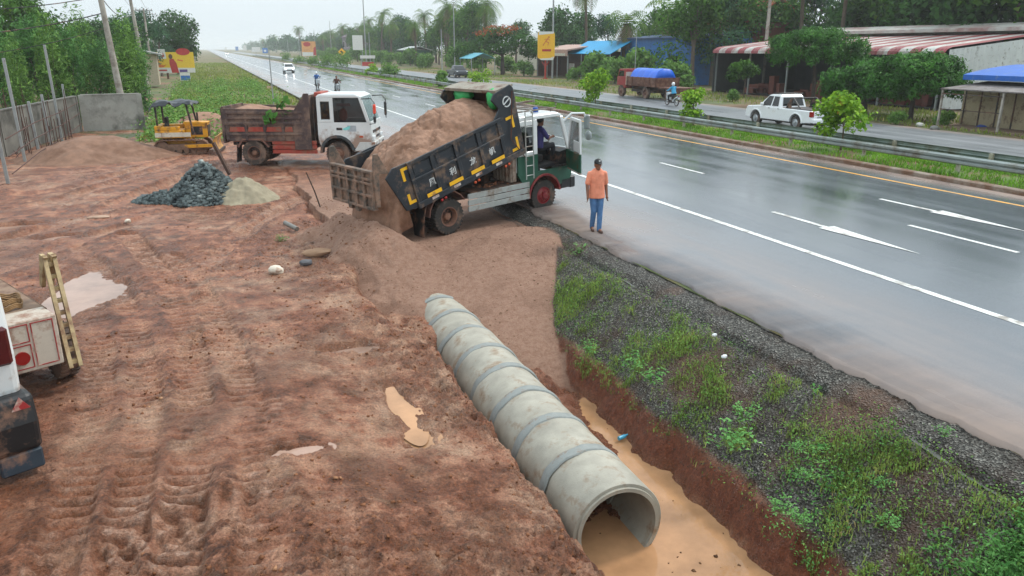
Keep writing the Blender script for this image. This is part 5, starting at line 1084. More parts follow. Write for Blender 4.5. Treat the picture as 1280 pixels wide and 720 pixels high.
b=MB(); b.prism([(1.0,1.45),(4.2,1.45),(4.0,2.15),(1.1,2.15)],'y',.1,.125); b.build('side_window',M_DKGL,VT)
for x in (1.0,4.0): wheel(VT,x,.3,.36,.22,-1,M_ALLOY,M_TYREMUD,lugs=0)
# ================================================================ piles and debris
def pile(name,c,rx,ry,h,m,label,cat,rz=0,seed=0,n=70,pw=1.15,rough=.06,skew=0.):
    u=np.linspace(-1.15,1.15,n); U,V_=np.meshgrid(u,u); r=np.hypot(U,V_*(1+.0*U))+.14*fbm(U*1.6,V_*1.6,300+seed,3)
    z=h*np.clip(1.04-r**pw,-.3,1)-.06*sst(.25,0,r)*h+rough*fbm(U*3,V_*3,310+seed,4)+rough*.5*fbm(U*11,V_*11,311+seed,3)
    P=np.stack([U*rx,V_*ry,z],-1).reshape(-1,3); keep=gridfaces(n,n); rr=(np.hypot(U,V_)).reshape(-1); keep=keep[(rr[keep]<1.16).all(1)]
    o=npmesh(name,P,keep,m,smooth=True); o.location=c; o.rotation_euler=(0,0,rz); return tag(o,label,cat)
p=at(118,205,-.3); pile('sand_heap',(p.x-.1,p.y+1.6,-.42),3.4,2.7,1.15,mat('dark damp sand','#80604d',.85,var=.2,vs=4,dirt='#664632',damt=.4,ds=1.1,bump=.6,bs=30),'wide smooth heap of brown sand beside the unfinished fence','sand heap',seed=1)
pile('sand_heap',(-.35,44.2,-.3),2.6,1.9,1.25,M_SAND,'low sand heap behind the yellow bulldozer','sand heap',seed=2)
pile('sand_heap',(1.7,42.5,-.3),2.2,2.0,1.75,M_SAND,'taller sand heap between the bulldozer and the parked truck bed','sand heap',seed=3)
M_ROCK=mat('crushed blue-grey rock','#4c5558',.7,var=.5,vs=2.5,dirt='#7d6a58',damt=.15,ds=1.5)
M_LIME=mat('pale limestone fines','#8e846e',.9,var=.15,vs=4,bump=.5,bs=30)
gp=at(248,256,-.4); rg=np.random.RandomState(4)
def gpile(U,Y): return 1.0*np.clip(1-np.hypot((U+.05)/1.05,Y/1.1)**1.1,-.2,1)
def stones(n,pos,size,rg,m,name,parent=None):
    base=np.array([(1,0,0),(-1,0,0),(0,1,0),(0,-1,0),(0,0,1),(0,0,-1),(.6,.6,.6),(-.6,.6,.5),(.6,-.6,.5),(-.6,-.6,-.6)],float)[:6]
    cube=np.array([(-1,-1,-1),(1,-1,-1),(1,1,-1),(-1,1,-1),(-1,-1,1),(1,-1,1),(1,1,1),(-1,1,1)],float); cf=np.array([(0,3,2,1),(4,5,6,7),(0,1,5,4),(1,2,6,5),(2,3,7,6),(3,0,4,7)])
    V_=cube[None]*rg.uniform(.45,1.1,(n,8,3))*np.stack([size,size*rg.uniform(.5,1,n),size*rg.uniform(.4,.8,n)],-1)[:,None,:]
    a=rg.uniform(0,6.28,n); t=rg.uniform(-.9,.9,n); ca,sa,ct,st_=np.cos(a),np.sin(a),np.cos(t),np.sin(t)
    X_,Y_,Z_=V_[...,0],V_[...,1],V_[...,2]; Y2=Y_*ct[:,None]-Z_*st_[:,None]; Z2=Y_*st_[:,None]+Z_*ct[:,None]
    X3=X_*ca[:,None]-Y2*sa[:,None]; Y3=X_*sa[:,None]+Y2*ca[:,None]
    P=np.stack([X3,Y3,Z2],-1)+pos[:,None,:]; Fs=(cf[None]+8*np.arange(n)[:,None,None]).reshape(-1,4)
    return npmesh(name,P.reshape(-1,3),Fs,m,parent=parent)
n=4600; U=rg.uniform(-2.6,1.35,n); Yp=rg.uniform(-1.25,1.25,n)
def rockh(U,Y):
    main=1.2*np.clip(1-np.hypot((U-.25)/1.3,Y/1.2)**1.1,0,1); tail=.34*np.clip(1-np.hypot((U+1.0)/.95,(Y+.3)/.6),0,1); return np.maximum(main,tail)
hh=rockh(U,Yp); k=hh>.03; U,Yp,hh=U[k],Yp[k],hh[k]
GPT=thing('gravel_pile',(gp.x+.0,gp.y+.9,-.42),'heap of blue-grey crushed rock on the bare ground','gravel pile',rz=R(-20))
stones(len(U),np.stack([U,Yp,hh+.0],-1),(.025+.075*rg.uniform(0,1,len(U))**1.8),rg,leafmat('crushed rock shades','#242b2e','#6f7978','#a9aea8',0.,2.),'rocks',GPT)['kind']='stuff'
GU,GV=np.meshgrid(np.linspace(-2.7,1.5,50),np.linspace(-1.4,1.4,40)); GZ2=rockh(GU,GV)-.06; npmesh('core',np.stack([GU,GV,GZ2],-1).reshape(-1,3),gridfaces(40,50),M_ROCK,smooth=True,parent=GPT)
pile('limestone_heap',(gp.x+1.35,gp.y+.35,-.44),1.05,1.0,.75,M_LIME,'pale heap of limestone sand against the crushed rock','sand heap',rz=R(-20),seed=5,rough=.08)
def lump(px,py,z,r,m,name,label,cat,seed,amp=.35):
    p=at(px,py,z); zz=hz(p.x,p.y); p=at(px,py,zz); return crumple(name,(0,0,0),r,m,Matrix.Translation((p.x,p.y,zz+r[2]*.55)),seed,label,cat,18,amp)
M_STONE=mat('pale stone','#c9b79a',.8,var=.15); M_STONEW=mat('white stone','#cfc5b4',.8,var=.15,dirt='#8a6450',damt=.3)
lump(345,341,-.5,(.16,.12,.1),M_STONEW,'stone','white stone in the middle of the clay bank','stone',41)
lump(268,249,-.4,(.3,.12,.1),M_STONE,'stone','cream stone lying at the foot of the crushed rock','stone',42)
lump(123,273,-.45,(.3,.1,.05),mat('dull clay slab','#a58a76',.85,var=.2),'stone','long pale slab of clay in the wheel ruts','clay lump',43)
lump(160,278,-.45,(.08,.07,.06),M_STONEW,'stone','tiny white pebble beside the crossing wheel ruts','stone',44)
lump(397,318,-.5,(.3,.15,.09),mat('clay ball','#97785f',.9,var=.15,vs=3),'clay_lump','long pale clay lump at the edge of the tipped sand','clay lump',45)
lump(383,330,-.5,(.14,.1,.07),mat('grey rag','#5d5d60',.9),'rag','dark grey rag on the clay bank','rag',46)
lump(580,438,-1.6,(.2,.1,.1),mat('dark mud clod','#3a2418',.8,var=.2),'mud_clod','dark clod in the pool beside the pipes','mud lump',48)
lump(612,473,-1.65,(.32,.18,.09),mat('wet mud clod','#5a3525',.6,var=.2),'mud_clod','broad wet mud lump against the pipe rings','mud lump',49)
lump(875,662,WATER_Z,(.1,.03,.03),M_STONEW,'litter','pale litter with a twig drifting on the ditch water','litter',50)
lump(748,434,-.7,(.03,.03,.035),mat('white plastic','#d6d8d9',.3),'litter','crumpled white plastic cup among the roadside weeds','litter',51)
lump(893,420,-.5,(.045,.03,.03),mat('white plastic','#d6d8d9',.3),'litter','white plastic bag on the gravel slope','litter',52)
lump(905,447,-.5,(.05,.035,.03),mat('white plastic','#d6d8d9',.3),'litter','small white plastic scrap low on the gravel slope','litter',53)
for i,(px,py,s) in enumerate(((1045,655,.28),(885,512,.17),(945,585,.2))):
    p=at(px,py,-.6); zz=hz(p.x,p.y); p=at(px,py,zz)
    pile('soil_heap',(p.x,p.y,zz-.02),s,s*.85,s*.42,M_SAND,('ant hill of pink earth in the weeds by the thick ferny patch','small earth mound by the ditch brink, farthest of three','small earth mound half hidden by weeds above the ditch')[i],'earth mound',seed=20+i,n=30,rough=.03)
b=MB(); p=at(779,547,-1.68); b.tube([(p.x-.08,p.y,-1.68),(p.x+.04,p.y+.03,-1.68),(p.x+.07,p.y+.035,-1.67),(p.x+.1,p.y+.04,-1.665)],[.032,.032,.014,.014],10); o=b.build('plastic_bottle',mat('light blue bottle','#4aa0c0',.25),smooth=True); tag(o,'light blue bottle lying in the mud right of the pipe','bottle')
def stick(p,q,r,m,label,cat='stick',name='stick'):
    b=MB(); b.tube([p,Vector(p).lerp(Vector(q),.5)+Vector((.02,0,.01)),q],[r,r*.9,r*.7],7); return tag(b.build(name,m),label,cat)
M_WOOD=mat('dark wet wood','#3b2c22',.8,var=.2)
p=at(402,262,-.3); p2=at(384,222,.25); stick((p.x,p.y,-.35),(p2.x-.25,p2.y-9.2 if False else p.y+.25,.75),.022,M_WOOD,'thin dark rod stuck in the clay left of the tailgate','rod','rod')
p=at(372,292,-.4); b=MB(); b.tube([(p.x-.25,p.y+.5,-.2),(p.x,p.y,-.28)],.06,10); tag(b.build('pipe_offcut',mat('grey tube','#76736d',.5),smooth=True),'short grey tube sticking out of the clay bank','tube')
p=at(285,215,-.3); b=MB(); b.bar((gp.x+1.0,gp.y+1.0,.3),(gp.x+.62,gp.y+1.15,1.3),.14,.08); tag(b.build('shovel_plank',mat('rusty board','#4a3328',.8)),'dark plank leaning out of the top of the crushed rock','plank')
# ================================================================ left: slab, fence, walls, poles
M_WALL=mat('stained rendered wall','#9d9a92',.85,var=.18,vs=.9,dirt='#5c5b53',damt=.36,ds=.55,bump=.2,bs=12)
b=MB(); b.add([(-12,25,-.33),(-6.6,27.5,-.33),(-6.0,47.4,-.33),(-12,47.4,-.33)],[(0,1,2,3)]); b.add([(-6.0,40,-.331),(-1.0,42,-.331),(-1.5,47.6,-.331),(-6.0,47.4,-.331)],[(0,1,2,3)])
tag(b.build('concrete_slab',mat('wet pale slab','#8e857c',.3,var=.15,vs=.7,dirt='#75594a',damt=.35,ds=.5)),'wet pale ground slab along the unfinished fence','slab',kind='structure')
M_WALLD=mat('dark streaked wall','#6d6b64',.9,var=.25,vs=1.1,dirt='#45443e',damt=.5,ds=.7,bump=.2,bs=12)
def wall(a,c,h,label,th=.18,cap=.06,z=-.35,M_WALL=M_WALL):
    T=thing('boundary_wall',(a[0],a[1],z),label,'wall',rz=math.atan2(c[1]-a[1],c[0]-a[0])); l=math.hypot(c[0]-a[0],c[1]-a[1])
    b=MB(); b.box(0,l,-th/2,th/2,0,h); b.build('wall_face',M_WALL,T)
    b=MB(); b.box(-.03,l+.03,-th/2-.03,th/2+.03,h,h+cap); b.build('coping',M_WALL,T)
    for x in ([0,l] if l<6 else [l*i/7 for i in range(8)]):
        b=MB(); b.box(x-.13,x+.13,-th/2-.04,th/2+.04,0,h+.02); b.build('pier',M_WALL,T)
wall((-6.45,47.8),(-3.65,48.2),2.0,'short grey rendered wall across the end of the work site')
wall((-6.75,47.6),(-10.2,24.),1.95,'long stained boundary wall behind the unfinished fence',M_WALL=M_WALLD)
M_POST=mat('galvanised post','#989c9b',.45,metal=.3,var=.12,dirt='#6d4a38',damt=.2)
posts=[(11,233,2.9),(33,209,4.1),(51,201,2.4),(66,189,2.5),(79,182,4.6),(88,166,2.6),(99,150,3.9),(107,148,4.3)]
desc=['leaning fence post nearest the camera at the left edge','tall fence post, second from the left edge','short fence post before the rusty bars','short fence post beside the middle tall one','tallest fence post in the middle of the row','thin fence post behind the sand heap','fence post carrying the white meter box','last fence post at the corner of the grey walls']
for i,((px,py,h),d) in enumerate(zip(posts,desc)):
    p=at(px,py,-.35); t=thing('fence_post',(p.x,p.y,-.36),d,'fence post',group='posts of the unfinished fence'); t.rotation_euler=(R(RNG.uniform(-1.5,1.5)),R(RNG.uniform(-2.5,.5)),0)
    b=MB(); b.box(-.05,.05,-.05,.05,0,h); b.build('post',M_POST,t,bevel=.008)
    b=MB(); b.box(-.16,.16,-.16,.16,-.05,.1); b.build('footing',M_WALL,t)
    if i==6: b=MB(); b.box(-.14,.2,-.16,-.05,h-1.1,h-.45); b.build('meter_box',mat('white meter box','#c9cccb',.4),t,bevel=.02)
b=MB()      # rusty bars and reinforcement lying and leaning along the fence
for i in range(90):
    p=at(RNG.uniform(-10,95),RNG.uniform(165,205),-.3); a=RNG.uniform(-.4,.4); l=RNG.uniform(.6,2.2); q=RNG.random()
    if q<.35: e=(p.x+l*math.sin(a),p.y+l,RNG.uniform(-.25,.3))
    else: e=(p.x+.2*a,p.y+.15*a,RNG.uniform(.8,2.2))
    b.tube([(p.x,p.y,-.3),((p.x+e[0])/2,(p.y+e[1])/2,(e[2]-.3)/2+.04),e],.016,5)
for z in (.25,.8,1.35):
    b.tube([(-6.15,28.5,z),(-6.3,34,z+.04),(-6.35,40,z-.02),(-6.5,47,z)],.02,5)
tag(b.build('reinforcing_bars',mat('rusty bar','#4b2f25',.8,var=.2)),'tangle of rusty reinforcing bars along the unfinished fence',"reinforcing bars")
M_POLE=mat('weathered concrete pole','#a09a90',.8,var=.15,vs=1.2,dirt='#6a5b4e',damt=.4,ds=1.)
def upole(x,y,h,r,label,arms,lean=(0,0),arml=2.2,z=-.3,name='utility_pole',cat='utility pole',m=None):
    T=thing(name,(x,y,z),label,cat,rot=(lean[0],lean[1],0)); b=MB(); b.tube([(0,0,0),(0,0,h)],[r,r*.62],12); b.build('pole',m or M_POLE,T,smooth=True)
    for a in arms:
        b=MB(); b.box(-arml/2,arml/2,-.05,.05,a-.06,a+.06); b.bar((-.5,0,a-.05),(0,0,a-.55),.04); b.bar((.5,0,a-.05),(0,0,a-.55),.04); c=b.build('crossarm',M_POST,T)
        for k in (-.45,-.2,.2,.45): b=MB(); b.lathe([(.03,0),(.06,.06),(.03,.1),(.05,.16),(.02,.22)],(k*arml,0,a+.06),'z',8); b.build('insulator',M_BROWNRIM,c)
    return T
upole(at_y(144,51.5),51.5,8.4,.21,'thick mottled concrete pole behind the short grey wall',[8.1],lean=(0,R(-3.0)))
upole(at_y(178,80),80,9.3,.2,'second concrete pole with a crossarm near the top, left of the billboard',[8.8],lean=(0,R(-3)),z=-.1)
upole(at_y(186,122),122,9.6,.18,'thin pole with a crossarm behind the second concrete pole',[9.3])
upole(at_y(193,170),170,11.,.17,'faraway thin pole with a crossarm beside the round tree',[10.6])
def wire(P,sag,r,label,n=14):
    b=MB(); pts=[]
    for i in range(len(P)-1):
        for k in range(n): t=k/n; v=Vector(P[i]).lerp(Vector(P[i+1]),t); v.z-=sag*4*t*(1-t); pts.append(v)
    pts.append(Vector(P[-1])); b.tube(pts,r,5); return tag(b.build('power_line',M_BLACK),label,'cable')
bx=at_y(144,51.5)-.35; b2=at_y(178,80)-.3; b3=at_y(186,122); b4=at_y(193,170)
wire([(-22,40,5.4),(bx,51.5,6.0)],1.2,.03,'thick cable sagging lowest from the left to the mottled pole')
wire([(-20,44,6.6),(bx,51.5,6.9),(b2,80,7.4)],.9,.025,'cable looping past the mottled pole to the second pole')
wire([(-24,50,4.8),(bx,51.5,5.2)],1.5,.02,'slack thin cable crossing in front of the left trees')
wire([(bx+.3,51.5,7.9),(b2+.6,80,8.8),(b3+.6,122,9.4),(b4+.6,170,10.7)],.5,.015,'thin wire along the crossarms on the road side')
wire([(-14,30,9.8),(bx-.3,51.5,8.1),(b2-.9,80,8.85),(b3-.9,122,9.4),(b4-.9,170,10.7)],.5,.015,'thin wire along the crossarms on the field side')
def signboard(name,x,y,z0,w,h,label,cat,base,posts,pm,panels=(),rz=0,thick=.12,zg=-.3):
    T=thing(name,(x,y,zg),label,cat,rz=rz); b=MB(); b.box(-w/2,w/2,-thick/2,thick/2,z0,z0+h); bd=b.build('board',base,T,bevel=.01)
    for (px_,pw) in posts: b=MB(); b.box(px_-pw/2,px_+pw/2,.0+thick/2,thick/2+pw,0,z0+h*.7); b.build('post',pm,T)
    for k,(poly,m) in enumerate(panels):
        b=MB(); b.prism(poly,'y',-thick/2-.012-.003*k,-thick/2-.004-.001*k); b.build('print',m,bd)
    return T
M_BY=mat('billboard yellow','#e8c02a',.5,var=.06); M_BW=mat('billboard white','#d9d7d0',.5,var=.05); M_BO=mat('billboard orange','#d9742c',.5,var=.15,vs=2); M_BR=mat('billboard red','#b5312c',.5,var=.2,vs=2); M_BP=mat('billboard purple','#5b4586',.5); M_BB=mat('billboard blue','#2f6fb5',.5,var=.15,vs=3)
def ell(cx,cz,a,c,n=18,t0=0,t1=360): return [(cx+a*math.cos(R(t0+(t1-t0)*i/n)),cz+c*math.sin(R(t0+(t1-t0)*i/n))) for i in range(n)]
yB=128.; sB=yB/950.*1.08
w_=6.6; h_=3.5; z0=1.05
signboard('billboard',at_y(215.5,yB),yB,z0,w_,h_,'large yellow and white roadside billboard with a red figure, left of the highway','billboard',M_BY,[(-1.3,.35)],mat('rusty billboard post','#5d3c2c',.8),
 [([(-3.3,z0),(3.3,z0),(3.3,z0+.8),(-3.3,z0+.9)],M_BW),(ell(-2.2,z0+2.0,1.0,1.1),M_BO),(ell(-1.8,z0+2.1,.7,.8),M_BY),([(-2.5,z0+2.3),(-1.2,z0+2.4),(-1.3,z0+4.0),(-2.5,z0+4.0)],M_BW),([(-.55,z0),(.6,z0),(.35,z0+1.6),(-.1,z0+2.4),(-.75,z0+2.3),(-.8,z0+1.5)],M_BR),(ell(-.5,z0+2.75,.32,.42),mat('billboard brown','#5b3a2c',.5)),(ell(1.6,z0+3.55,1.15,.6),M_BR),([(.5,z0+2.1),(1.4,z0+1.9),(1.5,z0+2.1),(.6,z0+2.3)],M_BO),([(.7,z0+.1),(2.0,z0+.1),(2.0,z0+.55),(.7,z0+.55)],M_BP),([(-2.6,z0+.3),(-1.3,z0+.3),(-1.3,z0+.55),(-2.6,z0+.55)],M_BR),([(-1.95,z0+2.7),(-1.5,z0+2.7),(-1.6,z0+3.3),(-1.85,z0+3.3)],M_BR)],rz=R(2)).scale=(.84,.84,.84)
signboard('notice_board',at_y(227,104),104,.6,1.15,.9,'small blue and white notice board on thin legs below the billboard','sign',M_BW,[(-.5,.06),(.5,.06)],M_POST,[([(-.5,.66),(.55,.66),(.55,1.2),(-.5,1.2)],M_BB)])
# lamp-like thin rod beside the parked truck, on the verge
p=at(343,140,-.1); upole(p.x,p.y,4.2,.045,'thin pale marker rod on the verge above the parked truck bed',[],z=-.2,name='marker_rod',cat='rod',m=M_POST)
# ================================================================ guard rails
M_RAIL=mat('galvanised rail','#8f9794',.4,metal=.45,var=.14,vs=1.2,dirt='#6d604f',damt=.38,ds=.8)
M_RAILB=mat('weathered back rail','#7d8a85',.45,metal=.4,var=.15,vs=1.2,dirt='#5c5a48',damt=.4,ds=.8)
def guardrail(x,label,m,face):
    T=thing('guard_rail',(x,0,.0),label,'guard rail'); b=MB()
    prof=[(0,.46),(.055,.50),(.055,.56),(0,.605),(.055,.65),(.055,.71),(0,.76),(-.012,.76),(.043,.71),(.043,.65),(-.012,.605),(.043,.56),(.043,.50),(-.012,.46)]
    b.prism([(q*face,z) for q,z in prof],'y',-8,420); b.build('beam',m,T)
    for k in range(100):
        y=6+k*4.0; b=MB(); b.box(*sorted((-face*.03,-face*.13)),y-.055,y+.055,.05,.74); b.box(*sorted((-face*.012,-face*.03)),y-.06,y+.06,.5,.72); b.build('post',mat('rail post','#a29d8c',.6,var=.2,dirt='#6d5a46',damt=.4),T)
guardrail(22.6,'front steel guard rail along the edge of the highway median',M_RAIL,-1)
guardrail(24.2,'rear steel guard rail facing the service road',M_RAILB,1)
# ================================================================ right-hand side buildings
M_TIN=mat('corrugated grey tin','#8d9392',.5,metal=.3,var=.15,vs=1,dirt='#6d5b4a',damt=.25,ds=.6)
M_TINR=mat('faded red roof sheet','#7f2d31',.5,var=.2,vs=.9,dirt='#9a736e',damt=.25,ds=.5)
M_TINW=mat('pale roof sheet','#aeada6',.5,var=.15,vs=.9,dirt='#8d6f69',damt=.45,ds=.4)
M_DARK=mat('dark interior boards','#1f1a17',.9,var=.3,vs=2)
M_DWOOD=mat('reddish carved wood','#5d2a1c',.6,var=.3,vs=3)
def corr(y0,y1,f,pitch=.22,amp=.03,nn=8):
    pass
SX,SY0,SY1=46.0,38.8,64.6
SH=thing('open_shed',(SX,SY0,0),'long open-fronted furniture shed under a red and white striped tin roof','shed')
# roof in stripes of red and pale sheets; the front edge curls down
prof=[(-.2,3.62),(-.16,3.86),(.05,4.05),(.4,4.16),(10.,5.15)]
n=27; L_=SY1-SY0
for i in range(n):
    y0=L_*i/n; y1=L_*(i+1)/n; b=MB(); vs=[];k=0
    m=6
    for j in range(m+1):
        yy_=y0+(y1-y0)*j/m; dz=.035 if j%2 else 0
        for (x,z) in prof: vs.append((x,yy_,z+dz))
    q=len(prof); fs=[(j*q+a,(j+1)*q+a,(j+1)*q+a+1,j*q+a+1) for j in range(m) for a in range(q-1)]
    b.add(vs,fs); b.build('roof_sheet',M_TINR if i%2==0 else M_TINW,SH)
b=MB(); b.prism([(8.6,5.3),(11.4,5.75),(11.4,5.95),(8.6,5.55)],'y',-.4,L_-1.5); b.box(10,10.2,0,L_-1.5,4.9,5.7); b.build('ridge_roof',M_TINW,SH)
b=MB(); b.box(9.9,10.,0,L_,0,5.1); b.box(0,10,L_-.1,L_,0,4.2); b.build('back_wall',mat('shade-painted sheet wall','#333635',.6,var=.3,vs=1.5),SH)  # wall colour darkened to hold the shade inside the shed
b=MB()
nw=46; vs=[]
for j in range(nw+1):
    x=.2+(10.6-.2)*j/nw; vs+=[(x,(.05 if j%2 else 0),.1),(x,(.05 if j%2 else 0),4.0+.98*max(0,x-.3)/9.7)]
b.add(vs,[(2*j,2*j+2,2*j+3,2*j+1) for j in range(nw)]); b.build('side_wall',mat('pale corrugated side wall','#c3c7c6',.5,metal=.2,var=.12,vs=.6,dirt='#7c7369',damt=.2),SH)
for k in range(6): b=MB(); b.box(.2,.32,.4+k*(L_-.6)/5,.52+k*(L_-.6)/5,0,4.05); b.build('post',M_TIN,SH)
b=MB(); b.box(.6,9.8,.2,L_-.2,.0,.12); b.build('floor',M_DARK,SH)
# carved furniture stacked inside
for i in range(26):
    y=SY0+1.5+RNG.random()*(L_-4); x=SX+1.0+RNG.random()*2.2; w=RNG.uniform(.4,.9); h=RNG.uniform(.7,1.7)
    t=thing('wooden_chest' if i%2 else 'wooden_bench',(x,y,.12),'reddish carved wooden furniture standing in the open shed','furniture',rz=RNG.uniform(-.2,.2),group='wooden furniture for sale in the shed')
    b=MB()
    if i%2: b.box(-.3,.3,-w/2,w/2,.12,h); b.box(-.33,.33,-w/2-.03,w/2+.03,h,h+.05)
    else: b.box(-.3,.3,-w,w,.38,.44); b.box(.25,.31,-w,w,.44,h*.7)
    b.build('carcass',M_DWOOD,t,bevel=.01)
    b=MB()
    for sx in (-.26,.26):
        b.box(sx-.03,sx+.03,-(w/2-.05 if i%2 else w-.06),(w/2-.05 if i%2 else w-.06),0,.13 if i%2 else .39)
    b.build('leg_frame',M_DWOOD,t)
# tin-roofed stall and the blue roofed house at the right edge
KS=thing('market_stall',(37.6,20.,0),'shuttered plank stall under a low grey tin roof near the right edge','stall')
M_PLANK=mat('unpainted plank wall','#9c8f72',.8,var=.2,vs=1.5,dirt='#6d5a46',damt=.35)
b=MB(); b.prism([(-.9,1.98),(2.6,2.3),(2.6,2.36),(-.9,2.04)],'y',-4,11.); b.build('awning',mat('dark tin awning','#6d6764',.6,metal=.2,var=.2,vs=1,dirt='#4d4038',damt=.4),KS)
b=MB(); b.box(.9,1.0,-4,5.2,.1,2.2); b.box(.9,1.0,6.3,11.,.1,2.2); b.box(.9,1.0,5.2,6.3,2.0,2.2); b.build('plank_wall',M_PLANK,KS)
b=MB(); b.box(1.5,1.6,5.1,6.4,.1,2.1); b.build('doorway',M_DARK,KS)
for k in range(9): b=MB(); b.box(.86,.9,10.8-k*.95,10.86-k*.95,.1,2.1); b.build('batten',M_STEEL,KS)
for y in (7.4,10.9,0.5): b=MB(); b.box(-.85,-.75,y-.05,y+.05,0,2.0); b.build('post',M_POLE,KS)
b=MB(); b.box(-.85,-.8,7.4,10.9,1.75,1.8); b.box(-.85,-.8,7.4,10.9,.95,.99); b.build('rail',M_STEEL,KS)
b=MB(); b.box(-.9,5,-5,11.2,-.02,.08); b.build('slab',mat('earth floor','#7a6553',.9,var=.2),KS)
BH=thing('house',(41.,20.5,0),'cream house with a bulging blue roof behind the plank stall','house')
n=12; P=[(-2.4,2.45)]+[(-2.4+4.0*i/n,2.72+.5*(i/n)**.9+.06*math.sin(math.pi*i/n)) for i in range(n+1)]+[(1.6,2.5)]
b=MB(); b.prism(P,'y',-6,10.8); b.build('lower_roof',mat('blue sheet roof','#1b5cb0',.55,var=.12,vs=1.2,dirt='#7d8894',damt=.15),BH)
b=MB(); b.box(1.7,9,-6,6.8,0,4.6); b.build('wall',mat('cream render','#cfc5ae',.7,var=.08,dirt='#8d806c',damt=.2),BH)
b=MB(); b.prism([(1.2,4.55),(5.2,6.6),(9.4,4.5),(9.4,4.7),(5.2,6.85),(1.2,4.75)],'y',-6.4,7.2); b.build('upper_roof',mat('dark blue tile','#2c3f5f',.5,var=.2,vs=3),BH)
b=MB(); b.box(1.35,1.7,-6,6.95,4.35,4.6); b.build('cornice',mat('pink cornice','#c9a593',.6),BH)
b=MB(); b.box(1.66,1.7,4.2,5.1,3.3,4.1); w=b.build('window_frame',mat('pink frame','#b98676',.6),BH); b=MB(); b.box(1.63,1.66,4.3,5.0,3.4,4.0); b.build('pane',M_DKGL,w)
# bright blue shop further back
BS=thing('shop',(52,77.,0),'bright blue sheet-clad shop with a low sloping roof behind the trees','shop')
M_BLU=mat('bright blue sheet','#1b5f9e',.5,var=.15,vs=.8,dirt='#2c3b4a',damt=.25)
b=MB(); b.box(0,8,0,17,1.6,5.2); b.box(.8,8,0,17,0,1.6); b.build('wall',M_BLU,BS)
b=MB(); b.prism([(-.4,5.2),(8.4,5.9),(8.4,6.0),(-.4,5.32)],'y',-.4,17.4); b.build('roof',mat('deep blue roof','#22416b',.5,var=.1),BS)
b=MB(); b.prism([(-3.2,3.3),(.1,5.0),(.1,5.06),(-3.2,3.38)],'y',14,27); b.build('awning',mat('turquoise blue awning','#1f8fc0',.5,var=.1,vs=1),BS)
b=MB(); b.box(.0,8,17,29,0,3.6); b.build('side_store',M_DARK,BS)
b=MB(); b.prism([(-.6,4.1),(8,5.2),(8,5.3),(-.6,4.2)],'y',17.5,29); b.build('side_roof',mat('pale blue roof','#4f9cc4',.5,var=.1,vs=1),BS)
for y in (14.2,18.4,22.6,26.8): b=MB(); b.box(-3.1,-3.0,y-.06,y+.06,0,3.4); b.build('post',M_POST,BS)
for y in (3,8): b=MB(); b.box(-.02,0,y,y+2.2,1.7,3.2); b.build('window',M_DKGL,BS)
CF=thing('roadside_cafe',(47.5,101.,0),'low roadside cafe with a striped fascia beside the yellow sign','cafe')
b=MB(); b.prism([(-.2,3.0),(-.2,3.9),(5,4.6),(5,4.5),(0,3.7),(0,3.0)],'y',0,11); b.build('fascia_roof',mat('faded pink fascia','#a98a7c',.6,var=.2,vs=2),CF)
b=MB(); b.box(-.22,-.2,.4,10.6,3.05,3.4); b.build('fascia_lettering_band',mat('pale fascia band','#b9b6a8',.6,var=.3,vs=5),CF)
b=MB(); b.box(4,4.1,0,11,0,4.2); b.box(0,4,10.9,11,0,3.7); b.build('back_wall',mat('dim brick','#5d4238',.9,var=.3),CF)
for y in (.1,3.6,7.2,10.8): b=MB(); b.box(0,.1,y-.05,y+.05,0,3.2); b.build('post',M_POST,CF)
b=MB(); b.box(1.5,1.55,1,3.4,0,2.0); b.build('screen',M_TINW,CF)
def house(name,x,y,w,d,h,rh,wm,rm,label,cat='house',hip=True,win=3):
    T=thing(name,(x,y,0),label,cat); b=MB(); b.box(0,d,0,w,0,h); b.build('wall',wm,T)
    b=MB(); e=.6
    if hip: b.add([(-e,-e,h),(d+e,-e,h),(d+e,w+e,h),(-e,w+e,h),(d/2,w*.3,h+rh),(d/2,w*.7,h+rh),(-e,-e,h-.15),(d+e,-e,h-.15),(d+e,w+e,h-.15),(-e,w+e,h-.15)],[(0,1,4),(1,2,5,4),(2,3,5),(3,0,4,5),(6,7,1,0),(7,8,2,1),(8,9,3,2),(9,6,0,3),(9,8,7,6)])
    else: b.prism([(-e,h-.1),(d/2,h+rh),(d+e,h-.1),(d+e,h+.05),(d/2,h+rh+.15),(-e,h+.05)],'y',-e,w+e)
    b.build('roof',rm,T)
    for k in range(win):
        y0=w*(k+.3)/win; b=MB(); b.box(-.04,0,y0,y0+w/win*.4,h*.5,h*.8); f=b.build('window_frame',M_BW,T); b=MB(); b.box(-.06,-.04,y0+.08,y0+w/win*.4-.08,h*.5+.08,h*.8-.08); b.build('pane',M_DKGL,f)
    return T
M_CREAM=mat('cream wall','#bdb6a5',.8,var=.1,dirt='#7d7566',damt=.2)
hx=58; house('house',hx,at_x(440,hx)-2,26,12,8.6,4.,mat('dim mauve wall','#7c7076',.8),mat('mauve tile roof','#6a5963',.7,var=.15,vs=1),'two-storey house with a mauve hipped roof rising above the far trees')
house('house',60,138,14,9,5.4,1.6,M_CREAM,mat('grey sheet roof','#9a9a97',.5,var=.15),'pale two-storey house behind the coconut palms',hip=False)
house('house',60,78,11,8,7.0,2.6,mat('red-brown timber','#6f3426',.8,var=.2),mat('red tile roof','#a4512f',.7,var=.2,vs=2),'red-tiled house half hidden by hanging dead fronds',hip=False)
house('house',-34,83,9,10,5.2,2.0,mat('red timber wall','#8e2f2c',.7,var=.15),mat('slate blue roof','#4c5660',.5,var=.15),'red timber house with a grey roof beyond the left trees',hip=False)
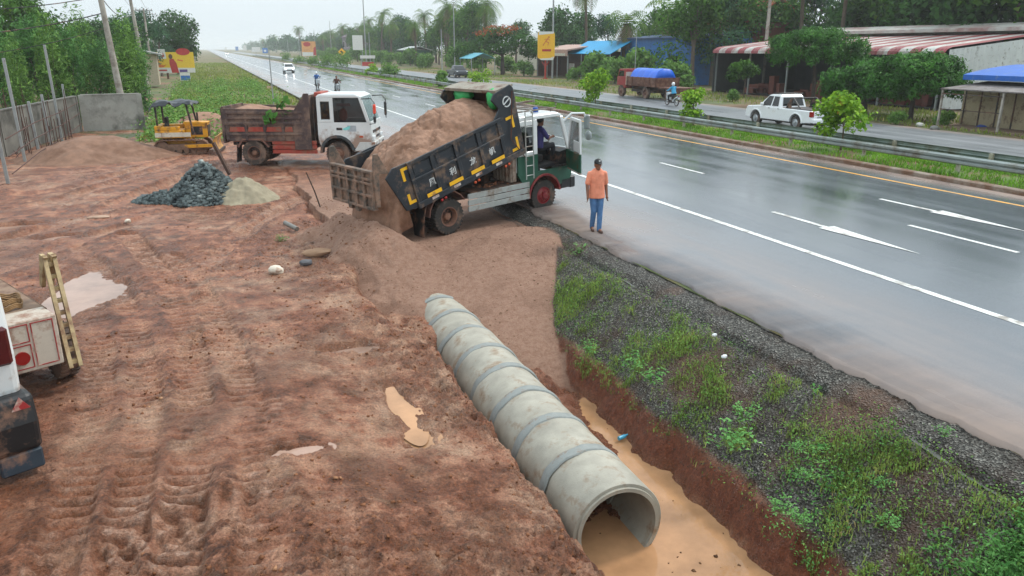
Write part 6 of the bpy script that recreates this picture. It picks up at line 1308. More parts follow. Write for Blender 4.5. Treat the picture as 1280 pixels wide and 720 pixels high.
house('hut',at_y(162,100)-2,100,3,4.6,3.4,.5,mat('buff wall','#a99c84',.8),mat('grey tin roof','#8e8d88',.5),'small buff hut behind the second concrete pole',cat='hut',hip=False,win=1)
house('kiosk',50,205,9,6,3.6,.8,mat('dark green sheet','#1f4a3c',.6,var=.15),mat('pale tin roof','#a7aba8',.5),'dark green sheet kiosk beyond the white signs',cat='kiosk',hip=False,win=0)
T=thing('awning',(38.2,116,0),'pale blue shop awning on posts left of the flame tree','awning')
b=MB(); b.prism([(0,2.5),(2,3.3),(4,2.5),(4,2.55),(2,3.38),(0,2.56)],'y',0,6); b.build('canopy',mat('pale turquoise canvas','#62a9b8',.6),T)
for x in (.1,3.9):
    for y in (.1,5.9): b=MB(); b.box(x-.05,x+.05,y-.05,y+.05,0,2.55); b.build('post',M_POST,T)
# signs and poles on the right
sx=44.; sy=at_x(682,sx)
T=thing('lightbox_sign',(sx,sy,0),'tall yellow shop sign with an orange running figure on a red stand','sign',rz=R(-18))
zb=2.5
b=MB(); b.prism([(-1.1,zb+.35),(-.6,zb),(1.0,zb),(1.25,zb+.45),(1.25,zb+3.3),(1.1,zb+3.75),(-.95,zb+3.75),(-1.1,zb+3.2)],'y',-.2,.2); bd=b.build('board',mat('sign yellow','#eeb320',.4,var=.06),T)
b=MB(); b.prism([(-.95,zb+3.3),(1.1,zb+3.5),(1.1,zb+3.75),(-.95,zb+3.75)],'y',-.215,-.2); b.prism([(-.9,zb+.2),(-.6,zb),(1.0,zb),(1.2,zb+.5),(.6,zb+.28)],'y',-.215,-.2); b.build('white_trim',M_BW,bd)
b=MB(); 
for a,c,w in (((-.4,zb+1.9),(.0,zb+2.5),.13),((.0,zb+2.5),(.35,zb+2.9),.16),((.0,zb+2.45),(.42,zb+2.3),.12),((.42,zb+2.3),(.25,zb+1.95),.1),((.1,zb+2.75),(-.2,zb+2.75),.08),((.3,zb+2.8),(.55,zb+2.6),.08)): b.bar((a[0],-.213,a[1]),(c[0],-.213,c[1]),w,.016,up=(0,1,0))
b.lathe([(.12,-.222),(.12,-.205)],(.42,0,zb+3.02),'y',12); b.build('running_figure',M_BO,bd)
b=MB(); b.box(-.5,.75,-.22,-.2,zb+1.15,zb+1.45); b.build('name_strip',M_BR,bd)
b=MB(); b.tube([(0,0,0),(0,0,zb)],.12,10); b.bar((-.5,0,zb-.2),(0,0,zb-.9),.1); b.bar((.5,0,zb-.2),(0,0,zb-.9),.1); b.box(-.3,.3,-.3,.3,0,.12); b.build('stand',mat('red sign stand','#a52f22',.5),T)
def rpole(px,x,h,r,label,rowbase=None,arms=(),z=0,m=None,name='lamp_pole',cat='pole'): return upole(x,at_x(px,x),h,r,label,arms,z=z,name=name,cat=cat,m=m or M_POST)
rpole(691,45.5,17,.14,'tall slim lamp pole beside the yellow sign')
rpole(957,52,13,.2,'concrete pole rising behind the striped shed roof',name='utility_pole',cat='utility pole',m=M_POLE)
rpole(457,38,19,.16,'tall white mast with a white panel near its foot')
rpole(795,40,6.,.05,'thin dark post in front of the bright blue shop')
for px,x,h,lab in ((552,42,7.5,'pale post left of the dark pickup'),(568,44,12,'white pole in front of the tallest palms'),(374,40,10,'grey pole left of the orange far billboard'),(394,42,11,'grey pole right of the orange far billboard'),(462,40,8,'brown post beside the tall white mast'),(360,46,9,'thin pole among the far trees'),(414,46,14,'pole in front of the mauve-roofed house')): rpole(px,x,h,.13,lab)
sx=37.6; sy=at_x(450,sx); signboard('sign_panel',sx-.6,sy-.4,3.6,2.6,3.6,'blank white panel hung on the tall white mast','sign',M_BW,[(1.1,.12)],M_POST,zg=0)
sx=36.5; sy=at_x(459,sx); signboard('sign_panel',sx,sy,1.7,3.6,.7,'long low white board over red stalls by the mast','sign',M_BW,[(-1.5,.15),(1.5,.15)],M_POST,[([(-1.4,.0),(1.4,.0),(1.4,.9),(-1.4,.9)],M_BR)],zg=0)
sx=36.; sy=at_x(386,sx); signboard('billboard',sx,sy,1.2,5.0,5.2,'orange and white far billboard on the right of the highway','billboard',mat('billboard peach','#d99a5a',.5,var=.2,vs=.8),[(-1.6,.2),(1.6,.2)],M_POST,[([(-2.4,1.3),(2.1,1.3),(2.1,2.6),(-2.4,2.7)],M_BW),(ell(-.6,5.4,1.3,.8),M_BR),([(1.4,1.6),(2.5,1.6),(2.5,4.6),(1.7,4.2)],M_BR)],zg=0)
sx=33.; sy=at_x(427,sx); T=thing('warning_sign',(sx,sy,0),'yellow diamond warning sign with a black arrow','traffic sign')
b=MB(); b.tube([(0,0,0),(0,0,3)],.05,8); b.build('post',M_POST,T)
b=MB(); b.prism([(0,2.1),(1.0,3.1),(0,4.1),(-1.0,3.1)],'y',-.03,0); bd=b.build('plate',mat('warning yellow','#f0b40f',.4,var=.03),T)
b=MB(); b.prism([(.1,2.6),(.28,2.6),(.28,3.2),(-.05,3.35),(-.05,3.55),(-.5,3.2),(-.05,2.9),(-.05,3.08),(.1,3.05)],'y',-.04,-.031); b.build('arrow',M_BLACK,bd)
for i,(px,x,w,h,m) in enumerate(((331,30,2.6,2.6,M_BB),(320,33,5.5,3.2,M_BW),(296,34,3,4,M_BB),(306,36,3,5,M_BW),(282,36,3,4,M_BW))):
    signboard('roadside_sign',x,at_x(px,x),1.5,w,h,('small blue far sign with a white mark','white far kiosk board left of the blue sign','blue far board among white ones','tall white far board','farthest pale board before the haze')[i],'sign',m,[(0,.15)],M_POST,[([(-.6,2.2),(.6,2.2),(.6,3.2),(-.6,3.2)],M_BW)] if i==0 else (),zg=0)
# ================================================================ vegetation
def leafquads(P,Nn,size,asp,rg,fold=.25,droop=None):
    """one folded four-cornered leaf per point"""
    n=len(P); Nn=Nn/np.linalg.norm(Nn,axis=1,keepdims=True)
    t=rg.normal(size=(n,3)); 
    if droop is not None: t=t*(1-droop)+np.array([0,0,-1.])*droop*2
    t-=Nn*(t*Nn).sum(1,keepdims=True); t/=np.linalg.norm(t,axis=1,keepdims=True)+1e-9
    s=np.cross(Nn,t); sz=size*rg.uniform(.6,1.35,n) if np.isscalar(size) else size
    L_=sz[:,None]*t; Wd=(sz*asp)[:,None]*s; f=(sz*fold)[:,None]*Nn
    V_=np.stack([P-L_*.5,P+Wd*.5+f*.5,P+L_*.5-f*.6,P-Wd*.5+f*.5],1).reshape(-1,3)
    return V_,np.arange(4*n,dtype=np.int32).reshape(-1,4)
def crown(name,blobs,n,size,m,rg,parent=None,asp=.6,up=.35,inner=.5,droop=None):
    bl=np.array(blobs,float); w=(bl[:,3]*bl[:,4]+bl[:,5]*bl[:,3]+bl[:,4]*bl[:,5]); k=rg.choice(len(bl),n,p=w/w.sum())
    d=rg.normal(size=(n,3)); d/=np.linalg.norm(d,axis=1,keepdims=True)
    lum=1+.22*np.sin(d[:,0]*5+k*1.7)*np.cos(d[:,1]*4+k)+.12*rg.normal(size=n)
    r=inner+(1.02-inner)*rg.uniform(0,1,n)**.55
    P=bl[k,:3]+d*bl[k,3:6]*(r*np.clip(lum,.6,1.35))[:,None]
    Nn=d*.7+np.array([0,0,up])+rg.normal(size=(n,3))*.55
    V_,F_=leafquads(P,Nn,size,asp,rg,droop=droop)
    return npmesh(name,V_,F_,m,parent=parent)
M_BARK=mat('bark','#5d5044',.9,var=.25,vs=4,bump=.4,bs=14)
M_BARKD=mat('dark bark','#3d342c',.9,var=.25,vs=4)
def treeproto(name,cat,h,blobs,n,size,m,rg,tr=.16,bark=None,asp=.6,up=.35,inner=.5,droop=None,loc=(0,0,0),trunkh=None):
    T=thing(name,loc,None,cat); b=MB(); th=trunkh or h*.55; bark=bark or M_BARK
    j=[Vector((rg.normal()*.03*h*f,rg.normal()*.03*h*f,th*f)) for f in (0,.35,.7,1)]; b.tube(j,[tr*1.25,tr,tr*.8,tr*.6],9)
    for k,bl in enumerate(blobs[:7]):
        a=j[2].lerp(j[3],(k%3)/3.); c=Vector(bl[:3]); mid=a.lerp(c,.5)+Vector((0,0,.06*h)); b.tube([a,mid,c],[tr*.5,tr*.33,tr*.14],6)
    b.build('trunk',bark,T,smooth=True)
    crown('crown',blobs,n,size,m,rg,T,asp,up,inner,droop); return T
rg=np.random.RandomState(11)
LM_D=leafmat('dark broadleaf','#142c12','#4a7638','#719a4c')
LM_M=leafmat('mid broadleaf','#1b3a12','#5f8c36','#8cb052')
LM_B=leafmat('blue-green broadleaf','#173222','#4c7a50','#72a06c')
LM_F=leafmat('feathery foliage','#1f4420','#6c9f54','#9cc274',vs=.8)
LM_U=leafmat('weeping fine foliage','#17380f','#4d8232','#76a64a',vs=1.1)
LM_Y=leafmat('yellow-green leaves','#4a7a1c','#98c038','#bb9a44',vs=2.)
LM_R=leafmat('flame tree leaves','#1c3a16','#4a7530','#5f8a3c')
LM_O=leafmat('orange blossom','#7c3a1c','#b5653a')
LM_G=leafmat('weed leaves','#3c642a','#7ea450','#a6c070',vs=2.)
LM_PG=leafmat('pale weed leaves','#3c7034','#78ac60','#a0c884',vs=3.)
LM_P=leafmat('palm fronds','#2c4c1a','#6c8c3a','#9a9a52',vs=.5)
LM_PD=leafmat('dry palm fronds','#6b5a42','#a08c70','#8a9050',vs=.6)
def blobset(rg,n,R_,z0,z1,r0,r1,flat=.8):
    out=[]
    for i in range(n):
        a=rg.uniform(0,6.28); f=rg.uniform(0,1); z=z0+(z1-z0)*f; q=R_*math.sqrt(rg.uniform(.05,1))*(1-.55*f*f); r=rg.uniform(r0,r1); out.append((q*math.cos(a),q*math.sin(a),z,r,r,r*flat))
    return out
def put(proto,x,y,z=0,s=1.,rz=None,label=None,group=None,sz=None):
    """first use moves the prototype itself, later uses copy it with its parts"""
    if proto.get('_used'): o=copy_tree(proto)
    else: o=proto; proto['_used']=1
    o.location=(x,y,z); o.scale=(s,s,sz or s); o.rotation_euler=(0,0,RNG.uniform(0,6.28) if rz is None else rz)
    for k in ('label','group'):
        if k in o: del o[k]
    if label: o['label']=label
    if group: o['group']=group
    PUT.append(o); return o
PUT=[]
T1=treeproto('broadleaf_tree','tree',10,blobset(rg,13,3.3,3.6,9.,1.5,2.3),4200,.42,LM_D,rg,.25)
T2=treeproto('broadleaf_tree','tree',11,blobset(rg,14,3.6,3.2,10.,1.3,2.2),4200,.42,LM_M,rg,.25)
T3=treeproto('broadleaf_tree','tree',12,blobset(rg,13,2.8,3.4,11.,1.3,2.0,1.),4200,.4,LM_B,rg,.22)
T4=treeproto('feathery_bush','bush',5,[(*p[:2],p[2],p[3]*.8,p[4]*.8,p[5]*1.3) for p in blobset(rg,13,1.25,.9,4.6,.6,1.,1.5)],3400,.34,LM_F,rg,.08,asp=.2,droop=.15,trunkh=2.4,inner=.7)
T4B=treeproto('feathery_bush','bush',5,[(*p[:2],p[2],p[3]*.7,p[4]*.7,p[5]*1.5) for p in blobset(rg,11,1.1,.8,4.9,.55,.9,1.6)],3000,.34,leafmat('yellow feathery foliage','#27481c','#84ad52','#b3cc80',vs=.8),rg,.08,asp=.2,droop=.1,trunkh=2.6,inner=.7)
T5=treeproto('small_bush','bush',2.,blobset(rg,9,.9,.5,1.6,.4,.7,.9),1300,.26,LM_G,rg,.06)
# palms
def palm(h,rg,dead=.2,fr=22,fl=3.4,lean=.04,thick=.2):
    T=thing('coconut_palm',(0,0,0),None,'palm tree'); b=MB(); n=10
    pts=[Vector((lean*h*(i/n)**2,0,h*i/n)) for i in range(n+1)]; b.tube(pts,[thick*1.35]+[thick]*(n-1)+[thick*.9],10); b.build('trunk',M_BARK,T,smooth=True)
    top_=pts[-1]
    def fronds(name,m,N,e0,e1,L_):
        Vs=[];o=0
        for i in range(N):
            a=i*2.4+rg.uniform(-.3,.3); el=rg.uniform(e0,e1); Ln=L_*rg.uniform(.8,1.15); p=np.array(top_); q=[p.copy()]; ang=el; S_=14
            for s in range(S_):
                ang-=.11*(1+.6*(s/S_))*(.6+.7*max(0,math.cos(ang))); ang=max(ang,-1.5); p=p+Ln/S_*np.array([math.cos(a)*math.cos(ang),math.sin(a)*math.cos(ang),math.sin(ang)]); q.append(p.copy())
            q=np.array(q); side=np.array([-math.sin(a),math.cos(a),0])
            for s in range(S_):
                d=(q[s+1]-q[s]); f=(s+.5)/S_; lw=Ln*.25*math.sin(math.pi*min(1,.12+f*.92))**.7
                Vs+=[q[s]+side*.02,q[s]-side*.02,q[s+1]-side*.015,q[s+1]+side*.015]
                for sg in (-1,1):
                    for hh in (0,):
                        c=q[s]+d*hh; dn=np.array([0,0,-1.])*rg.uniform(.35,.75)
                        tip=c+lw*(side*sg*.8+d/np.linalg.norm(d)*.45+dn*(.6+.5*f)); w=d*.2
                        Vs+=[c-w,c+w,tip+w*.3,tip-w*.3]
        V_=np.array(Vs); npmesh(name,V_,np.arange(len(V_)).reshape(-1,4),m,parent=T)
    fronds('green_fronds',LM_P,fr,-.35,1.35,fl)
    if dead: fronds('dead_fronds',LM_PD,int(fr*dead*.55)+3,-1.0,-.1,fl*.85)
    return T
PA=palm(7.5,rg,.25,26,3.6); PB=palm(6.2,rg,1.0,24,3.8,thick=.28); PC=palm(10,rg,.2,24,3.4,lean=.07,thick=.16)
# --- right side, near: shade trees before the shed
def umbrella(x,y,h,r,seed,label):
    rr=np.random.RandomState(seed); bl=[]
    for i in range(15):
        a=rr.uniform(0,6.28); q=r*math.sqrt(rr.uniform(0,1))*.8; bl.append((q*math.cos(a),q*math.sin(a),h-.55*(q/r)**2*1.9-.5,.95,.95,.5))
    for i in range(13):
        a=math.tau*i/13; bl.append((.86*r*math.cos(a),.86*r*math.sin(a),h-1.75+rr.uniform(-.25,.15),.55,.55,.75))
    bl+=[(q*math.cos(a),q*math.sin(a),h-1.5-.35*(q/r),1.1,1.1,.7) for q,a in ((0,0),(.45*r,.4),(.45*r,2.5),(.45*r,4.6))]
    T=treeproto('shade_tree','tree',h,bl,15000,.3,LM_U,rr,.13,M_BARKD,asp=.28,up=.9,inner=.5,droop=.3,trunkh=h-1.2); T.location=(x,y,0); T['label']=label; PUT.append(T)
umbrella(41.4,45.6,5.6,3.5,31,'tallest dome-shaped shade tree before the striped shed roof')
umbrella(39.6,38.8,3.55,2.8,32,'lower spreading shade tree in front of the shed, between two others')
umbrella(38.9,34.6,3.95,2.8,33,'weeping shade tree beside the pale corrugated side wall')
# median trees and shrubs
def median_tree(px,h,r,n,seed,label,x=23.4,red=False):
    rr=np.random.RandomState(seed); bl=blobset(rr,10,r*.75,h*.28,h*.9,r*.32,r*.5,.7)
    T=treeproto('median_sapling','small tree',h,bl,n,.2,LM_Y,rr,.035,asp=.62,up=.8,inner=.3); T.location=(x,at_x(px,x),.17); T['label']=label; PUT.append(T)
median_tree(1067,2.5,1.35,1500,41,'yellow-green sapling in the median, in front of the white pickup tail')
median_tree(873,1.9,.9,700,42,'slim pale sapling in the median left of the white pickup')
median_tree(747,2.6,1.25,1200,43,'bushy light green sapling in the median near the man')
median_tree(600,2.2,1.5,1100,44,'bright rounded shrub in the median above the tipping bed')
for i,(px,h,r,lab) in enumerate(((553,1.6,1.,'dark small shrub in the median left of the green tarpaulins'),(484,2.4,1.7,'full dark shrub in the median below the coconut palm'),(424,3.,2.6,'largest dark shrub of the median row under the warning sign'),(408,2.8,2.4,'middle dark shrub of the median row under the warning sign'),(392,2.6,2.2,'left dark shrub of the median row under the warning sign'),(464,1.5,1.3,'low ochre-tipped shrub in the median by the white panel'),(374,2.4,2.4,'far dark shrub in the median below the orange billboard'),(356,2.6,2.4,'farthest round shrub in the median'))):
    rr=np.random.RandomState(60+i); T=treeproto('median_shrub','shrub',h,blobset(rr,8,r*.6,h*.25,h*.8,r*.4,r*.55,.8),900,.3,LM_G if i!=5 else LM_Y,rr,.05); T.location=(23.4,at_x(px,23.4),.15); T['label']=lab; PUT.append(T)
# big trees on the right; (pixel, X, proto, scale, label)
def rput(px,x,pr,s,label,sz=None,group=None): return put(pr,x,at_x(px,x),0,s,None,label,group,sz)
rr=np.random.RandomState(71)
FT_=treeproto('flame_tree','tree',6,[(x*2.1,y*1.,z,1.6,1.5,.8) for x,y,z in ((-2.6,0,3.3),(-1.3,.4,4.3),(0,-.3,4.9),(1.2,.3,4.2),(2.5,0,3.5),(.5,-.8,3.4),(-.8,.6,3.3),(-2.2,-.6,2.6),(2.0,.5,2.8),(3.2,-.3,3.0),(-3.4,.2,2.7))],6500,.3,LM_R,rr,.22,M_BARKD,up=.8)
crown('blossom',[(x*2.1,y,z,1.3,1.2,.4) for x,y,z in ((-.6,-.1,5.5),(-1.5,.2,4.9),(.6,0,5.5),(.3,-.8,4.9))],520,.28,LM_O,rr,FT_,up=1.)
o=put(FT_,44.,at_x(628,44.),0,1.28,R(-60),'flame tree with orange blossom left of the yellow sign')
PALMS=[(520,48,PA,1.22,'coconut palm with drooping fronds standing alone, leftmost of the three big palms'),(560,52,PA,1.7,'tall coconut palm behind the white pole, middle of the three big palms'),(606,56,PA,1.7,'tall coconut palm above the flame tree, rightmost of the three big palms'),(780,52,PB,1.15,'palm with a skirt of hanging dead fronds before the blue shop'),(838,55,PB,1.35,'dry palm behind the red-tiled house, half brown'),(733,58,PC,1.3,'slender tall palm trunk behind the blue shop roof'),(1000,64,PC,1.25,'tall palm behind the shed ridge, left of its neighbour'),(1050,60,PC,1.2,'tall palm behind the shed ridge, near the middle of the roof'),(474,56,PB,1.0,'palm with brown fronds behind the green kiosk'),(345,60,PA,1.7,'far palm in the hazy tree line, right one of a pair'),(330,60,PA,1.6,'far palm in the hazy tree line, left one of a pair'),(540,66,PC,1.0,'thin palm behind the leftmost big palm'),(896,62,PA,1.3,'palm crown rising over the trees left of the shed')]
for px,x,pr,s,lab in PALMS: rput(px,x,pr,s,lab)
# broadleaf belt
belt=[(545,62,T1,1.0,'dark tree behind the pale two-storey house, left side'),(590,64,T2,1.05,'mid-green tree behind the middle palm'),(645,62,T1,1.0,'dark tree behind the flame tree'),(705,60,T1,1.15,'large dark tree behind the yellow sign and lamp pole'),(735,66,T1,1.1,'large dark tree right of the lamp pole'),(760,64,T3,.8,'blue-green tree behind the slender palm trunk'),(820,60,T2,.85,'leafy tree beside the red-tiled house'),(868,50,T2,.95,'bright tree at the left end of the striped shed'),(892,54,T3,1.0,'tall tree behind the left corner of the shed roof'),(925,60,T2,1.05,'mid-green tree behind the shed, left of the concrete pole'),(975,66,T2,1.0,'low tree seen between pole and shed ridge'),(1020,70,T3,1.1,'tree behind the middle of the shed ridge'),(1060,68,T1,1.25,'dark tree behind the shed ridge, left of centre'),(1100,66,T1,1.3,'dark tree behind the shed ridge, centre'),(1140,64,T2,1.3,'green tree behind the shed ridge, right of centre'),(1180,64,T1,1.35,'dark tree behind the right part of the shed roof'),(1225,62,T1,1.35,'dark tree behind the right end of the shed'),(1270,60,T2,1.35,'tree above the dark blue tiled roof'),(1310,62,T1,1.3,'tree at the right edge behind the cream house')]
for px,x,pr,s,lab in belt: rput(px,x,pr,s,lab)
for px,x,s,lab in ((770,46,1.6,'round bush before the bright blue shop wall'),(800,47,2.1,'large bush at the corner of the bright blue shop'),(745,46,1.9,'dark creeper bush under the blue awning'),(845,44,1.5,'bush at the rear of the old brown truck'),(720,45,.9,'clipped bush by the yellow sign pole'),(655,45,1.2,'low bush under the flame tree'),(500,45,1.6,'bush at the foot of the leftmost big palm'),(478,46,1.8,'bush beside the green kiosk'),(534,44,1.3,'bush under the drooping palm fronds')): rput(px,x,T5,s,lab)
rr=np.random.RandomState(72); ST=treeproto('broadleaf_tree','tree',3.2,blobset(rr,9,1.3,1.5,3.0,.5,.8,.7),1500,.26,LM_M,rr,.06,up=.7); ST.location=(43.5,at_x(935,43.5),0); ST['label']='small tree in front of the open shed, left of the pickup'; PUT.append(ST)
rr=np.random.RandomState(73); 
for k,(px,row,s) in enumerate(((1110,158,.4),(1170,160,.45),(905,128,.5),(1010,150,.4))):
    p=at(px,row,0); put(T5,p.x+1.2,p.y+.5,0,s,None,('low scrub under the dome-shaped shade trees','low scrub beside the plank stall','low scrub at the shed corner post','low scrub behind the white pickup')[k])
# middle distance belt, both sides
for i in range(34):
    y=150+i*9.5+RNG.uniform(-4,4); x=50+RNG.uniform(0,16)+i*.25; put((T1,T2,T3,T2)[i%4],x,y,0,RNG.uniform(.85,1.25),None,'leafy tree in the long tree line beyond the service road','trees of the long line on the right')
for i in range(12):
    y=175+i*26+RNG.uniform(-8,8); put((PA,PC)[i%2],50+RNG.uniform(0,10),y,0,RNG.uniform(1.1,1.5),None,'small palm rising out of the long tree line','palms of the long line on the right')
for i in range(16):
    y=120+i*16+RNG.uniform(-5,5); put(T5,43+RNG.uniform(0,4),y,0,RNG.uniform(1.5,2.4),None,'roadside bush at the foot of the long tree line','bushes of the long line on the right')
# left side
rr=np.random.RandomState(75); RT=treeproto('round_tree','tree',9.5,blobset(rr,16,3.3,3.0,8.2,1.4,2.1,.9),6500,.4,LM_D,rr,.3,inner=.6); put(RT,at_y(222,150)-.2,150,-.3,1.08,0,'big round dark tree behind the yellow billboard')
for i,(px,y,s,lab) in enumerate(((172,62,.95,'feathery bush just right of the mottled pole'),(158,56,.98,'feathery bush right behind the mottled pole'),(120,58,1.08,'feathery bush left of the mottled pole'),(100,60,1.0,'feathery bush behind the last fence posts'),(82,56,1.1,'feathery bush behind the tallest fence post'),(60,54,1.05,'feathery bush behind the second fence post'),(38,56,1.12,'feathery bush below the red timber house'),(14,52,.95,'feathery bush at the left edge of the picture'),(-20,54,1.1,'feathery bush just beyond the left edge'))): put((T4,T4B)[i%2],at_y(px,y),y,-.3,s*(.88,1.,.8,1.04,.92)[i%5],None,lab)
for i,(px,y,pr,s,lab) in enumerate(((28,74,T2,.78,'light green tree beside the red timber house'),(45,95,T3,.66,'blue-green tree left of the two left palms'),(100,100,T1,.76,'dark tree between the palms and the mottled pole'),(130,104,T1,.8,'dark tree behind the mottled pole'),(155,110,T1,.82,'dark tree between the two concrete poles'),(175,125,T3,.8,'blue-green tree behind the second concrete pole'),(-5,90,T1,.72,'dark tree at the left edge'),(-40,80,T2,.7,'tree beyond the left edge'),(198,140,T3,.7,'tree left of the round tree'),(182,150,T1,.5,'low dark tree behind the billboard'))): put(pr,at_y(px,y),y,-.3,s,None,lab)
for px,y,pr,s,lab in ((80,92,PA,.76,'feathery palm top, left one of the two left palms'),(112,105,PA,.86,'feathery palm top, right one of the two left palms'),(50,80,PC,.8,'dark palm crown behind the light green tree'),(12,84,PB,.8,'palm with dry fronds at the left edge')): put(pr,at_y(px,y),y,-.3,s,None,lab)
for i in range(22):
    y=185+i*16+RNG.uniform(-6,6); put((T1,T2,T3)[i%3],-16-RNG.uniform(0,22)-i*.4,y,-.3,RNG.uniform(.7,1.),None,'tree of the far left tree line behind the round tree','trees of the far left line')
for pr in (T4,T5): pass
# far woods: one hazy mass
rr=np.random.RandomState(81); Vs=[];Fs=[];o=0
for i in range(210):
    y=480+rr.uniform(0,1)**1.3*1100; side=1 if rr.uniform()<.72 else -1; x=(46+rr.uniform(0,60)+ (y-480)*.02) if side>0 else (-14-rr.uniform(0,90))
    h=rr.uniform(8,15); n=170; d=rr.normal(size=(n,3)); d/=np.linalg.norm(d,axis=1,keepdims=True); P=np.array([x,y,h*.55])+d*np.array([5,5,h*.45])*rr.uniform(.5,1.05,(n,1))
    v,f=leafquads(P,d+rr.normal(size=(n,3))*.5,1.5,.7,rr); Vs.append(v); Fs.append(f+o); o+=len(v)
far=npmesh('far_wood',np.concatenate(Vs),np.concatenate(Fs),LM_B); tag(far,'hazy woods along both sides of the road at the horizon','wood',kind='stuff')
# ---------------------------------------------------------------- grass and weeds
def blades(P,h,w,rg,m,name,label,lean=.5,cat='grass'):
    n=len(P); a=rg.uniform(0,6.28,n); l=rg.uniform(.1,1,n)*lean; hh=h*rg.uniform(.5,1.3,n); ww=w*rg.uniform(.6,1.3,n)
    d=np.stack([np.cos(a),np.sin(a),np.zeros(n)],-1); s=np.stack([-np.sin(a),np.cos(a),np.zeros(n)],-1); z=np.array([0,0,1.])
    mid=P+z*(hh*.6)[:,None]+d*(hh*l*.3)[:,None]; tip=P+z*(hh*(1-.35*l))[:,None]+d*(hh*l*.9)[:,None]
    V_=np.stack([P-s*ww[:,None]*.5,P+s*ww[:,None]*.5,mid+s*ww[:,None]*.4,tip,mid-s*ww[:,None]*.4],1).reshape(-1,3)
    i=5*np.arange(n)[:,None]; F_=np.concatenate([np.concatenate([i,i+1,i+2,i+4],1)],0); T_=np.concatenate([i+4,i+2,i+3,i+3],1)
    me=bpy.data.meshes.new(name); tri=np.concatenate([i+4,i+2,i+3],1)
    me.vertices.add(len(V_)); me.vertices.foreach_set('co',V_.astype(np.float32).ravel())
    li=np.concatenate([F_.ravel(),tri.ravel()]).astype(np.int32); me.loops.add(len(li)); me.loops.foreach_set('vertex_index',li)
    st=np.concatenate([np.arange(0,4*n,4),4*n+np.arange(0,3*n,3)]).astype(np.int32); me.polygons.add(2*n); me.polygons.foreach_set('loop_start',st)
    me.update(calc_edges=True); me.validate(); me.materials.append(m); o=bpy.data.objects.new(name,me); COL.objects.link(o)
    return tag(o,label,cat,kind='stuff') if label else o
GM_E=leafmat('embankment grass','#5c7236','#9fb25c','#c2b078',vs=2.5)
GM_M=leafmat('median grass','#4c7a20','#8cba40','#b2c458',vs=.8)
GM_V=leafmat('verge grass','#54682a','#98a54c','#b5aa68',vs=.5)
rr=np.random.RandomState(91)
def emb_points(n,dens,y1=16.5):
    y=3.3+(y1-3.3)*rr.uniform(0,1,n)**1.15; er=edge_r(y); x=er-.14+rr.uniform(0,1,n)**.95*(7.15-er+.14)
    z,mk=height(x,y); k=(dens(x,y)>rr.uniform(0,1,n))&(mk['sand']<.3); return np.stack([x[k],y[k],z[k]],-1)
def dgrass(x,y):
    er=edge_r(y); t=(x-er)/(7.3-er); b=sst(.5,.74,.5+.55*fbm(x*.9,y*.9,401,4)+.35*fbm(x*2.7,y*2.7,402,3)); return np.clip(b*sst(1.02,.6,t)+.5*sst(.16,.0,np.abs(t-.04))*b+.05,0,1)
P=emb_points(84000,lambda x,y:dgrass(x,y)*(.28+.5*sst(-.1,.3,fbm(x*4,y*4,405,3)))); blades(P,.075,.011,rr,GM_E,'embankment_grass','short wispy grass over the dark gravel bank',.9)
# creeping leafy weeds
def leafy(P,k,spread,size,m,name,label,rr,asp=.6,par=None,hz_=.12,cat='weeds'):
    n=len(P); Q=np.repeat(P,k,0)+rr.normal(size=(n*k,3))*np.array([spread,spread,0]); Q[:,2]+=np.abs(rr.normal(size=n*k))*hz_+.02
    v,f=leafquads(Q,rr.normal(size=(n*k,3))*.45+np.array([0,-.15,1.]),size,asp,rr); o=npmesh(name,v,f,m,parent=par)
    return tag(o,label,cat,kind='stuff') if label else o
P=emb_points(9000,lambda x,y:dgrass(x,y)*.42+.03); leafy(P,7,.06,.03,LM_G,'creeping_weeds','small-leaved green creeping weeds on the gravel bank',rr)
P=emb_points(6000,lambda x,y:sst(.62,.8,.5+.6*fbm(x*.7+5,y*.7,411,3))*.35); leafy(P,9,.07,.042,LM_PG,'pale_weeds','pale ferny weeds patching the gravel bank',rr,.45)
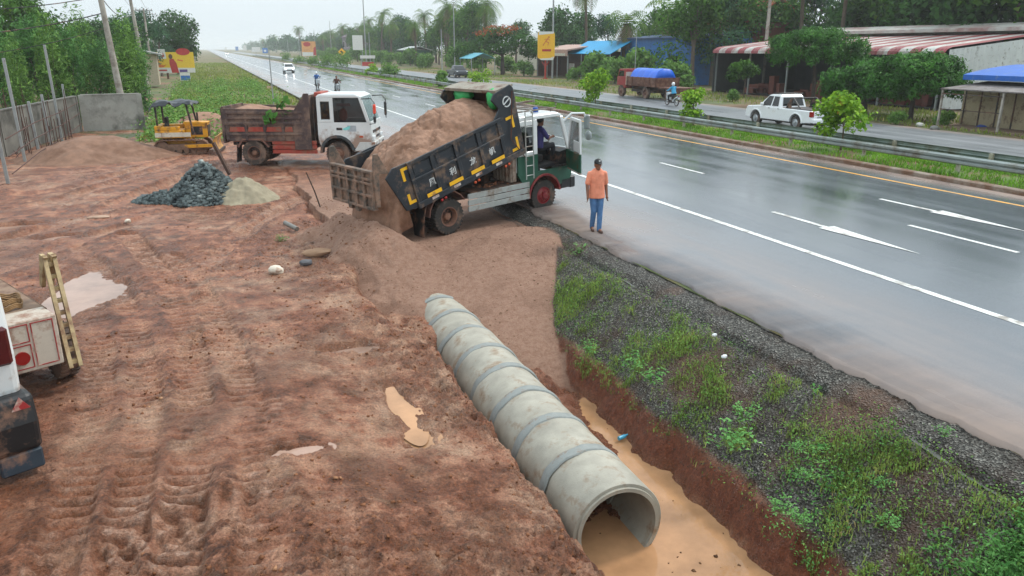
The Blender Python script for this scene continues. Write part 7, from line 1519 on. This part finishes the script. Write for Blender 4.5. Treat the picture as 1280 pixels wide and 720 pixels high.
# the thick ferny patch at the lower right corner
n=2400; x=rr.uniform(6.2,8.4,n); y=rr.uniform(3.1,4.6,n); k=(fbm(x*1.3,y*1.3,421,3)*.6+sst(4.5,3.6,y-.1*(x-6.5))+rr.uniform(-.2,.2,n)>.5); x,y=x[k],y[k]; xx=np.clip(x,0,7.45); z=height(xx,np.maximum(y,3.05))[0]
leafy(np.stack([x,y,z],-1),12,.07,.05,LM_PG,'ferny_undergrowth','thick bright ferny undergrowth in the lower right corner',rr,.4,hz_=.17)
leafy(np.stack([x,y,z],-1)[::3],8,.06,.06,LM_G,'ferny_undergrowth','darker leaves under the thick ferny growth in the corner',rr,.4,hz_=.1)
def weed(px,py,label,kind,s=1.,seed=0):
    s*=.78
    p=at(px,py,-.6)
    for _ in range(4): p=at(px,py,hz(min(p.x,7.55),max(p.y,3.05)))
    r2=np.random.RandomState(seed); T=thing('weed',tuple(p),label,'weed plant'); V_=[];st=MB()
    if kind=='big':       # few stems with broad paired pale leaves
        for q in range(4):
            a=r2.uniform(0,6.28); tip=Vector((.18*math.cos(a),.18*math.sin(a),.42))*s*r2.uniform(.7,1.1); st.tube([(0,0,0),tip*.5+Vector((0,0,.05)),tip],[.008*s,.007*s,.004*s],5)
            for j in range(7):
                f=.2+.8*j/6; c=np.array(tip)*f; 
                for sg in (-1,1):
                    b_=a+sg*1.4+j*1.57; d=np.array([math.cos(b_),math.sin(b_),.55]); d/=np.linalg.norm(d); V_.append((c+d*.06*s*(1.2-f*.5),np.cross(d,[-math.sin(b_),math.cos(b_),0])*1.,d,.12*s*(1.2-f*.5)))
    elif kind=='vine':
        pts=[Vector((.0,.0,.05)),Vector((.22,-.06,.07)),Vector((.5,-.1,.06)),Vector((.78,-.02,.08))]; pts=[q*s for q in pts]; st.tube(pts,.006*s,5)
        for j in range(60):
            f=j/59*3; i=min(int(f),2); c=np.array(pts[i].lerp(pts[i+1],f-i))+r2.normal(size=3)*[.03,.03,.01]; b_=r2.uniform(0,6.28); d=np.array([math.cos(b_),math.sin(b_),.4]); d/=np.linalg.norm(d); V_.append((c+d*.04*s,None,d,.075*s))
    else:
        for j in range(70):
            a=r2.uniform(0,6.28); e=r2.uniform(.25,1.3); L_=r2.uniform(.1,.3)*s; c=np.array([math.cos(a)*math.cos(e),math.sin(a)*math.cos(e),math.sin(e)])*L_
            if j%5==0: st.tube([(0,0,0),tuple(c)],[.005*s,.003*s],4)
            b_=r2.uniform(0,6.28); d=np.array([math.cos(b_),math.sin(b_),.2]); d/=np.linalg.norm(d); V_.append((c,None,d,.06*s))
    st.build('stem',mat('green stem','#5b7a3a',.6),T)
    Ps=np.array([v[0] for v in V_]); D=np.array([v[2] for v in V_]); S_=np.array([v[3] for v in V_]); sd=np.cross(D,[0,0,1.]); sd/=np.linalg.norm(sd,axis=1,keepdims=True); up_=np.cross(sd,D)
    q=np.stack([Ps-D*S_[:,None]*.5,Ps+sd*S_[:,None]*.3+up_*.01,Ps+D*S_[:,None]*.5,Ps-sd*S_[:,None]*.3+up_*.01],1).reshape(-1,3)
    npmesh('leaves',q,np.arange(len(q)).reshape(-1,4),LM_PG,parent=T); return T
for a in ((1028,515,'pale broad-leaved weed standing tallest on the bank','big',1.1,1),(1015,565,'long trailing vine of pale leaves across the bank','vine',1.,2),(915,560,'dense leafy weed at the ditch brink, largest one','bush',1.5,3),(930,525,'leafy weed just above the largest brink weed','bush',1.2,4),(995,565,'small pale weed left of the trailing vine','bush',.8,5),(1008,600,'small weed beneath the trailing vine','bush',.7,6),(1100,610,'upright weed right of the pink earth mound','bush',.8,7),(1000,655,'leaning weed on the brink left of the pink earth mound','bush',.8,8),(975,640,'feathery weed hanging over the red ditch wall','bush',.9,9),(815,478,'pale ferny weed halfway along the ditch brink','bush',1.3,10),(790,460,'pale ferny weed farther along the ditch brink','bush',1.1,11),(845,378,'low frond-like weed lying on bare gravel','vine',.42,12),(725,320,'bright clump of leaves near the road edge by the sand','bush',1.4,13),(700,330,'small leaf clump where sand meets grass','bush',1.0,14),(940,460,'yellow-green weed in the middle of the bank','bush',.9,15),(735,440,'round weed clump low on the far bank','bush',1.0,16),(1180,545,'solitary small weed near the broken asphalt','bush',.6,17),(1110,660,'yellowing weed beside the thick ferny patch','bush',.8,18),(1150,620,'low green weed uphill of the ferny patch','bush',.8,19),(352,302,'single yellow-green grass tuft on the clay bank','bush',.9,20)): weed(*a)
# loose stones on the bank, clods on the clay
n=9000; P=emb_points(n,lambda x,y:.55+0*x); stones(len(P),P,rr.uniform(.005,.014,len(P)),rr,leafmat('roadside stone shades','#26231f','#6b665e','#a8a298',0.,3.),'roadside_gravel'); tag(bpy.data.objects['roadside_gravel'],'loose dark roadside stones on the bank','gravel',kind='stuff')
n=12000; x=rr.uniform(-4.3,3.4,n); y=3.6+20*rr.uniform(0,1,n)**1.7; z,mk=height(x,y); k=(fbm(x*.7,y*.7,431,3)+.5*sst(.6,2.2,x)+rr.uniform(-.25,.25,n)>.1)&(mk['wet']<.2); P=np.stack([x,y,z],-1)[k]
stones(len(P),P,.005+.026*rr.uniform(0,1,len(P))**3.2,rr,leafmat('clay clod shades','#64402b','#875b41','#ad8464',0.,1.2),'clay_crumbs'); tag(bpy.data.objects['clay_crumbs'],'crumbs and clods of clay strewn over the churned ground','clay crumbs',kind='stuff')
n=1400; x=rr.uniform(2.6,7.4,n); y=rr.uniform(12.6,18,n); z,mk=height(x,y); k=mk['sand']>.6; P=np.stack([x,y,z],-1)[k]; stones(len(P),P,.006+.02*rr.uniform(0,1,len(P))**4,rr,leafmat('sand lump shades','#6f5443','#93735f','#a58a75',0.,2.),'sand_lumps'); tag(bpy.data.objects['sand_lumps'],'small lumps in the tipped sand','sand lumps',kind='stuff')
# median grass
n=90000; y=8+170*rr.uniform(0,1,n)**2.1; x=rr.uniform(22.0,24.85,n); z=np.interp(x,[21.97,23,24.4,24.9],[.13,.2,.16,.1]); k=(fbm(x*.8,y*.35,441,3)+rr.uniform(-.4,.5,n)>-.12); P=np.stack([x,y,z],-1)[k]; blades(P,.15,.03,rr,GM_M,'median_grass','bright green grass of the median under the guard rails',.8)
# left verge: grass and rank weeds
n=34000; y=37+220*rr.uniform(0,1,n)**1.9; x=-4.+11.2*rr.uniform(0,1,n); k=(x>-3.4+0*y)&~((y<46)&(x<3.4)&(y<41+0*x))&(fbm(x*.5,y*.25,452,3)+rr.uniform(-.4,.6,n)>-.1); P=np.stack([x,y,-.27+0*x],-1)[k]; blades(P,.3,.07,rr,GM_V,'verge_grass','rough green grass of the verge left of the highway',.8)
n=900; y=40+70*rr.uniform(0,1,n)**1.5; x=-3.5+9.*rr.uniform(0,1,n); k=(fbm(x*.35,y*.2,451,3)+.25*sst(60,44,y)-.1*sst(3,7,x)>.12); P=np.stack([x,y,-.2+0*x],-1)[k]; leafy(P,30,.36,.17,LM_G,'verge_weeds','rank leafy weeds on the verge behind the parked truck',rr,.7,hz_=.4)
# right shoulder grass
n=26000; y=16+150*rr.uniform(0,1,n)**1.7; x=35.5+10.5*rr.uniform(0,1,n); k=(fbm(x*.25,y*.12,461,3)+rr.uniform(-.3,.3,n)>.0)&~((x>36.7)&(y<31.5)); P=np.stack([x,y,0*x],-1)[k]; blades(P,.22,.05,rr,GM_V,'shoulder_grass','patchy grass between the service road and the buildings',.8)
bpy.data.objects['shoulder_grass']['label']='patchy grass between the service road and the buildings'
# litter by the stall
for i,(px,row,s,m,l) in enumerate(((1230,160,(.5,.3,.12),mat('blue sheet scrap','#1f4fa5',.4),'blue plastic scrap on the ground before the plank stall'),(1168,162,(.3,.22,.14),mat('grey sack','#6f6e6a',.85),'grey sack under the weeping shade tree'),(1150,158,(.26,.2,.14),mat('pale sack','#b5b3ad',.8),'pale sack left of the grey one'),(998,152,(.5,.3,.2),mat('pale sack','#b5b3ad',.8),'pale bundle in the grass before the shed'))):
    p=at(px,row,0); crumple('scrap',(0,0,0),s,m,Matrix.Translation((p.x,p.y,s[2]*.5)),90+i,l,'scrap',14)
# ---------------------------------------------------------------- haze
hb=MB(); hb.box(-1520,1520,-220,2420,-3.5,22.)
hm=bpy.data.materials.new('haze'); hm.use_nodes=True; hn=hm.node_tree.nodes; hn.clear(); ho=hn.new('ShaderNodeOutputMaterial'); hv=hn.new('ShaderNodeVolumePrincipled')
hv.inputs['Color'].default_value=(.965,.985,1,1); hv.inputs['Density'].default_value=.0004; hv.inputs['Anisotropy'].default_value=.2
hm.node_tree.links.new(hv.outputs[0],ho.inputs['Volume']); h_=hb.build('haze',hm); tag(h_,'pale rainy haze over the road','haze',kind='stuff')

# leafy branch thrown over the side of the parked truck
r3=np.random.RandomState(5); T=thing('leafy_branch',tuple(BTM@Vector((1.0,-1.12,2.05))),'broad-leaved green branch lying over the side of the parked truck bed','branch'); b=MB()
V_=[]
for q in range(6):
    a=r3.uniform(0,6.28); tip=np.array([.5*math.cos(a),-.15+.25*math.sin(a),r3.uniform(-.45,.45)]); b.tube([(0,0,0),tuple(tip*.6+np.array([0,-.05,.1])),tuple(tip)],.012,5)
    for j in range(5): V_.append(tip*(.4+.6*j/4)+r3.normal(size=3)*.06)
b.build('stem',M_WOOD,T); v,f=leafquads(np.array(V_),r3.normal(size=(len(V_),3))*.5+np.array([0,-.8,.5]),.3,.75,r3); npmesh('leaves',v,f,leafmat('broad branch leaves','#1f4a1c','#5a8c3c','#a8b070',vs=2.),parent=T)

r4=np.random.RandomState(8); n=260; y=r4.uniform(3.6,12,n); x=r4.uniform(3.7,5.75,n); zf=height(x,y,False); k=(zf<WATER_Z-.01)&(fbm(x*1.5,y*1.5,471,3)+r4.uniform(-.3,.3,n)>.1)
stones(int(k.sum()),np.stack([x,y,0*x+WATER_Z],-1)[k],.004+.03*r4.uniform(0,1,int(k.sum()))**2.5,r4,leafmat('drifting bits shades','#3a2416','#7a5a40','#b89a78',0.,2.),'floating_bits'); tag(bpy.data.objects['floating_bits'],'mud crumbs and bits drifting on the ditch water','debris',kind='stuff')
